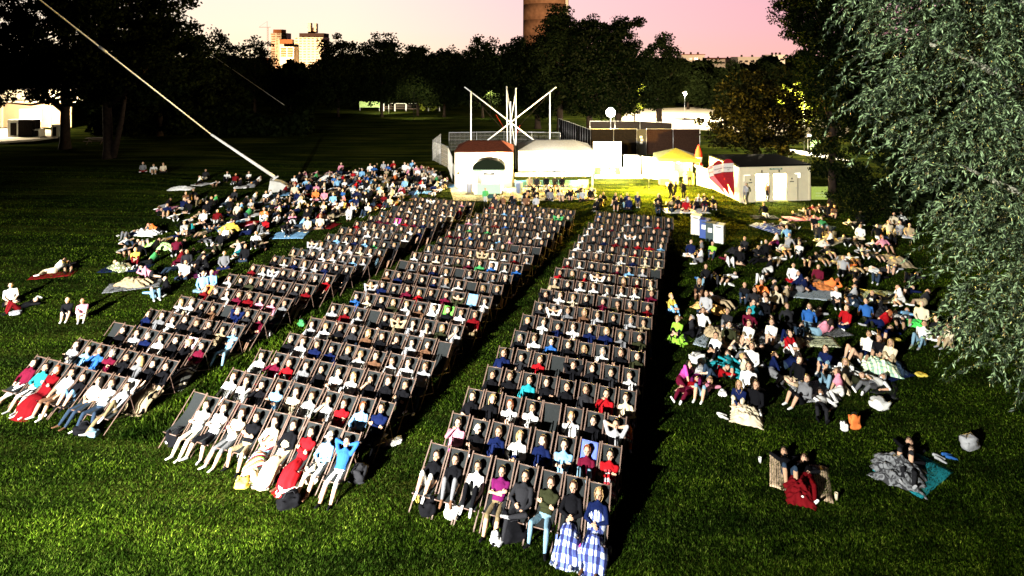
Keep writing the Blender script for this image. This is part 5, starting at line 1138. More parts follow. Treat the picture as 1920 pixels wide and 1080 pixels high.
mat_on_grass(238, 503, 2.5, 1.2, .1, plain('navy'), 'dark blue mat on the left lawn')
mound(226, 504, .8, 1.5, .28, .8, P_camo, 'camouflage leaf cover on the blue mat', 21)
mound(300, 464, .9, 1.9, .32, 1.1, mat('pale_lime_cloth', (.42, .66, .25), .85, var=.2), 'pale lime blanket over a sleeper on the left lawn', 22)
mound(270, 440, 1.0, 2.0, .36, 1.2, plain('white'), 'white blanket over sleepers on the left lawn', 23)
mound(430, 432, 1.2, 1.3, .5, .5, plain('yellow'), 'bright yellow blanket heap on the left lawn', 24)
mat_on_grass(100, 516, 2.0, .9, .3, plain('dark_red'), 'dark red cloth under a group on the left lawn')
mat_on_grass(372, 516, 2.0, .9, .3, plain('purple'), 'purple mat on the left lawn', seed=4)
mound(339, 360, 1.0, 2.0, .3, 1.4, plain('white'), 'white blanket far up the left lawn', 25)
mound(622, 338, 1.4, 2.6, .5, 1.4, plain('white'), 'white cover beside the cable anchor', 26)
bl = ['white', 'cream', 'beige', 'dark_red', 'charcoal', 'light_blue', 'white', 'pink', 'navy', 'red']
MATK = set()
for k_, q in enumerate(rnd.sample(spots, 44)):
    px, py = 960+q.x*FPX/q.y, 105+HC*FPX/q.y
    c0 = rnd.choice(bl); pl = 'left' if px < 500 else ('middle' if px < 660 else 'right')
    near = min((p for p in PEOPLE if not p['seat']), key=lambda p: abs((p['loc']-q).length-1.0))
    key_ = (c0, near['shirt'], near['trousers'])
    while key_ in MATK: c0 = rnd.choice(bl); key_ = (c0, near['shirt'], near['trousers'])
    MATK.add(key_)
    mat_on_grass(px+rnd.uniform(-6, 6), py+1.5, rnd.uniform(1.3, 2.2), rnd.uniform(1.0, 1.5), rnd.uniform(-.5, .9), plain(c0), f"{cw(c0)} mat in the left crowd beside {cw(near['shirt'])} top and {cw(near['trousers'])} trousers", seed=k_)

RB = random.Random(77); MIDS = [p for p in PEOPLE if not p['seat'] and p['loc'].x > 8 and p['loc'].y < 42 and p['loc'].y > 19]
for k_ in range(26):
    n_ = RB.choice(MIDS); q = n_['loc']+Vector((RB.uniform(-.7, .7), RB.uniform(-.8, .3), 0)); px, py = 960+q.x*FPX/q.y, 105+HC*FPX/q.y
    c0 = RB.choice(['navy', 'charcoal', 'white', 'beige', 'dark_red', 'grey', 'cream', 'light_grey', 'denim']); key_ = (c0, n_['shirt'], n_['trousers'], 'r')
    if key_ in MATK: continue
    MATK.add(key_); lab_ = f"{cw(c0)} blanket on the right lawn by {cw(n_['shirt'])} top and {cw(n_['trousers'])} trousers"
    if k_ % 2: mat_on_grass(px, py, RB.uniform(1.2, 2.0), RB.uniform(1.0, 1.5), RB.uniform(-.6, .9), plain(c0), lab_, seed=k_+50)
    else: mound(px, py, RB.uniform(.5, .9), RB.uniform(.8, 1.4), RB.uniform(.14, .3), RB.uniform(-.3, 1.2), plain(c0), lab_, k_+60)
# ------------------------------------------------------------------ small things
def bag(px, py, w, h, d, c, label, rot=0.0, cat='bag', strap=True, seed=0, name='bag'):
    root = empty(name, G(px, py), rot, label, cat, 'bags on the grass')
    bm = bmesh.new(); bmesh.ops.create_icosphere(bm, subdivisions=3, radius=1)
    for v in bm.verts:
        x, y, z = v.co; e = lambda q: math.copysign(abs(q)**.6, q); k = 1+.42*noise.noise(v.co*1.5+Vector((seed*3.1, 0, 0)))+.16*noise.noise(v.co*5+Vector((seed, 4, 0)))
        v.co = (e(x)*w/2*k*(1-.18*max(0, z)), e(y)*d/2*k, max(.0, (e(z)*.5+.5)*h*k))
    for f in bm.faces: f.smooth = True
    me = bpy.data.meshes.new('sack'); bm.to_mesh(me); bm.free(); me.materials.append(plain(c) if isinstance(c, str) else c); link('sack', me, root)
    if strap:
        mb = MB(); mb.tube([(-w*.3, 0, h*.85), (-w*.15, .02, h*1.25), (w*.15, .02, h*1.25), (w*.3, 0, h*.85)], .012, 6); mb.build('handle', plain('charcoal') if c != 'charcoal' else plain('black'), root)
    return root
def cup(px, py, c, label, h=.14, r=.04):
    mb = MB(); mb.lathe([(r*.75, 0), (r, h), (r*.92, h), (r*.70, .012)], n=12)
    tag(mb.build('cup', plain(c, .05), None, G(px, py)), label, 'cup', 'cups on the grass')
def shoes(px, py, c, label, rot=0.0):
    root = empty('pair_of_shoes', G(px, py), rot, label, 'shoes', 'shoes on the grass')
    for s_ in (-1, 1):
        V_, F_ = ringloft([(V3(0, .12, .05), .042, .05), (V3(0, .03, .05), .045, .048), (V3(0, -.06, .035), .048, .032), (V3(0, -.14, .026), .035, .022)], V3(1, 0, 0), 10)
        mb = MB(); mb.add([tuple(v) for v in V_], F_, 0, True); mb.build('shoe', plain(c, .1), root, (s_*.07, s_*.03, 0), s_*.15)
    return root
bag(455, 912, .40, .20, .32, 'yellow', 'crumpled yellow bag before the striped blanket', seed=1); bag(478, 905, .22, .36, .18, 'beige', 'tan paper bag before the cream blanket', seed=2, strap=False)
bag(540, 922, .62, .18, .30, 'white', 'white rolled bundle at the foot of the red blanket', .5, seed=3, strap=False); bag(585, 905, .42, .42, .30, P_multi, 'patterned blue and yellow bag in front of the light blue hoodie', seed=4)
bag(543, 950, .55, .30, .36, 'black', 'black rucksack with a silver flash lying on the foreground grass', .4, seed=5); bag(672, 903, .45, .40, .35, 'charcoal', 'dark rucksack beside the blue hoodie sitter', seed=6)
bag(328, 835, .45, .42, .35, 'black', 'black bag under the empty deck chair, middle block', seed=7); cup(313, 832, 'white', 'white cup on its own beside the empty deck chair', .10, .05)
shoes(452, 858, 'light_grey', 'pale shoes between the black tee sitter and the yellow bag', .6)
bag(800, 965, .42, .40, .34, 'black', 'black bag in front of the patterned trousers, front right row', seed=8); bag(848, 972, .34, .36, .26, 'white', 'round white bag in front of the white cardigan', seed=9)
bag(783, 942, .12, .20, .1, 'yellow', 'small yellow and white carton at the left of the right block', seed=10, strap=False); bag(965, 1010, .62, .34, .42, 'black', 'large black rucksack lying on the foreground grass', .3, seed=11)
bag(930, 1020, .26, .26, .2, 'white', 'white carrier bag left of the large black rucksack', seed=12); bag(940, 985, .5, .46, .36, 'black', 'upright black bag behind the large black rucksack', seed=13)
bag(1094, 1050, .24, .34, .2, 'magenta', 'crimson drawstring bag at the foot of the plaid blanket', seed=14); cup(1144, 1040, 'white', 'white paper cup at the right end of the front row', .18, .045)
bag(1108, 1020, .4, .14, .3, 'white', 'white cloth on the grass beside the crimson bag', seed=15, strap=False)
bag(720, 838, .2, .24, .14, 'grey', 'grey bottle bag in the aisle', seed=16, strap=False); bag(742, 832, .45, .16, .25, 'white', 'white heap of shoes in the aisle', .5, seed=17, strap=False)
cup(1425, 868, 'white', 'paper cup left of the bamboo mat', .16, .045); cup(1568, 938, 'cream', 'paper cup right of the bamboo mat', .2, .045)
bag(1602, 805, .36, .42, .2, 'orange', 'orange carrier bag on the right lawn', seed=18); bag(1583, 808, .22, .26, .16, 'white', 'white bag left of the orange bag', seed=19)
bag(1650, 765, .60, .26, .45, 'white', 'white pillow on the right lawn', .4, 'pillow', False, 20, 'pillow'); bag(1818, 842, .55, .36, .3, 'light_grey', 'crumpled white plastic bag at the far lower right', .3, seed=21)
shoes(1762, 862, 'light_grey', 'pale sandals behind the couple at lower right', .8); shoes(1780, 858, 'blue', 'blue flip flops behind the couple at lower right', 1.4)
shoes(1355, 782, 'white', 'white trainers left of the cream blanket', 1.2); shoes(1371, 535, 'white', 'white shoes in the dark gap right of the chairs', 1.0); shoes(1640, 628, 'white', 'white shoes before the blue sweater sitter', .4)
bag(1308, 680, .6, .34, .4, 'white', 'white bag left of the teal towel', seed=22); bag(1313, 702, .5, .3, .36, 'light_grey', 'pale bundle below the white bag', seed=23, strap=False)
bag(1355, 742, .3, .18, .2, 'white', 'white packets beside the faded jeans', seed=24, strap=False); bag(1727, 705, .4, .1, .25, 'yellow', 'yellow and white packet by the plaid blanket', seed=25, strap=False)
bag(1680, 640, .4, .12, .2, 'yellow', 'yellow packet left of the willow group', seed=26, strap=False)
bag(345, 482, .4, .36, .3, 'khaki', 'straw handbag behind the dark red sleeper', seed=27); shoes(222, 444, 'white', 'white shoes left of the white blanket', 1.2); shoes(72, 560, 'white', 'white shoes right of the seated pair at the edge', 1.2)
bag(28, 590, .45, .16, .3, 'light_grey', 'pale papers and bag at the left edge', seed=28, strap=False); bag(158, 812, .5, .28, .35, 'black', 'black rucksack in front of the left block', .4, seed=29)
bag(175, 818, .34, .2, .24, 'faded_denim', 'denim bundle next to the black rucksack', seed=30, strap=False); bag(50, 760, .4, .34, .3, 'black', 'black bag between bare legs, left block', seed=31); cup(35, 762, 'red', 'red and white cup at the left block', .16, .045)
shoes(80, 783, 'white', 'white trainers before the brown shorts', .8); bag(565, 612, .3, .26, .2, 'green', 'green woven basket in the aisle of the left block', seed=32); bag(500, 632, .5, .26, .3, 'white', 'white bag at the end of the left block', seed=33)
# ------------------------------------------------------------------ food stalls
M_white = mat('white_tarpaulin', (.78, .76, .70), .6, var=.04, vscale=3)
M_creamw = mat('cream_panel', (.68, .62, .48), .6, var=.06, vscale=2)
M_metal = mat('galvanised_steel', (.45, .45, .44), .4, .6)
M_brownroof = mat('reddish_brown_roof', (.085, .024, .012), .8, var=.2, vscale=5)
M_greyroof = mat('grey_marquee_roof', (.10, .10, .095), .8, var=.15, vscale=6)
M_greenroof = mat('olive_tent_roof', (.07, .075, .03), .8, var=.15)
M_dark = mat('dark_tarpaulin', (.010, .008, .007), .8, var=.3, vscale=4, bump=.4, bscale=6)
M_bulb = mat('lamp_glow', (1, 1, 1), emit=(1, .93, .78), estr=40)
M_soft = mat('lamp_tube', (1, 1, 1), emit=(1, .9, .72), estr=16)
M_blackp = mat('black_plastic', (.02, .02, .02), .5)
M_warm = mat('yellow_stall_cloth', (.62, .55, .24), .75, var=.1, vscale=3)
def panel(name, a, b, z0, z1, m, th=.05, parent=None, seg=1.0, post=None):
    mb = MB(); a, b = Vector(a), Vector(b); d = b-a; L0 = d.length; rz = math.atan2(d.y, d.x); mb.box((0, 0, (z0+z1)/2), (L0, th, z1-z0))
    return mb.build(name, m, parent, (a+b)/2, rz)
def hip_roof(name, x0, x1, y0, y1, ze, za, inset, m, parent):
    mb = MB(); v = [(x0, y0, ze), (x1, y0, ze), (x1, y1, ze), (x0, y1, ze), (x0+inset, (y0+y1)/2-.3, za), (x1-inset, (y0+y1)/2-.3, za), (x1-inset, (y0+y1)/2+.3, za), (x0+inset, (y0+y1)/2+.3, za)]
    v += [(x, y, z-.06) for x, y, z in v[:4]]
    mb.add(v, [(0, 1, 5, 4), (1, 2, 6, 5), (2, 3, 7, 6), (3, 0, 4, 7), (4, 5, 6, 7), (0, 8, 9, 1), (1, 9, 10, 2), (2, 10, 11, 3), (3, 11, 8, 0), (8, 11, 10, 9)]); return mb.build(name, m, parent)
def wpt(px, py, Z): return P(px, py, Z)
# left stall with a brown roof
YS = 52.0; sx = lambda px, Z=YS: (px-960)*Z/FPX
r = empty('food_stall', (sx(907), YS+1.5, 0), 0, 'cream food stall with a low reddish brown roof, brightly lit inside', 'market stall')
x0, x1 = sx(853)-r.location.x, sx(962)-r.location.x
hip_roof('roof', x0-.05, x1+.05, -1.7, 2.4, 3.25, 3.95, 1.1, M_brownroof, r)
mb = MB(); mb.box(((x0+x1)/2, -1.6, 3.08), (x1-x0, .04, .34)); mb.build('valance', M_creamw, r)
mb = MB(); mb.box(((x0+x1)/2, 2.2, 1.6), (x1-x0, .05, 3.2)); mb.build('back_wall', M_creamw, r)
for xx in (x0, x1): mb = MB(); mb.box((xx, .3, 1.6), (.05, 3.8, 3.2)); mb.build('side_wall', M_creamw, r)
mb = MB(); mb.box(((x0+x1)/2, -1.35, .55), (x1-x0-.2, .5, 1.1)); mb.build('counter', M_white, r, bevel=.02)
for xx in (x0+.05, (x0+x1)/2+.9, x1-.05): mb = MB(); mb.tube([(xx, -1.6, 0), (xx, -1.6, 3.2)], .04, 8); mb.build('post', M_metal, r)
for k in range(3):
    mb = MB(); mb.box((x0+.8+k*1.7, -1.2, 2.9), (.9, .10, .06)); mb.build('lamp', M_bulb, r)
light('stall_lamp', 'POINT', (sx(880), YS+.3, 2.75), 3600, (1, .83, .56), radius=.2); light('stall_lamp', 'POINT', (sx(935), YS-.4, 2.75), 3600, (1, .80, .52), radius=.2)
# kiosk with arched top
r = empty('kiosk', (sx(917, 50), 49.9, 0), 0, 'small white kiosk with an arched dark canopy and a pale green counter', 'kiosk')
hw = 1.25
mb = MB(); n = 12; prof = [(hw*1.12*math.cos(math.pi*k/n), 2.15+.85*math.sin(math.pi*k/n)**.8) for k in range(n+1)]
v = [(x, y, z) for y in (-.75, .75) for x, z in prof]; mb.add(v, [(k, k+1, n+2+k, n+1+k) for k in range(n)]+[tuple(range(n+1)), tuple(range(n+1, 2*n+2))[::-1]], 0, False); mb.build('canopy', mat('dark_green_canopy', (.008, .012, .006), .7), r)
mb = MB(); mb.box((0, 0, 2.12), (hw*2.2, 1.5, .16)); mb.build('valance', mat('pale_green_trim', (.30, .42, .28), .7), r)
for s in (-1, 1): mb = MB(); mb.box((s*(hw-.12), 0, 1.02), (.24, 1.3, 2.04)); mb.build('side_wall', M_white, r)
mb = MB(); mb.box((0, .6, 1.05), (hw*1.7, .06, 2.0)); mb.build('back_wall', M_white, r)
mb = MB(); mb.box((0, -.45, .45), (hw*1.6, .5, .9)); mb.build('counter', mat('green_counter', (.28, .42, .30), .6), r, bevel=.015)
mb = MB(); mb.box((0, -.35, 1.72), (.95, .1, .2)); mb.build('sign', M_blackp, r)
mb = MB(); mb.box((-.1, -.8, .16), (1.0, .4, .3)); tag(mb.build('crate', mat('dark_teal_crate', (.02, .05, .05), .7), None, (sx(917, 50)+.3, 48.9, 0)), 'dark crate at the foot of the arched kiosk', 'crate')
light('kiosk_lamp', 'POINT', (sx(917, 50), 49.5, 1.9), 500, (1, .86, .62), radius=.15)
mb = MB(); mb.lathe([(.22, 0), (.26, .7), (.28, .75), (.2, .78)], n=12); tag(mb.build('litter_bin', mat('grey_bin', (.3, .3, .32), .6), None, G(880, 360)), 'small grey bin in front of the left stall', 'bin')
# white marquee
YM = 57.5; mx = lambda px: (px-960)*YM/FPX
r = empty('marquee', (mx(1042), YM+2, 0), 0, 'long white marquee with a grey hipped roof, dazzlingly lit', 'marquee')
x0, x1 = mx(972)-r.location.x, mx(1112)-r.location.x
hip_roof('roof', x0-.1, x1+.1, -2.1, 2.8, 2.42, 3.15, 1.9, M_greyroof, r)
mb = MB(); mb.box(((x0+x1)/2, -2.0, 1.38), (x1-x0, .05, 2.0)); mb.build('front_wall', M_white, r)
mb = MB(); mb.box(((x0+x1)/2, 2.6, 1.2), (x1-x0, .05, 2.35)); mb.build('back_wall', M_white, r)
for xx in (x0, x1): mb = MB(); mb.box((xx, .3, 1.2), (.05, 4.5, 2.35)); mb.build('side_wall', M_white, r)
for k in range(5): xx = x0+(x1-x0)*k/4; mb = MB(); mb.tube([(xx, -2.08, 0), (xx, -2.08, 2.4)], .035, 8); mb.build('post', M_metal, r)
r = empty('light_wall', (mx(1140), 58, 0), 0, 'tall square white panel that carries the brightest floodlight', 'panel')
mb = MB(); mb.box((0, 0, 1.75), (2.7, .12, 2.9)); mb.build('board', M_white, r)
for s in (-1, 1): mb = MB(); mb.tube([(s*1.38, 0, 0), (s*1.38, 0, 3.25)], .045, 8); mb.build('post', M_metal, r)
r = empty('floodlight', (mx(1141), 56.6, 0), 0, 'blinding floodlight on a short mast by the white panel', 'lamp')
mb = MB(); mb.tube([(0, 0, 0), (0, 0, 2.3)], .035, 8); mb.build('mast', M_metal, r)
mb = MB(); mb.box((0, .06, 2.45), (.80, .16, .60)); mb.build('housing', M_blackp, r, bevel=.02)
mb = MB(); mb.box((0, -.04, 2.45), (.74, .03, .54)); mb.build('lens', M_bulb, r)
light('flood_lamp', 'POINT', (mx(1141), 55.0, 2.75), 12000, (1, .93, .80), radius=.25)
light('flood_lamp', 'POINT', (mx(1030), 54.9, 3.4), 5000, (1, .95, .84), radius=.3)
# banners and low hoardings
def banner(px0, px1, ytop, ybot, Zb, m, label, words=(), wm=None, name='banner', off=.0, grp='advertising banners along the fence', below=0.0):
    a = Vector(((px0-960)*Zb/FPX, Zb, 0)); b = Vector(((px1-960)*Zb/FPX, Zb, 0)); z1 = HC-(ytop-105)*Zb/FPX; z0 = max(.03, HC-(ybot-105)*Zb/FPX)
    r = empty(name, (a+b)/2, 0, label, 'banner', grp); w = (b-a).length
    mb = MB(); mb.box((0, 0, (z0+z1)/2), (w-.02, .035, z1-z0)); mb.build('sheet', m, r)
    for s in (-1, 1): mb = MB(); mb.tube([(s*(w/2-.02), .06, 0), (s*(w/2-.02), .06, z1+.06)], .025, 6); mb.build('post', M_metal, r)
    for (txt, sz, fx, fz) in words: text_on(r, txt, sz, (fx*w, -.03, z0+(z1-z0)*fz), wm)
    return r, w, z0, z1
M_text = mat('white_lettering', (.85, .85, .82), .6); M_textd = mat('dark_lettering', (.03, .03, .03), .6); M_textb = mat('blue_lettering', (.08, .16, .36), .6); M_textr = mat('salmon_lettering', (.62, .28, .20), .6)
banner(1060, 1112, 316, 328.5, 56.2, mat('pale_blue_sheet', (.42, .44, .52), .6), 'pale blue banner with pale capitals beside the white post', [('PAULANER', .50, .10, .52)], M_text)
banner(1115, 1163, 313.5, 327, 56.0, mat('dark_green_sheet', (.022, .055, .020), .7, var=.4, vscale=4), 'dark green banner with two lines of white lettering', [('Kino am', .40, .02, .70), ('Olympiasee', .30, .02, .26)], M_text)
banner(1163.6, 1201, 313.5, 327, 56.0, mat('pale_sheet', (.45, .47, .46), .6), 'pale banner with a grey wedge, right of the green banner', [('________', .26, .12, .62), ('________', .26, .12, .36)], mat('grey_lettering', (.3, .3, .3)))
mb = MB(); mb.box((0, 0, .17), (4.6, .12, .34)); tag(mb.build('low_barrier', M_white, None, ((1160-960)*55.8/FPX, 55.8, 0)), 'low white barrier strip beneath the green banner', 'barrier')
mb = MB(); mb.box((0, 0, .20), (7.4, .10, .38)); tag(mb.build('low_barrier', M_creamw, None, ((1036-960)*56.6/FPX, 56.6, 0)), 'low pale barrier strip beneath the long marquee', 'barrier')
rb, w, z0, z1 = banner(965, 1085, 338, 350, 51.6, pattern('blue_green_banner', 'stripes', [(.10, .22, .30), (.06, .26, .28), (.14, .34, .42)], 1, .4), 'blue and teal banner with white circles behind the bench', [('O', .5, -.12, .5), ('O', .5, .02, .5), ('_________', .22, .30, .55)], M_text)
cloth = mat('banner_blue', (.07, .22, .32), .6, var=.5, vscale=1.3)
for ch in rb.children:
    if ch.name.startswith('sheet'): ch.data.materials.clear(); ch.data.materials.append(cloth)
r = empty('notice_board', G(1094, 357), 0, 'square pale board with a round emblem between banner and white post', 'sign')
mb = MB(); mb.box((0, 0, .55), (.85, .04, .8)); mb.build('board', M_creamw, r); mb = MB(); mb.lathe([(.18, 0), (.18, .02)], n=20); o = mb.build('emblem', M_textb, r, (0, -.03, .6)); o.rotation_euler = (RAD(90), 0, 0)
mb = MB(); mb.lathe([(.11, 0), (.11, .022)], n=20); o = mb.build('emblem', M_text, r, (0, -.035, .6)); o.rotation_euler = (RAD(90), 0, 0)
r = empty('goal_post', G(1111, 358), 0, 'single white post with a dark lower half before the banners', 'post')
mb = MB(); mb.box((0, 0, 1.0), (.13, .13, 1.15)); mb.build('post', M_white, r); mb = MB(); mb.box((0, 0, .23), (.10, .10, .42)); mb.build('post', M_blackp, r); mb = MB(); mb.box((0, 0, .012), (.6, .4, .024)); mb.build('foot', M_blackp, r)
r = empty('bench', G(1025, 358.5)+Vector((0, .15, 0)), 0, 'long low bench crowded with people before the blue banner', 'bench')
mb = MB(); mb.box((0, 0, .44), (3.9, .35, .04)); mb.build('seat', M_wood, r)
for xx in (-1.7, 0, 1.7): mb = MB(); mb.box((xx, 0, .21), (.06, .3, .42)); mb.build('leg', M_metal, r)
mb = MB(); mb.lathe([(.26, 0), (.30, .85), (.32, .9), (.28, .93)], n=14); tag(mb.build('litter_bin', mat('blue_grey_bin', (.10, .14, .24), .6), None, G(973, 362)), 'blue grey barrel at the left end of the bench', 'bin')
mb = MB(); mb.box((0, 0, 1.25), (1.45, 1.2, 1.3)); mb.box((0, .0, .3), (1.2, 1.0, .6)); tag(mb.build('service_box', mat('light_grey_box', (.42, .42, .42), .6, var=.05), None, ((1185-960)*57.6/FPX, 57.6, 0), bevel=.06), 'light grey box cabinet between the white panel and the screen wall', 'cabinet')
# screen wall and yellow tent
def wallseg(name, pa, pb, z, m, label, cat='wall', nseg=1, th=.05):
    r = empty(name, (Vector(pa)+Vector(pb))/2, 0, label, cat); a = Vector(pa)-r.location; b = Vector(pb)-r.location; rz = math.atan2((b-a).y, (b-a).x)
    for k in range(nseg):
        p, q = a.lerp(b, k/nseg), a.lerp(b, (k+1)/nseg); mb = MB(); mb.box((0, 0, z/2+.03), ((q-p).length-.02, th, z)); mb.build('panel', m, r, (p+q)/2, rz)
    for k in range(nseg+1):
        p = a.lerp(b, k/nseg); mb = MB(); mb.tube([(0, 0, 0), (0, 0, z+.12)], .03, 6); mb.build('post', M_metal, r, p+Vector((0, -.05, 0)))
    return r
wallseg('screen_wall', G(1204, 333), G(1262, 341), 2.05, M_white, 'white screen wall left of the yellow lit tent', nseg=3)
wallseg('screen_wall', G(1306, 347), G(1332, 354), 1.7, M_white, 'white screen wall between the lit tent and the toilet cabin', nseg=2)
r = empty('tent', G(1276, 345)+Vector((0, 1.5, 0)), -.1, 'yellow lit tent with an olive peaked roof', 'tent')
mb = MB(); v = [(-1.9, -1.6, 2.35), (1.9, -1.6, 2.35), (1.9, 1.6, 2.35), (-1.9, 1.6, 2.35), (0, 0, 3.1), (-1.9, -1.6, 2.05), (1.9, -1.6, 2.05), (1.9, 1.6, 2.05), (-1.9, 1.6, 2.05)]
mb.add(v, [(0, 1, 4), (1, 2, 4), (2, 3, 4), (3, 0, 4), (0, 5, 6, 1), (1, 6, 7, 2), (2, 7, 8, 3), (3, 8, 5, 0)]); mb.build('roof', M_greenroof, r)
for s in (-1, 1):
    for q in (-1, 1): mb = MB(); mb.tube([(s*1.85, q*1.55, 0), (s*1.85, q*1.55, 2.3)], .03, 6); mb.build('post', M_metal, r)
mb = MB(); mb.box((0, 1.5, 1.05), (3.6, .04, 2.0)); mb.build('back_wall', M_warm, r); mb = MB(); mb.box((-.9, -1.4, .55), (1.7, .4, 1.1)); mb.build('counter', M_warm, r); mb = MB(); mb.box((.9, -1.4, .5), (.9, .4, 1.0)); mb.build('counter', mat('greenish_counter', (.45, .46, .2), .7), r)
mb = MB(); mb.lathe([(.09, 0), (.1, .08), (.02, .16)], n=10); mb.build('lamp', M_bulb, r, (0, -1.2, 1.9))
p_ = G(1276, 345); light('tent_lamp', 'POINT', (p_.x, p_.y+.2, 1.85), 2600, (1, .80, .38), radius=.12); light('tent_lamp', 'POINT', (p_.x-3.6, p_.y-3.0, 2.25), 95000, (1, .62, .08), radius=.1)
r = empty('lamp_stand', (p_.x-3.6, p_.y-2.9, 0), 0, 'thin stand with a small lamp at the corner of the screen wall', 'lamp'); mb = MB(); mb.tube([(0, .1, 0), (0, .1, 2.3)], .02, 6); mb.build('pole', M_metal, r); mb = MB(); mb.lathe([(.07, 0), (.09, .07), (.03, .12)], n=10); mb.build('bulb', M_bulb, r, (0, 0, 2.15))
r = empty('crate', G(1245, 346), .1, 'brown wooden crate on the grass before the lit tent', 'crate'); mb = MB(); mb.box((0, 0, .25), (.9, .5, .5)); mb.build('box', M_wood, r)
mb = MB(); mb.lathe([(.1, 0), (.13, .32), (.11, .33)], n=10); tag(mb.build('bucket', M_white, None, G(1251, 349)), 'white bucket beside the brown crate', 'bucket')
# closed red parasol
r = empty('parasol', G(1318, 350)+Vector((0, 1.2, 0)), 0, 'closed red and white parasol standing behind the wall', 'parasol')
mb = MB(); mb.tube([(0, 0, 0), (0, 0, 3.6)], .03, 8); mb.build('pole', M_metal, r)
bm_ = MB(); vs = []; fs = []; pr = [(.30, 1.55), (.34, 1.75), (.22, 2.0), (.30, 2.5), (.24, 3.0), (.05, 3.6)]; n = 16
for rr_, z in pr:
    for k in range(n): a = 2*math.pi*k/n; q = rr_*(1+.18*(k % 2)); vs.append((q*math.cos(a), q*math.sin(a), z))
for i in range(len(pr)-1):
    for k in range(n): fs.append((i*n+k, i*n+(k+1) % n, (i+1)*n+(k+1) % n, (i+1)*n+k))
bm_.add(vs, fs, 0, True); o = bm_.build('canopy', [mat('red_canvas', (.45, .03, .02), .7), M_white], r)
for p in o.data.polygons:
    if p.center.z < 1.75 or 2.0 < p.center.z < 2.3: p.material_index = 1
# teardrop flags
M_mar = mat('maroon_flag', (.24, .015, .02), .7, var=.08); M_pinkf = mat('faded_pink_flag', (.50, .16, .20), .7, var=.08); M_flagw = mat('flag_white_band', (.60, .56, .52), .7)
for k, (px, py, top, mm, lab) in enumerate([(1360, 371.5, 302, M_pinkf, 'leftmost faded pink feather flag leaning at the cabin'), (1368, 374.5, 296, M_mar, 'middle maroon feather flag with a white label band'), (1375, 377.5, 296.5, M_mar, 'front maroon feather flag with a white label band')]):
    b = G(px, py); s = b.y/FPX; h = (py-top)*s
    r = empty('feather_flag', b, RAD(8), lab, 'flag', 'feather flags beside the white cabin')
    r.rotation_euler = (0, [-.27, -.20, -.02][k], RAD(6)); r.location.y -= .25
    mb = MB(); mb.tube([(0, .02, 0), (0, .02, h*.6), (-.04, .02, h*.85), (-.25, .02, h*.985), (-.5, .02, h)], .014, 6); mb.build('pole', M_blackp, r)
    W_ = .98; pts = []
    def edge(t_):
        z = .35+(h-.35)*t_; wl = min(1, t_/.62)**1.05*W_; 
        if t_ > .86: wl = W_*(1-.10*(t_-.86)/.14)
        return z, wl
    def out(z):
        t_ = (z-.35)/(h-.35); wl = min(1, max(.02, t_)/.62)**1.05*W_; l_ = -wl; r_ = -.01
        if t_ > .84: q = (t_-.84)/.16; c = -W_/2; hw_ = W_/2*math.sqrt(max(0.0, 1-q*q)); l_, r_ = c-hw_, c+hw_
        return l_, r_
    def strip(z0, z1, name, m, th=.0):
        mb = MB(); n = 14; V_ = []; F_ = []
        for i in range(n+1):
            z = z0+(z1-z0)*i/n; l_, r_ = out(z); rip = .03*math.sin(z*3+k)
            for y in (-.006, .006): V_ += [(l_, y+rip, z), (r_, y, z)]
        for i in range(n): o_ = i*4; F_ += [(o_, o_+1, o_+5, o_+4), (o_+2, o_+6, o_+7, o_+3), (o_, o_+4, o_+6, o_+2), (o_+1, o_+3, o_+7, o_+5)]
        mb.add(V_, F_); mb.build(name, m, r)
    zb0, zb1 = h*.72, h*.90
    strip(.35, zb0-.10, 'sail', mm); strip(zb0-.10, zb0-.05, 'dark_band', M_textd); strip(zb0-.05, zb1, 'label_band', M_flagw); strip(zb1, h, 'sail', mm)
    text_on(r, 'MÖVENPICK', .145, (-.49, -.045, zb0+.28), M_textd); text_on(r, 'eis', .16, (-.49, -.045, zb0+.12), M_textd)
# toilet cabin
a_, b_ = G(1387, 380), G(1518, 375.5); d_ = b_-a_; rz_ = math.atan2(d_.y, d_.x); Lc = d_.length
r = empty('toilet_cabin', a_, rz_, 'white toilet cabin with two open doors and light pouring out', 'cabin')
M_cab = mat('cabin_cream_steel', (.68, .60, .40), .55, var=.05, vscale=2); Hc = 2.85; Dc = 4.9
dx = lambda px: (px-1387)/131*Lc
holes = [(dx(1416.5), dx(1441), .12, 2.25), (dx(1450), dx(1472), .12, 2.25)]
wins = [(dx(1394), dx(1408), 1.65, 2.25), (dx(1489), dx(1501), 1.85, 2.30)]
xs = sorted([0]+[q for h in holes+wins for q in h[:2]]+[Lc]); mb = MB()
for i in range(len(xs)-1):
    xa, xb = xs[i], xs[i+1]; hh = [h for h in holes+wins if h[0] <= xa+1e-4 and h[1] >= xb-1e-4]
    if not hh: mb.box(((xa+xb)/2, .04, Hc/2), (xb-xa, .08, Hc))
    else:
        z0, z1 = hh[0][2], hh[0][3]; mb.box(((xa+xb)/2, .04, z0/2), (xb-xa, .08, z0)); mb.box(((xa+xb)/2, .04, (z1+Hc)/2), (xb-xa, .08, Hc-z1))
mb.build('front_wall', M_cab, r)
lw = G(1331, 353)-a_; RZ = Matrix.Rotation(-rz_, 3, 'Z'); lw = RZ @ lw
side = math.atan2(lw.y, lw.x); Ls = lw.length
nrib = 9
for k in range(nrib):
    p0 = lw*(k/nrib); p1 = lw*((k+1)/nrib); mb = MB(); mb.box((0, 0, Hc/2+.05), ((p1-p0).length-.012, .06+.02*(k % 2), Hc-.1)); mb.build('panel', M_cab, r, (p0+p1)/2+Vector((-.03, .0, 0)), side)
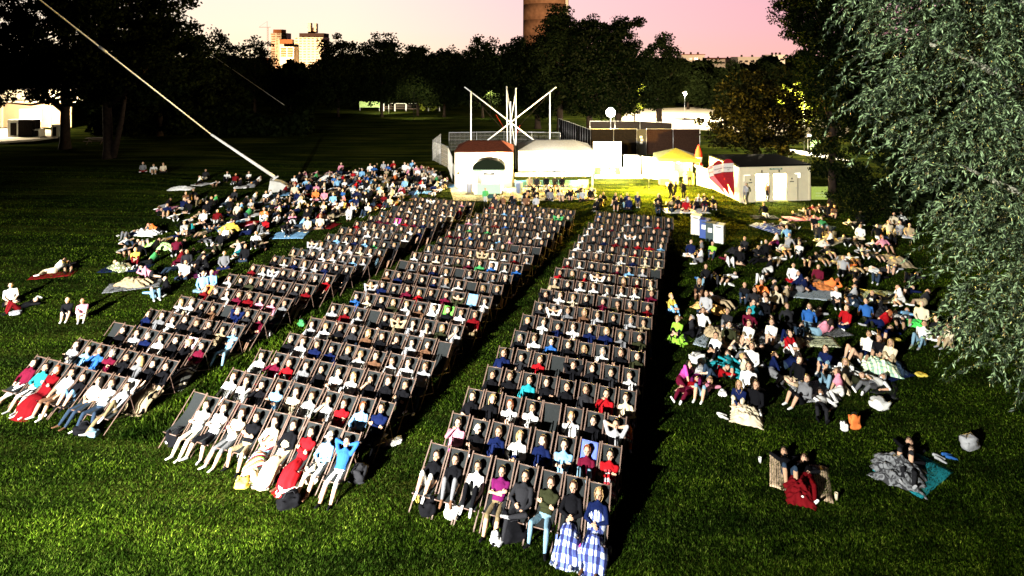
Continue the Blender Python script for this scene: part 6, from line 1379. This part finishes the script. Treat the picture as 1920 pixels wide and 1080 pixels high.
mb = MB(); mb.box((Lc, 2.4, Hc/2), (.08, 4.8, Hc)); mb.build('side_wall', M_cab, r); mb = MB(); mb.box((Lc/2+.1, 4.9, Hc/2), (Lc, .08, Hc)); mb.build('back_wall', M_cab, r)
mb = MB(); mb.box((Lc/2, 2.6, .06), (Lc-.3, 4.4, .1)); mb.build('floor', M_white, r); mb = MB(); mb.box((Lc/2, 1.5, 1.3), (Lc-.4, .05, 2.5)); mb.build('inner_wall', M_white, r)
mb = MB(); v = [(-.06, -.06, Hc), (Lc+.06, -.06, Hc), (Lc+.06, 5.0, Hc), (lw.x-.1, lw.y+.05, Hc)]; mb.prism([q[:2] for q in v], Hc+.02, Hc+.16); mb.build('roof', mat('black_flat_roof', (.004, .004, .004), .8), r)
for xx in (0.02, Lc-.02): mb = MB(); mb.box((xx, -.03, Hc/2), (.12, .06, Hc-.04)); mb.build('corner_post', M_cab, r)
for (hx0, hx1, z0, z1), sgn in zip(holes, (-1, 1)):
    wd_ = (hx1-hx0)*.92; hx = hx0 if sgn < 0 else hx1
    d = link('door', MB().mesh('e', M_cab) if 0 else (lambda q: (q.box((sgn*wd_/2, 0, 1.16), (wd_, .045, 2.1)), q.mesh('door', M_cab))[1])(MB()), r, (hx+sgn*.02, -.06, 0), sgn*-.10)
    mb = MB(); mb.box((sgn*wd_*.5, -.032, 1.62), (.34, .012, .07)); mb.build('sign', M_blackp, d); mb = MB(); mb.box((sgn*wd_*.88, -.04, 1.1), (.12, .05, .03)); mb.build('handle', M_metal, d)
    mb = MB(); mb.lathe([(.07, 0), (.07, .01)], n=12); e = mb.build('symbol', M_wood, d, (sgn*wd_*.5, -.03, 1.86)); e.rotation_euler = (RAD(90), 0, 0)
    mb = MB(); mb.box(((hx0+hx1)/2-.05, -.03, 2.48), (.10, .02, .2)); mb.build('symbol_plate', M_blackp, r)
for (hx0, hx1, z0, z1) in wins:
    w_ = link('window', (lambda q: (q.box(((hx0+hx1)/2, .05, (z0+z1)/2), (hx1-hx0-.06, .02, z1-z0-.06)), q.mesh('window', mat('lit_window', (1, 1, 1), emit=(1, .93, .75), estr=1.6)))[1])(MB()), r)
    mb = MB()
    for z in (z0, z1): mb.box(((hx0+hx1)/2, .02, z), (hx1-hx0+.06, .09, .05))
    for x in (hx0, hx1): mb.box((x, .02, (z0+z1)/2), (.05, .088, z1-z0-.05))
    mb.build('frame', M_creamw, w_)
mb = MB(); mb.box((dx(1454), -.02, 2.66), (1.1, .02, .14)); mb.build('sign', mat('sign_green', (.1, .2, .12), .6), r); text_on(r, 'WC  TOILETTEN', .11, (dx(1454), -.035, 2.66), M_text)
for xx in (dx(1429), dx(1461)): mb = MB(); mb.box((xx, .6, 2.5), (.6, .12, .05)); mb.build('lamp', M_bulb, r)
for px in (1429, 1461):
    q = a_+Matrix.Rotation(rz_, 3, 'Z') @ Vector((dx(px), .75, 2.2)); light('cabin_lamp', 'POINT', q, 5200, (1, .86, .45), radius=.12)
q = a_+Vector((-3.2, -1.0, 3.3))
# green banner and white awning at right of the cabin
rb, w, z0, z1 = banner(1521, 1558, 350, 374, 47.5, mat('lime_sheet', (.42, .55, .10), .6, var=.1), 'lime green banner with white panel right of the cabin', [('______', .3, .0, .62), ('______', .3, .0, .4)], M_text)
r = empty('awning', P(1530, 300, 60)*1.0, 0, 'bright white flat awning lit from below, right of the round tree', 'awning'); r.location.z = 0
mb = MB(); mb.box((0, 0, 1.55), (5.0, 3.6, .10), M=Matrix.Rotation(RAD(8), 3, 'Y')); mb.build('roof', M_white, r)
for s in (-1, 1):
    for q in (-1, 1): mb = MB(); mb.tube([(s*2.1, q*1.5, 0), (s*2.1, q*1.5, 1.35)], .04, 6); mb.build('post', M_metal, r)
light('awning_lamp', 'POINT', (r.location.x-.8, 59.5, 3.6), 3000, (1, .9, .7), radius=.2)
r2 = empty('lamp_stand', (r.location.x-.8, 59.8, 0), 0, 'work lamp on a pole above the white awning', 'lamp'); mb = MB(); mb.tube([(0, .3, 0), (0, .3, 3.7), (0, 0, 3.7)], .03, 6); mb.build('pole', M_metal, r2); mb = MB(); mb.box((0, 0, 3.62), (.3, .12, .08)); mb.build('lamp', M_bulb, r2)
rb, w, z0, z1 = banner(1520, 1546, 261, 280, 62, mat('green_white_sheet', (.30, .48, .18), .6, var=.4, vscale=1.5), 'green and white poster board beside the road behind the chestnut', [], M_text, name='poster_board')
# recycling bins
for k, (px, py, w_, h_, m_, lab) in enumerate([(1309, 441, .62, 1.28, M_creamw, 'cream recycling bin, leftmost of the four'), (1325, 448, .60, 1.22, mat('bin_blue', (.015, .05, .22), .5), 'blue recycling bin with a white label'), (1337, 454, .60, 1.20, mat('bin_dark_green', (.01, .03, .028), .5), 'dark green recycling bin with a white label'), (1352, 457, .62, 1.18, mat('bin_pale_grey', (.55, .55, .52), .5), 'pale grey recycling bin, rightmost of the four')]):
    r = empty('recycling_bin', G(px, py)+Vector((0, .3, 0)), -.55, lab, 'bin', 'recycling bins in a row')
    mb = MB(); mb.prism([(-w_/2, -w_/2), (w_/2, -w_/2), (w_/2, w_/2), (-w_/2, w_/2)], 0, h_-.08); mb.build('body', m_, r, bevel=.02)
    mb = MB(); mb.prism([(-w_/2-.02, -w_/2-.02), (w_/2+.02, -w_/2-.02), (w_/2+.02, w_/2+.02), (-w_/2-.02, w_/2+.02)], h_-.08, h_); mb.build('lid', m_, r, bevel=.02)
    mb = MB(); mb.box((-.02, -w_/2-.012, h_*.62), (.26, .012, .28)); mb.build('label_plate', M_white if k in (1, 2) else M_creamw, r)
    mb = MB(); mb.box((0, -w_/2-.01, h_*.88), (.3, .012, .06)); mb.build('slot', M_blackp, r)
# bungee frame: white poles
r = empty('bungee_frame', (P(957, 240, 62).x, 62, 0), 0, 'white pole frame of crossed and upright masts above the stalls', 'pole frame')
def pole(pxa, ya, pxb, yb, Za, Zb, rad=.07, m=None, nm='pole'):
    a = P(pxa, ya, Za)-r.location; b = P(pxb, yb, Zb)-r.location; mb = MB(); e = b+(b-a)*0; mb.tube([a, e], rad, 8); mb.build(nm, m or M_white, r); return a, b
pole(871, 163, 1040, 293, 62, 62); pole(1043, 163, 878, 291, 62.3, 62.3)
for (px, y0, Zp) in [(883, 172, 61.6), (1031, 172, 61.6), (950, 162, 64), (967, 165, 60.5), (957, 190, 61)]:
    a = P(px, y0, Zp)-r.location; mb = MB(); mb.tube([a, (a.x+(.1 if px == 950 else 0), a.y, 0)], .065, 8); mb.build('mast', M_white, r)
pole(950, 162, 966, 280, 64, 61, .04); pole(968, 165, 956, 240, 60.5, 62, .04)
M_redr = mat('red_bungee', (.3, .02, .01), .7)
for (xa, ya, xb, yb) in [(871, 164, 950, 250), (1042, 164, 960, 250), (930, 215, 945, 240), (975, 235, 965, 262)]: pole(xa, ya, xb, yb, 62, 63, .018, M_redr if ya > 200 else M_dark, 'cord')
# mesh fences
M_mesh = bpy.data.materials.new('wire_mesh'); M_mesh.use_nodes = True; t = M_mesh.node_tree; b = t.nodes['Principled BSDF']; b.inputs['Base Color'].default_value = (.35, .33, .28, 1); b.inputs['Metallic'].default_value = .5; b.inputs['Roughness'].default_value = .5
def wire_fence(pts, h, label, infill='wire', n_per=3, grp='site fences round the stalls', mtl=None):
    base = Vector(pts[0]); r = empty('site_fence', base, 0, label, 'fence', grp)
    for a, b in zip(pts[:-1], pts[1:]):
        a, b = Vector(a)-base, Vector(b)-base; n = max(1, round((b-a).length/n_per))
        for k in range(n):
            p, q = a.lerp(b, k/n), a.lerp(b, (k+1)/n); mb = MB()
            if infill == 'wire':
                L0 = (q-p).length; d = (q-p)/L0
                for i in range(int(L0/.16)): x = p+d*(i*.16); mb.bar(x+Vector((0, 0, .1)), x+Vector((0, 0, h-.05)), .012)
                for i in range(6): z = .1+(h-.15)*i/5; mb.bar(p+Vector((0, 0, z)), q+Vector((0, 0, z)), .012)
            else: mb.bar(p+Vector((0, 0, h/2)), q+Vector((0, 0, h/2)), h-.1, .02, up=(0, 0, 1)); 
            if infill != 'wire':
                mb = MB(); rz0 = math.atan2((q-p).y, (q-p).x); mb.box((p+q)/2+Vector((0, 0, h/2)), ((q-p).length-.06, .02, h-.1), rz=rz0)
            mb.build('panel', mtl or (M_mesh if infill == 'wire' else M_dark), r)
            mb = MB(); mb.tube([p, p+Vector((0, 0, h+.05))], .03, 6); mb.build('post', M_metal, r); mb = MB(); mb.bar(p+Vector((0, 0, h)), q+Vector((0, 0, h)), .035); mb.build('rail', M_metal, r)
        mb = MB(); mb.tube([b, b+Vector((0, 0, h+.05))], .03, 6); mb.build('post', M_metal, r)
    return r
wire_fence([G(848, 340), G(840, 316), G(811, 301), G(826, 287)], 2.3, 'wire mesh fence curving round the left end of the stalls')
wire_fence([G(842, 283), G(945, 281), G(1050, 283)], 2.3, 'wire mesh fence running behind the stalls')
wire_fence([G(1048, 262), G(1107, 290)], 3.0, 'dark fence with close upright posts receding behind the marquee', 'tarp', .9)
wire_fence([G(1107, 290), G(1194, 290)], 3.1, 'dark covered fence behind the brightest floodlight', 'tarp', 3)
wire_fence([G(1212, 290), G(1312, 290)], 3.1, 'brown covered fence behind the yellow lit tent', 'tarp', 3, mtl=mat('brown_tarpaulin', (.022, .011, .007), .8, var=.3, vscale=5, bump=.5, bscale=10))
wire_fence([G(1106, 258), G(1200, 258), G(1260, 262)], 2.4, 'rear dark fence in front of the far lit lawn', 'tarp', 3.2)
r = empty('gate', G(1203, 290), 0, 'black gate in the dark fence with white notices', 'gate'); mb = MB(); mb.box((0, .15, 1.5), (1.2, .05, 3.0)); mb.build('leaf', M_blackp, r)
for (x_, z_) in ((-.05, 2.1), (.05, 1.75), (-.02, 1.4)): mb = MB(); mb.box((x_, .1, z_), (.3, .01, .28)); mb.build('notice', M_white, r)
a, b = G(845, 318), G(866, 352); r = empty('ramp_wall', a, 0, 'low grey board wall slanting towards the left stall', 'wall'); mb = MB(); mb.bar(Vector((0, 0, .5)), b-a+Vector((0, 0, .5)), 1.0, .06, up=(0, 0, 1)); 
mb = MB(); rz0 = math.atan2((b-a).y, (b-a).x); mb.box((b-a)/2+Vector((0, 0, .5)), ((b-a).length, .06, 1.0), rz=rz0); mb.build('board', M_creamw, r)
# street lamps
def street_lamp(px, py, Z, label, power, rad=.22, color=(1, .84, .55), estr=40):
    g = P(px, py, Z); r = empty('street_lamp', (g.x, g.y, 0), 0, label, 'street lamp', 'street lamps'); mb = MB(); mb.tube([(0, 0, 0), (0, 0, g.z-rad)], .06, 8); mb.build('pole', M_metal, r)
    bm = bmesh.new(); bmesh.ops.create_icosphere(bm, subdivisions=3, radius=rad); me = bpy.data.meshes.new('globe'); bm.to_mesh(me); bm.free(); me.materials.append(M_bulb)
    for p in me.polygons: p.use_smooth = True
    o = link('globe', me, r, (0, 0, g.z))
    if power: light('street_light', 'POINT', (g.x, g.y-.0, g.z+rad+.25), power, color, radius=.2)
street_lamp(1145, 211, 76, 'brightest globe street lamp behind the floodlit panel', 30000, .6)
street_lamp(1284, 176, 108, 'glowing street lamp between the egg shaped tree and the chestnut', 110000, .35)
street_lamp(1151, 174, 97, 'small white street lamp high among the tall trees', 16000, .2, (1, .95, .85))
street_lamp(1508, 184, 73, 'street lamp in the yellow lit foliage right of the chestnut', 50000, .2)
street_lamp(392, 147, 110, 'tiny white street lamp in the black trees at the left', 0, .2)
r = empty('pole_light', (G(205, 264).x, G(205, 264).y, .4), 0, 'slim white bollard lamp by the picnic table', 'bollard'); mb = MB(); mb.tube([(0, 0, 0), (0, 0, 2.1)], .06, 8); mb.build('pole', M_white, r); mb = MB(); mb.box((0, 0, 2.35), (.3, .12, .5)); mb.build('head', M_white, r)
# picnic table, far fence, far tables
r = empty('picnic_table', G(180, 276)+Vector((0, 0, .45)), .2, 'dark picnic table with benches under the left trees', 'picnic table')
mb = MB(); mb.box((0, 0, .74), (2.2, .8, .06)); mb.build('table_top', M_wood, r)
for s in (-1, 1): mb = MB(); mb.box((0, s*.75, .44), (2.2, .26, .05)); mb.build('bench', M_wood, r); mb = MB(); mb.bar((s*.8, -.7, 0), (s*.8, .2, .72), .08); mb.bar((s*.8, .7, 0), (s*.8, -.2, .72), .08); mb.build('leg', M_wood, r)
r = empty('rail_fence', P(750, 205, 124), 0, 'pale rail fence far off beneath the dark tree line', 'fence'); r.location.z = 0
for k in range(6): mb = MB(); mb.bar((-3.5+k*2.4, 0, 0), (-3.5+k*2.4, 0, 1.7), .16); mb.build('post', M_white, r)
for z in (.5, .9, 1.3, 1.65): mb = MB(); mb.bar((-3.5, 0, z), (8.5, 0, z), .08); mb.build('rail', M_white if z > 1.5 else M_wood, r)
r = empty('hoarding', P(693, 205, 125), 0, 'green and white hoarding left of the far rail fence', 'banner'); r.location.z = 0; mb = MB(); mb.box((0, 0, 1.35), (4.4, .08, 1.3)); mb.build('sheet', mat('pale_green_hoarding', (.35, .5, .2), .7, var=.3, vscale=1), r)
for s in (-1, 1): mb = MB(); mb.box((s*2.1, .08, .6), (.1, .1, 1.2)); mb.build('post', M_metal, r)
light('path_light', 'SPOT', (-25.5, 117, 3.2), 9000, (1, .9, .6), aim=(-27, 126, 0), size=135, blend=.3, radius=.2)
mb = MB(); mb.tube([(0, 0, 0), (0, 0, 3.0)], .06, 8); r = empty('street_lamp', (-25.5, 119.3, 0), 0, 'low street lamp lighting the far rail fence', 'street lamp', 'street lamps'); mb.build('pole', M_metal, r); mb = MB(); mb.lathe([(.05, 0), (.14, .1), (.03, .2)], n=10); mb.build('lamp', M_soft, r, (0, 0, 2.95))
for x_, z_ in ((-18, 5), (-4, 5), (8, 5), (19, 5)): light('path_light', 'SPOT', (x_, 106, z_), 9000, (1, .92, .55), aim=(x_, 119, 0), size=120, blend=.3, radius=.2)
for x_, lb_ in ((-18, 'unlit looking path lamp beside the small lime green bush'), (-4, 'path lamp pole behind the bungee frame'), (8, 'path lamp pole under the tall weeping trees'), (19, 'path lamp pole right of the brightest globe lamp')):
    r = empty('street_lamp', (x_, 105.8, 0), 0, lb_, 'street lamp', 'street lamps'); mb = MB(); mb.tube([(0, 0, 0), (0, 0, 5)], .06, 8); mb.build('pole', M_dark, r); mb = MB(); mb.box((0, .15, 5.1), (.4, .5, .12)); mb.build('hood', M_dark, r)
# guy cable with its anchor
an = G(524, 356); top = P(75, 0, 44); d = (top-an)
foot = an+Vector((-.3, 0, 1.05))
r = empty('guy_cable', foot, 0, 'long pale guy cable rising from its anchor out of the picture at upper left', 'cable'); sleeve_end = P(396, 252, 49.8)
mb = MB(); L_end = (sleeve_end-foot); mb.tube([(0, 0, 0), L_end*.5, L_end], [.15, .12, .09], 10); mb.build('sleeve', mat('pale_sleeve', (.62, .60, .55), .6, var=.1, vscale=1), r)
e = (top-sleeve_end); mb = MB(); mb.tube([L_end, L_end+e, L_end+e*1.6], .055, 8); mb.build('strand', mat('cable_steel', (.72, .70, .64), .5, .2), r)
k_ = .66; c = L_end+e*k_; mb = MB(); mb.tube([c-e.normalized()*.35, c+e.normalized()*.35], .10, 8); mb.build('clamp', M_metal, r)
r = empty('cable_anchor', an, .35, 'wedge shaped concrete anchor block at the foot of the cable', 'anchor'); M_conc = mat('pale_concrete', (.40, .39, .35), .9, var=.15, vscale=2, bump=.3, bscale=12)
mb = MB(); v = [(-.9, -.9, 0), (1.3, -.9, 0), (1.3, .9, 0), (-.9, .9, 0), (-.75, -.6, 1.0), (.15, -.6, .75), (.15, .6, .75), (-.75, .6, 1.0)]; mb.add(v, [(0, 1, 5, 4), (1, 2, 6, 5), (2, 3, 7, 6), (3, 0, 4, 7), (4, 5, 6, 7), (3, 2, 1, 0)]); mb.build('block', M_conc, r, bevel=.04)
mb = MB(); mb.bar((-.6, 0, .9), (-.1, 0, 1.25), .3, .12); mb.build('bracket', M_metal, r)
r = empty('guy_cable', P(385, 95, 100), 0, 'thin second guy cable seen small before the black trees', 'cable'); e2 = P(475, 157, 96)-P(385, 95, 100); mb = MB(); mb.tube([-e2*.8, (0, 0, 0), e2, e2*1.6], .04, 6); mb.build('strand', M_mesh, r)

r = empty('added_lamp_mast', (KEY3_LOC[0], KEY3_LOC[1]-.3, 0), 0, 'shorter added mast carrying the foreground fill lamp, out of view', 'lamp')  # unseen mast added to carry the foreground fill spot
mb = MB(); mb.tube([(0, 0, 0), (0, 0, KEY3_LOC[2]+.3)], [.12, .08], 10); mb.build('mast', M_metal, r)
mb = MB(); mb.box((0, -.05, KEY3_LOC[2]), (.7, .16, .5)); mb.build('housing', M_blackp, r, bevel=.03)
# added lamp standing in for the screen light, on an unseen mast
r = empty('added_lamp_mast', (KEY_LOC[0], KEY_LOC[1]-.35, 0), 0, 'tall added mast, its lamp standing in for the screen light, left of view', 'lamp')
mb = MB(); mb.tube([(0, 0, 0), (0, 0, KEY_LOC[2]+.4)], [.16, .09], 10); mb.build('mast', M_metal, r)
mb = MB(); mb.box((0, -.05, KEY_LOC[2]), (.9, .18, .6)); mb.build('housing', M_blackp, r, bevel=.03)
# ------------------------------------------------------------------ far buildings
M_bw = mat('pale_concrete_facade', (.78, .69, .54), .9, var=.06, vscale=.1); M_bo = mat('terracotta_balcony', (.34, .13, .06), .9); M_glass = mat('dark_window_glass', (.04, .03, .03), .2); M_bd = mat('dark_roof_plant', (.05, .03, .025), .8)
def facade_block(root, x0, x1, y, z0, z1, depth, wall, nfl, ncol, m_open, win_w=.6, win_h=.45, name='wall', band=None, zlow=None):
    mb = MB(); mb.box(((x0+x1)/2, y+depth/2, (z0+z1)/2), (x1-x0, depth, z1-z0)); w = mb.build(name, wall, root)
    fh = (z1-z0)/nfl; cw_ = (x1-x0)/ncol
    q = MB(); q.box((0, 0, 0), (cw_*win_w, .5, fh*win_h)); me = q.mesh('window', m_open)
    for i in range(nfl):
        for j in range(ncol): link('window', me, root, (x0+cw_*(j+.5), y+.05, z0+fh*(i+.55)))
    return w
ZB = 520.0; bx = lambda px: (px-960)*ZB/FPX; bz = lambda py: HC+(105-py)*ZB/FPX
ro = empty('tower_block', (bx(580), ZB, 0), 0, 'pale tower block with rows of square windows and a forked roof plant', 'building', 'far tower blocks'); ox = ro.location.x
facade_block(ro, bx(552)-ox, bx(606)-ox, 0, 0, bz(70), 18, M_bw, 12, 7, mat('shaded_window_warm', (.20, .10, .06), .5), .62, .4)
mb = MB(); mb.box((bx(583)-ox, 9, bz(66)), (bx(606)-bx(560), 15, bz(62)-bz(70))); mb.build('roof_storey', M_bd, ro)
mb = MB(); mb.box((bx(575)-ox, 9, bz(52)), (2.4, 5, bz(42)-bz(62)), 0); mb.build('roof_tower', M_bw, ro); mb = MB(); mb.box((bx(586)-ox, 9, bz(52)), (2.2, 5, bz(44)-bz(62))); mb.build('roof_tower', M_bw, ro); mb = MB(); mb.box((bx(580.5)-ox, 10, bz(57)), (2.8, 4, bz(50)-bz(62))); mb.build('roof_link', M_bd, ro)
ro = empty('tower_block', (bx(532), ZB+4, 0), 0, 'orange shaded tower block with stacked balconies beside the pale one', 'building', 'far tower blocks'); ox = ro.location.x
facade_block(ro, bx(513)-ox, bx(519)-ox, 0, 0, bz(72), 10, M_bw, 22, 1, M_bo, .8, .6, 'wall'); facade_block(ro, bx(519.5)-ox, bx(545)-ox, 1.0, 0, bz(74), 12, M_bw, 8, 2, M_bw, .4, .3, 'wall')
mb = MB(); mb.box((bx(533)-ox, .6, bz(78)), (bx(546)-bx(522), 1, bz(74)-bz(83))); mb.build('balcony', M_bo, ro)
ro = empty('tower_block', (bx(548), ZB-12, 0), 0, 'lower pale block with two columns of terracotta balconies', 'building', 'far tower blocks'); ox = ro.location.x
mb = MB(); mb.box((0, 5, bz(88)/2), (bx(560)-bx(535), 10, bz(88))); mb.build('wall', M_bw, ro)
for s in (-1, 1):
    for k in range(4): mb = MB(); mb.box((s*2.9, -.5, bz(92+k*4.3)), (4.4, 1.2, 1.5)); mb.build('balcony', M_bo, ro)
ro = empty('tower_block', (bx(472), ZB+60, 0), 0, 'pale stepped block behind the lacy tree tops', 'building', 'far tower blocks'); ox = ro.location.x; ZB2 = ZB+60
facade_block(ro, -8, 8, 0, 0, HC+(105-62)*ZB2/FPX, 12, M_bw, 14, 3, M_bo, .7, .35); mb = MB(); mb.box((-1, 5, HC+(105-58.5)*ZB2/FPX), (10, 8, 3.6)); mb.build('roof_storey', M_bo, ro)
r = empty('tower_crane', P(502, 105, 600), 0, 'thin orange tower crane between the far blocks', 'crane'); r.location.z = 0; M_cr = mat('crane_orange', (.45, .16, .06), .6); zt = HC+(105-40)*600/FPX; zj = HC+(105-51)*600/FPX
mb = MB()
for s in (-1, 1): mb.bar((s*.6, 0, 0), (s*.6, 0, zt if s < 0 else zj), .2)
for k in range(18): mb.bar((-.6, 0, k*zj/18), (.6, 0, (k+1)*zj/18), .15)
mb.build('mast', M_cr, r); mb = MB(); mb.bar((-9, 0, zj), (3, 0, zj), .35); mb.bar((-9, 0, zj+.1), (-.6, 0, zt), .12); mb.build('jib', M_cr, r)
# concrete tower
ZT = 262.0; r = empty('concrete_tower', ((1023.5-960)*ZT/FPX, ZT, 0), 0, 'round brown concrete tower rising out of the top of the picture', 'tower'); rad = 42.5*ZT/FPX
M_tower = mat('board_marked_concrete', (.23, .12, .065), .9, var=.25, vscale=.5, bump=.5, bscale=3)
for k in range(14):
    z0 = k*7.0; ra = rad*(1.02-.004*k); mb = MB(); mb.lathe([(ra, 0), (ra-.02, 6.94), (ra-.10, 6.95), (ra-.10, 7.0)], n=40); mb.build('ring_section', M_tower, r, (0, 0, z0))
mb = MB(); mb.box((rad*.86, -rad*.62, 40), (1.2, 1.6, 80)); mb.build('service_duct', M_bw, r)
# low white roofs on the right horizon
for k, (p0, p1, y0, y1, Z, lab) in enumerate([(1278, 1321, 103, 122, 300, 'long pale low building on the right horizon'), (1322, 1380, 111, 124, 330, 'low pink lit building left of the vents on the horizon'), (1384, 1448, 108, 128, 310, 'low white hall above the chestnut'), (1449, 1472, 104, 130, 290, 'small tall white building beside the right hand trees')]):
    r = empty('low_building', ((p0+p1)/2*Z/FPX-960*Z/FPX, Z, 0), 0, lab, 'building', 'low buildings on the horizon'); w = (p1-p0)*Z/FPX; zt = HC+(105-y0)*Z/FPX
    mb = MB(); mb.box((0, 5, zt/2), (w, 10, zt)); mb.build('wall', M_bw, r); mb = MB(); mb.box((0, 4.9, zt+.2), (w+.6, 10.6, .4)); mb.build('roof', M_bo if k < 2 else M_bw, r)
    for j in range(int(w/3)): mb = MB(); mb.box((-w/2+1.5+j*3, -.02, zt-2), (1.6, .1, 1.0)); mb.build('window', M_glass, r)
    for j in range(3): mb = MB(); mb.box((-w/3+j*w/3.2, 3, zt+.9), (.8, .8, 1.2)); mb.build('vent', M_bd, r)
# building behind the forecourt at the far left
r = empty('forecourt_building', P(45, 240, 96), 0, 'bright lit low building with a peach wall behind the left tree', 'building'); r.location.z = 0
M_peach = mat('peach_render', (.60, .40, .24), .8, var=.1, vscale=.4)
mb = MB(); mb.box((0, 0, 2.1), (16, .3, 4.2)); mb.build('wall', M_peach, r); mb = MB(); mb.box((0, 2.5, 5.3), (20, 5, 1.8)); mb.build('upper_storey', M_bw, r); mb = MB(); mb.box((0, -.4, 4.3), (19, 1.4, .25)); mb.build('canopy', M_bw, r)
for x_ in (-6, -3.5, 4.6, 6.4): mb = MB(); mb.box((x_, -.2, 1.7), (.35, .3, 3.4)); mb.build('pillar', M_bw, r)
mb = MB(); mb.box((1.2, -.18, 2.0), (3.6, .06, 2.0)); mb.build('lit_window', mat('bright_doorway', (1, 1, 1), emit=(1, .88, .62), estr=3.0), r)
light('forecourt_lamp', 'POINT', (P(70, 240, 91).x, 90, 3.6), 13000, (1, .80, .52), radius=.3); light('forecourt_lamp', 'POINT', (P(0, 240, 84).x, 82, 5.0), 14000, (1, .88, .62), radius=.3)
r = empty('street_lamp', (P(0, 240, 84).x, 82.4, .4), 0, 'street lamp on the forecourt at the far left', 'street lamp', 'street lamps'); mb = MB(); mb.tube([(0, 0, 0), (0, 0, 4.6)], .06, 8); mb.build('pole', M_metal, r); mb = MB(); mb.lathe([(.06, 0), (.2, .15), (.03, .3)], n=10); mb.build('lamp', M_soft, r, (0, 0, 4.55))
for (px, w_, h_, m_, lab, cat) in [(30, 1.6, 2.4, M_white, 'white cabinet with a dark front on the forecourt', 'cabinet'), (55, 2.4, 2.4, M_dark, 'dark container by the lit doorway', 'container'), (73, 1.0, 1.1, M_white, 'small white box before the lit doorway', 'box'), (107, .9, 1.7, M_creamw, 'cream cabinet at the right end of the forecourt', 'cabinet')]:
    g = G(px, 262); mb = MB(); mb.box((0, 0, h_/2), (w_, 1.0, h_)); mb.box((w_*.05, -.5, h_*.45), (w_*.55, .06, h_*.75), 1); tag(mb.build('forecourt_'+cat, [m_, M_dark], None, (g.x, g.y, .47), bevel=.04), lab, cat)
# spots added to brighten the far buildings and tower, without any fixtures
def up(px, Z, zaim, power, col, size=60):
    loc = ((px-960)*Z/FPX, Z-70, 9); light('added_facade_spot', 'SPOT', loc, power, col, aim=((px-960)*Z/FPX, Z, zaim), size=size, blend=.6, radius=.6)
up(560, ZB, 22, 900000, (1, .66, .36)); up(478, ZB+60, 26, 300000, (1, .62, .36), 40); up(1024, ZT, 24, 230000, (1, .66, .40), 75)
light('added_facade_spot', 'SPOT', ((1090-960)*ZT/FPX, ZT-14, 8), 26000, (1, .78, .5), aim=((1060-960)*ZT/FPX, ZT, 30), size=70, blend=.5, radius=.5)
up(1370, 310, 6, 200000, (1, .72, .5), 90)
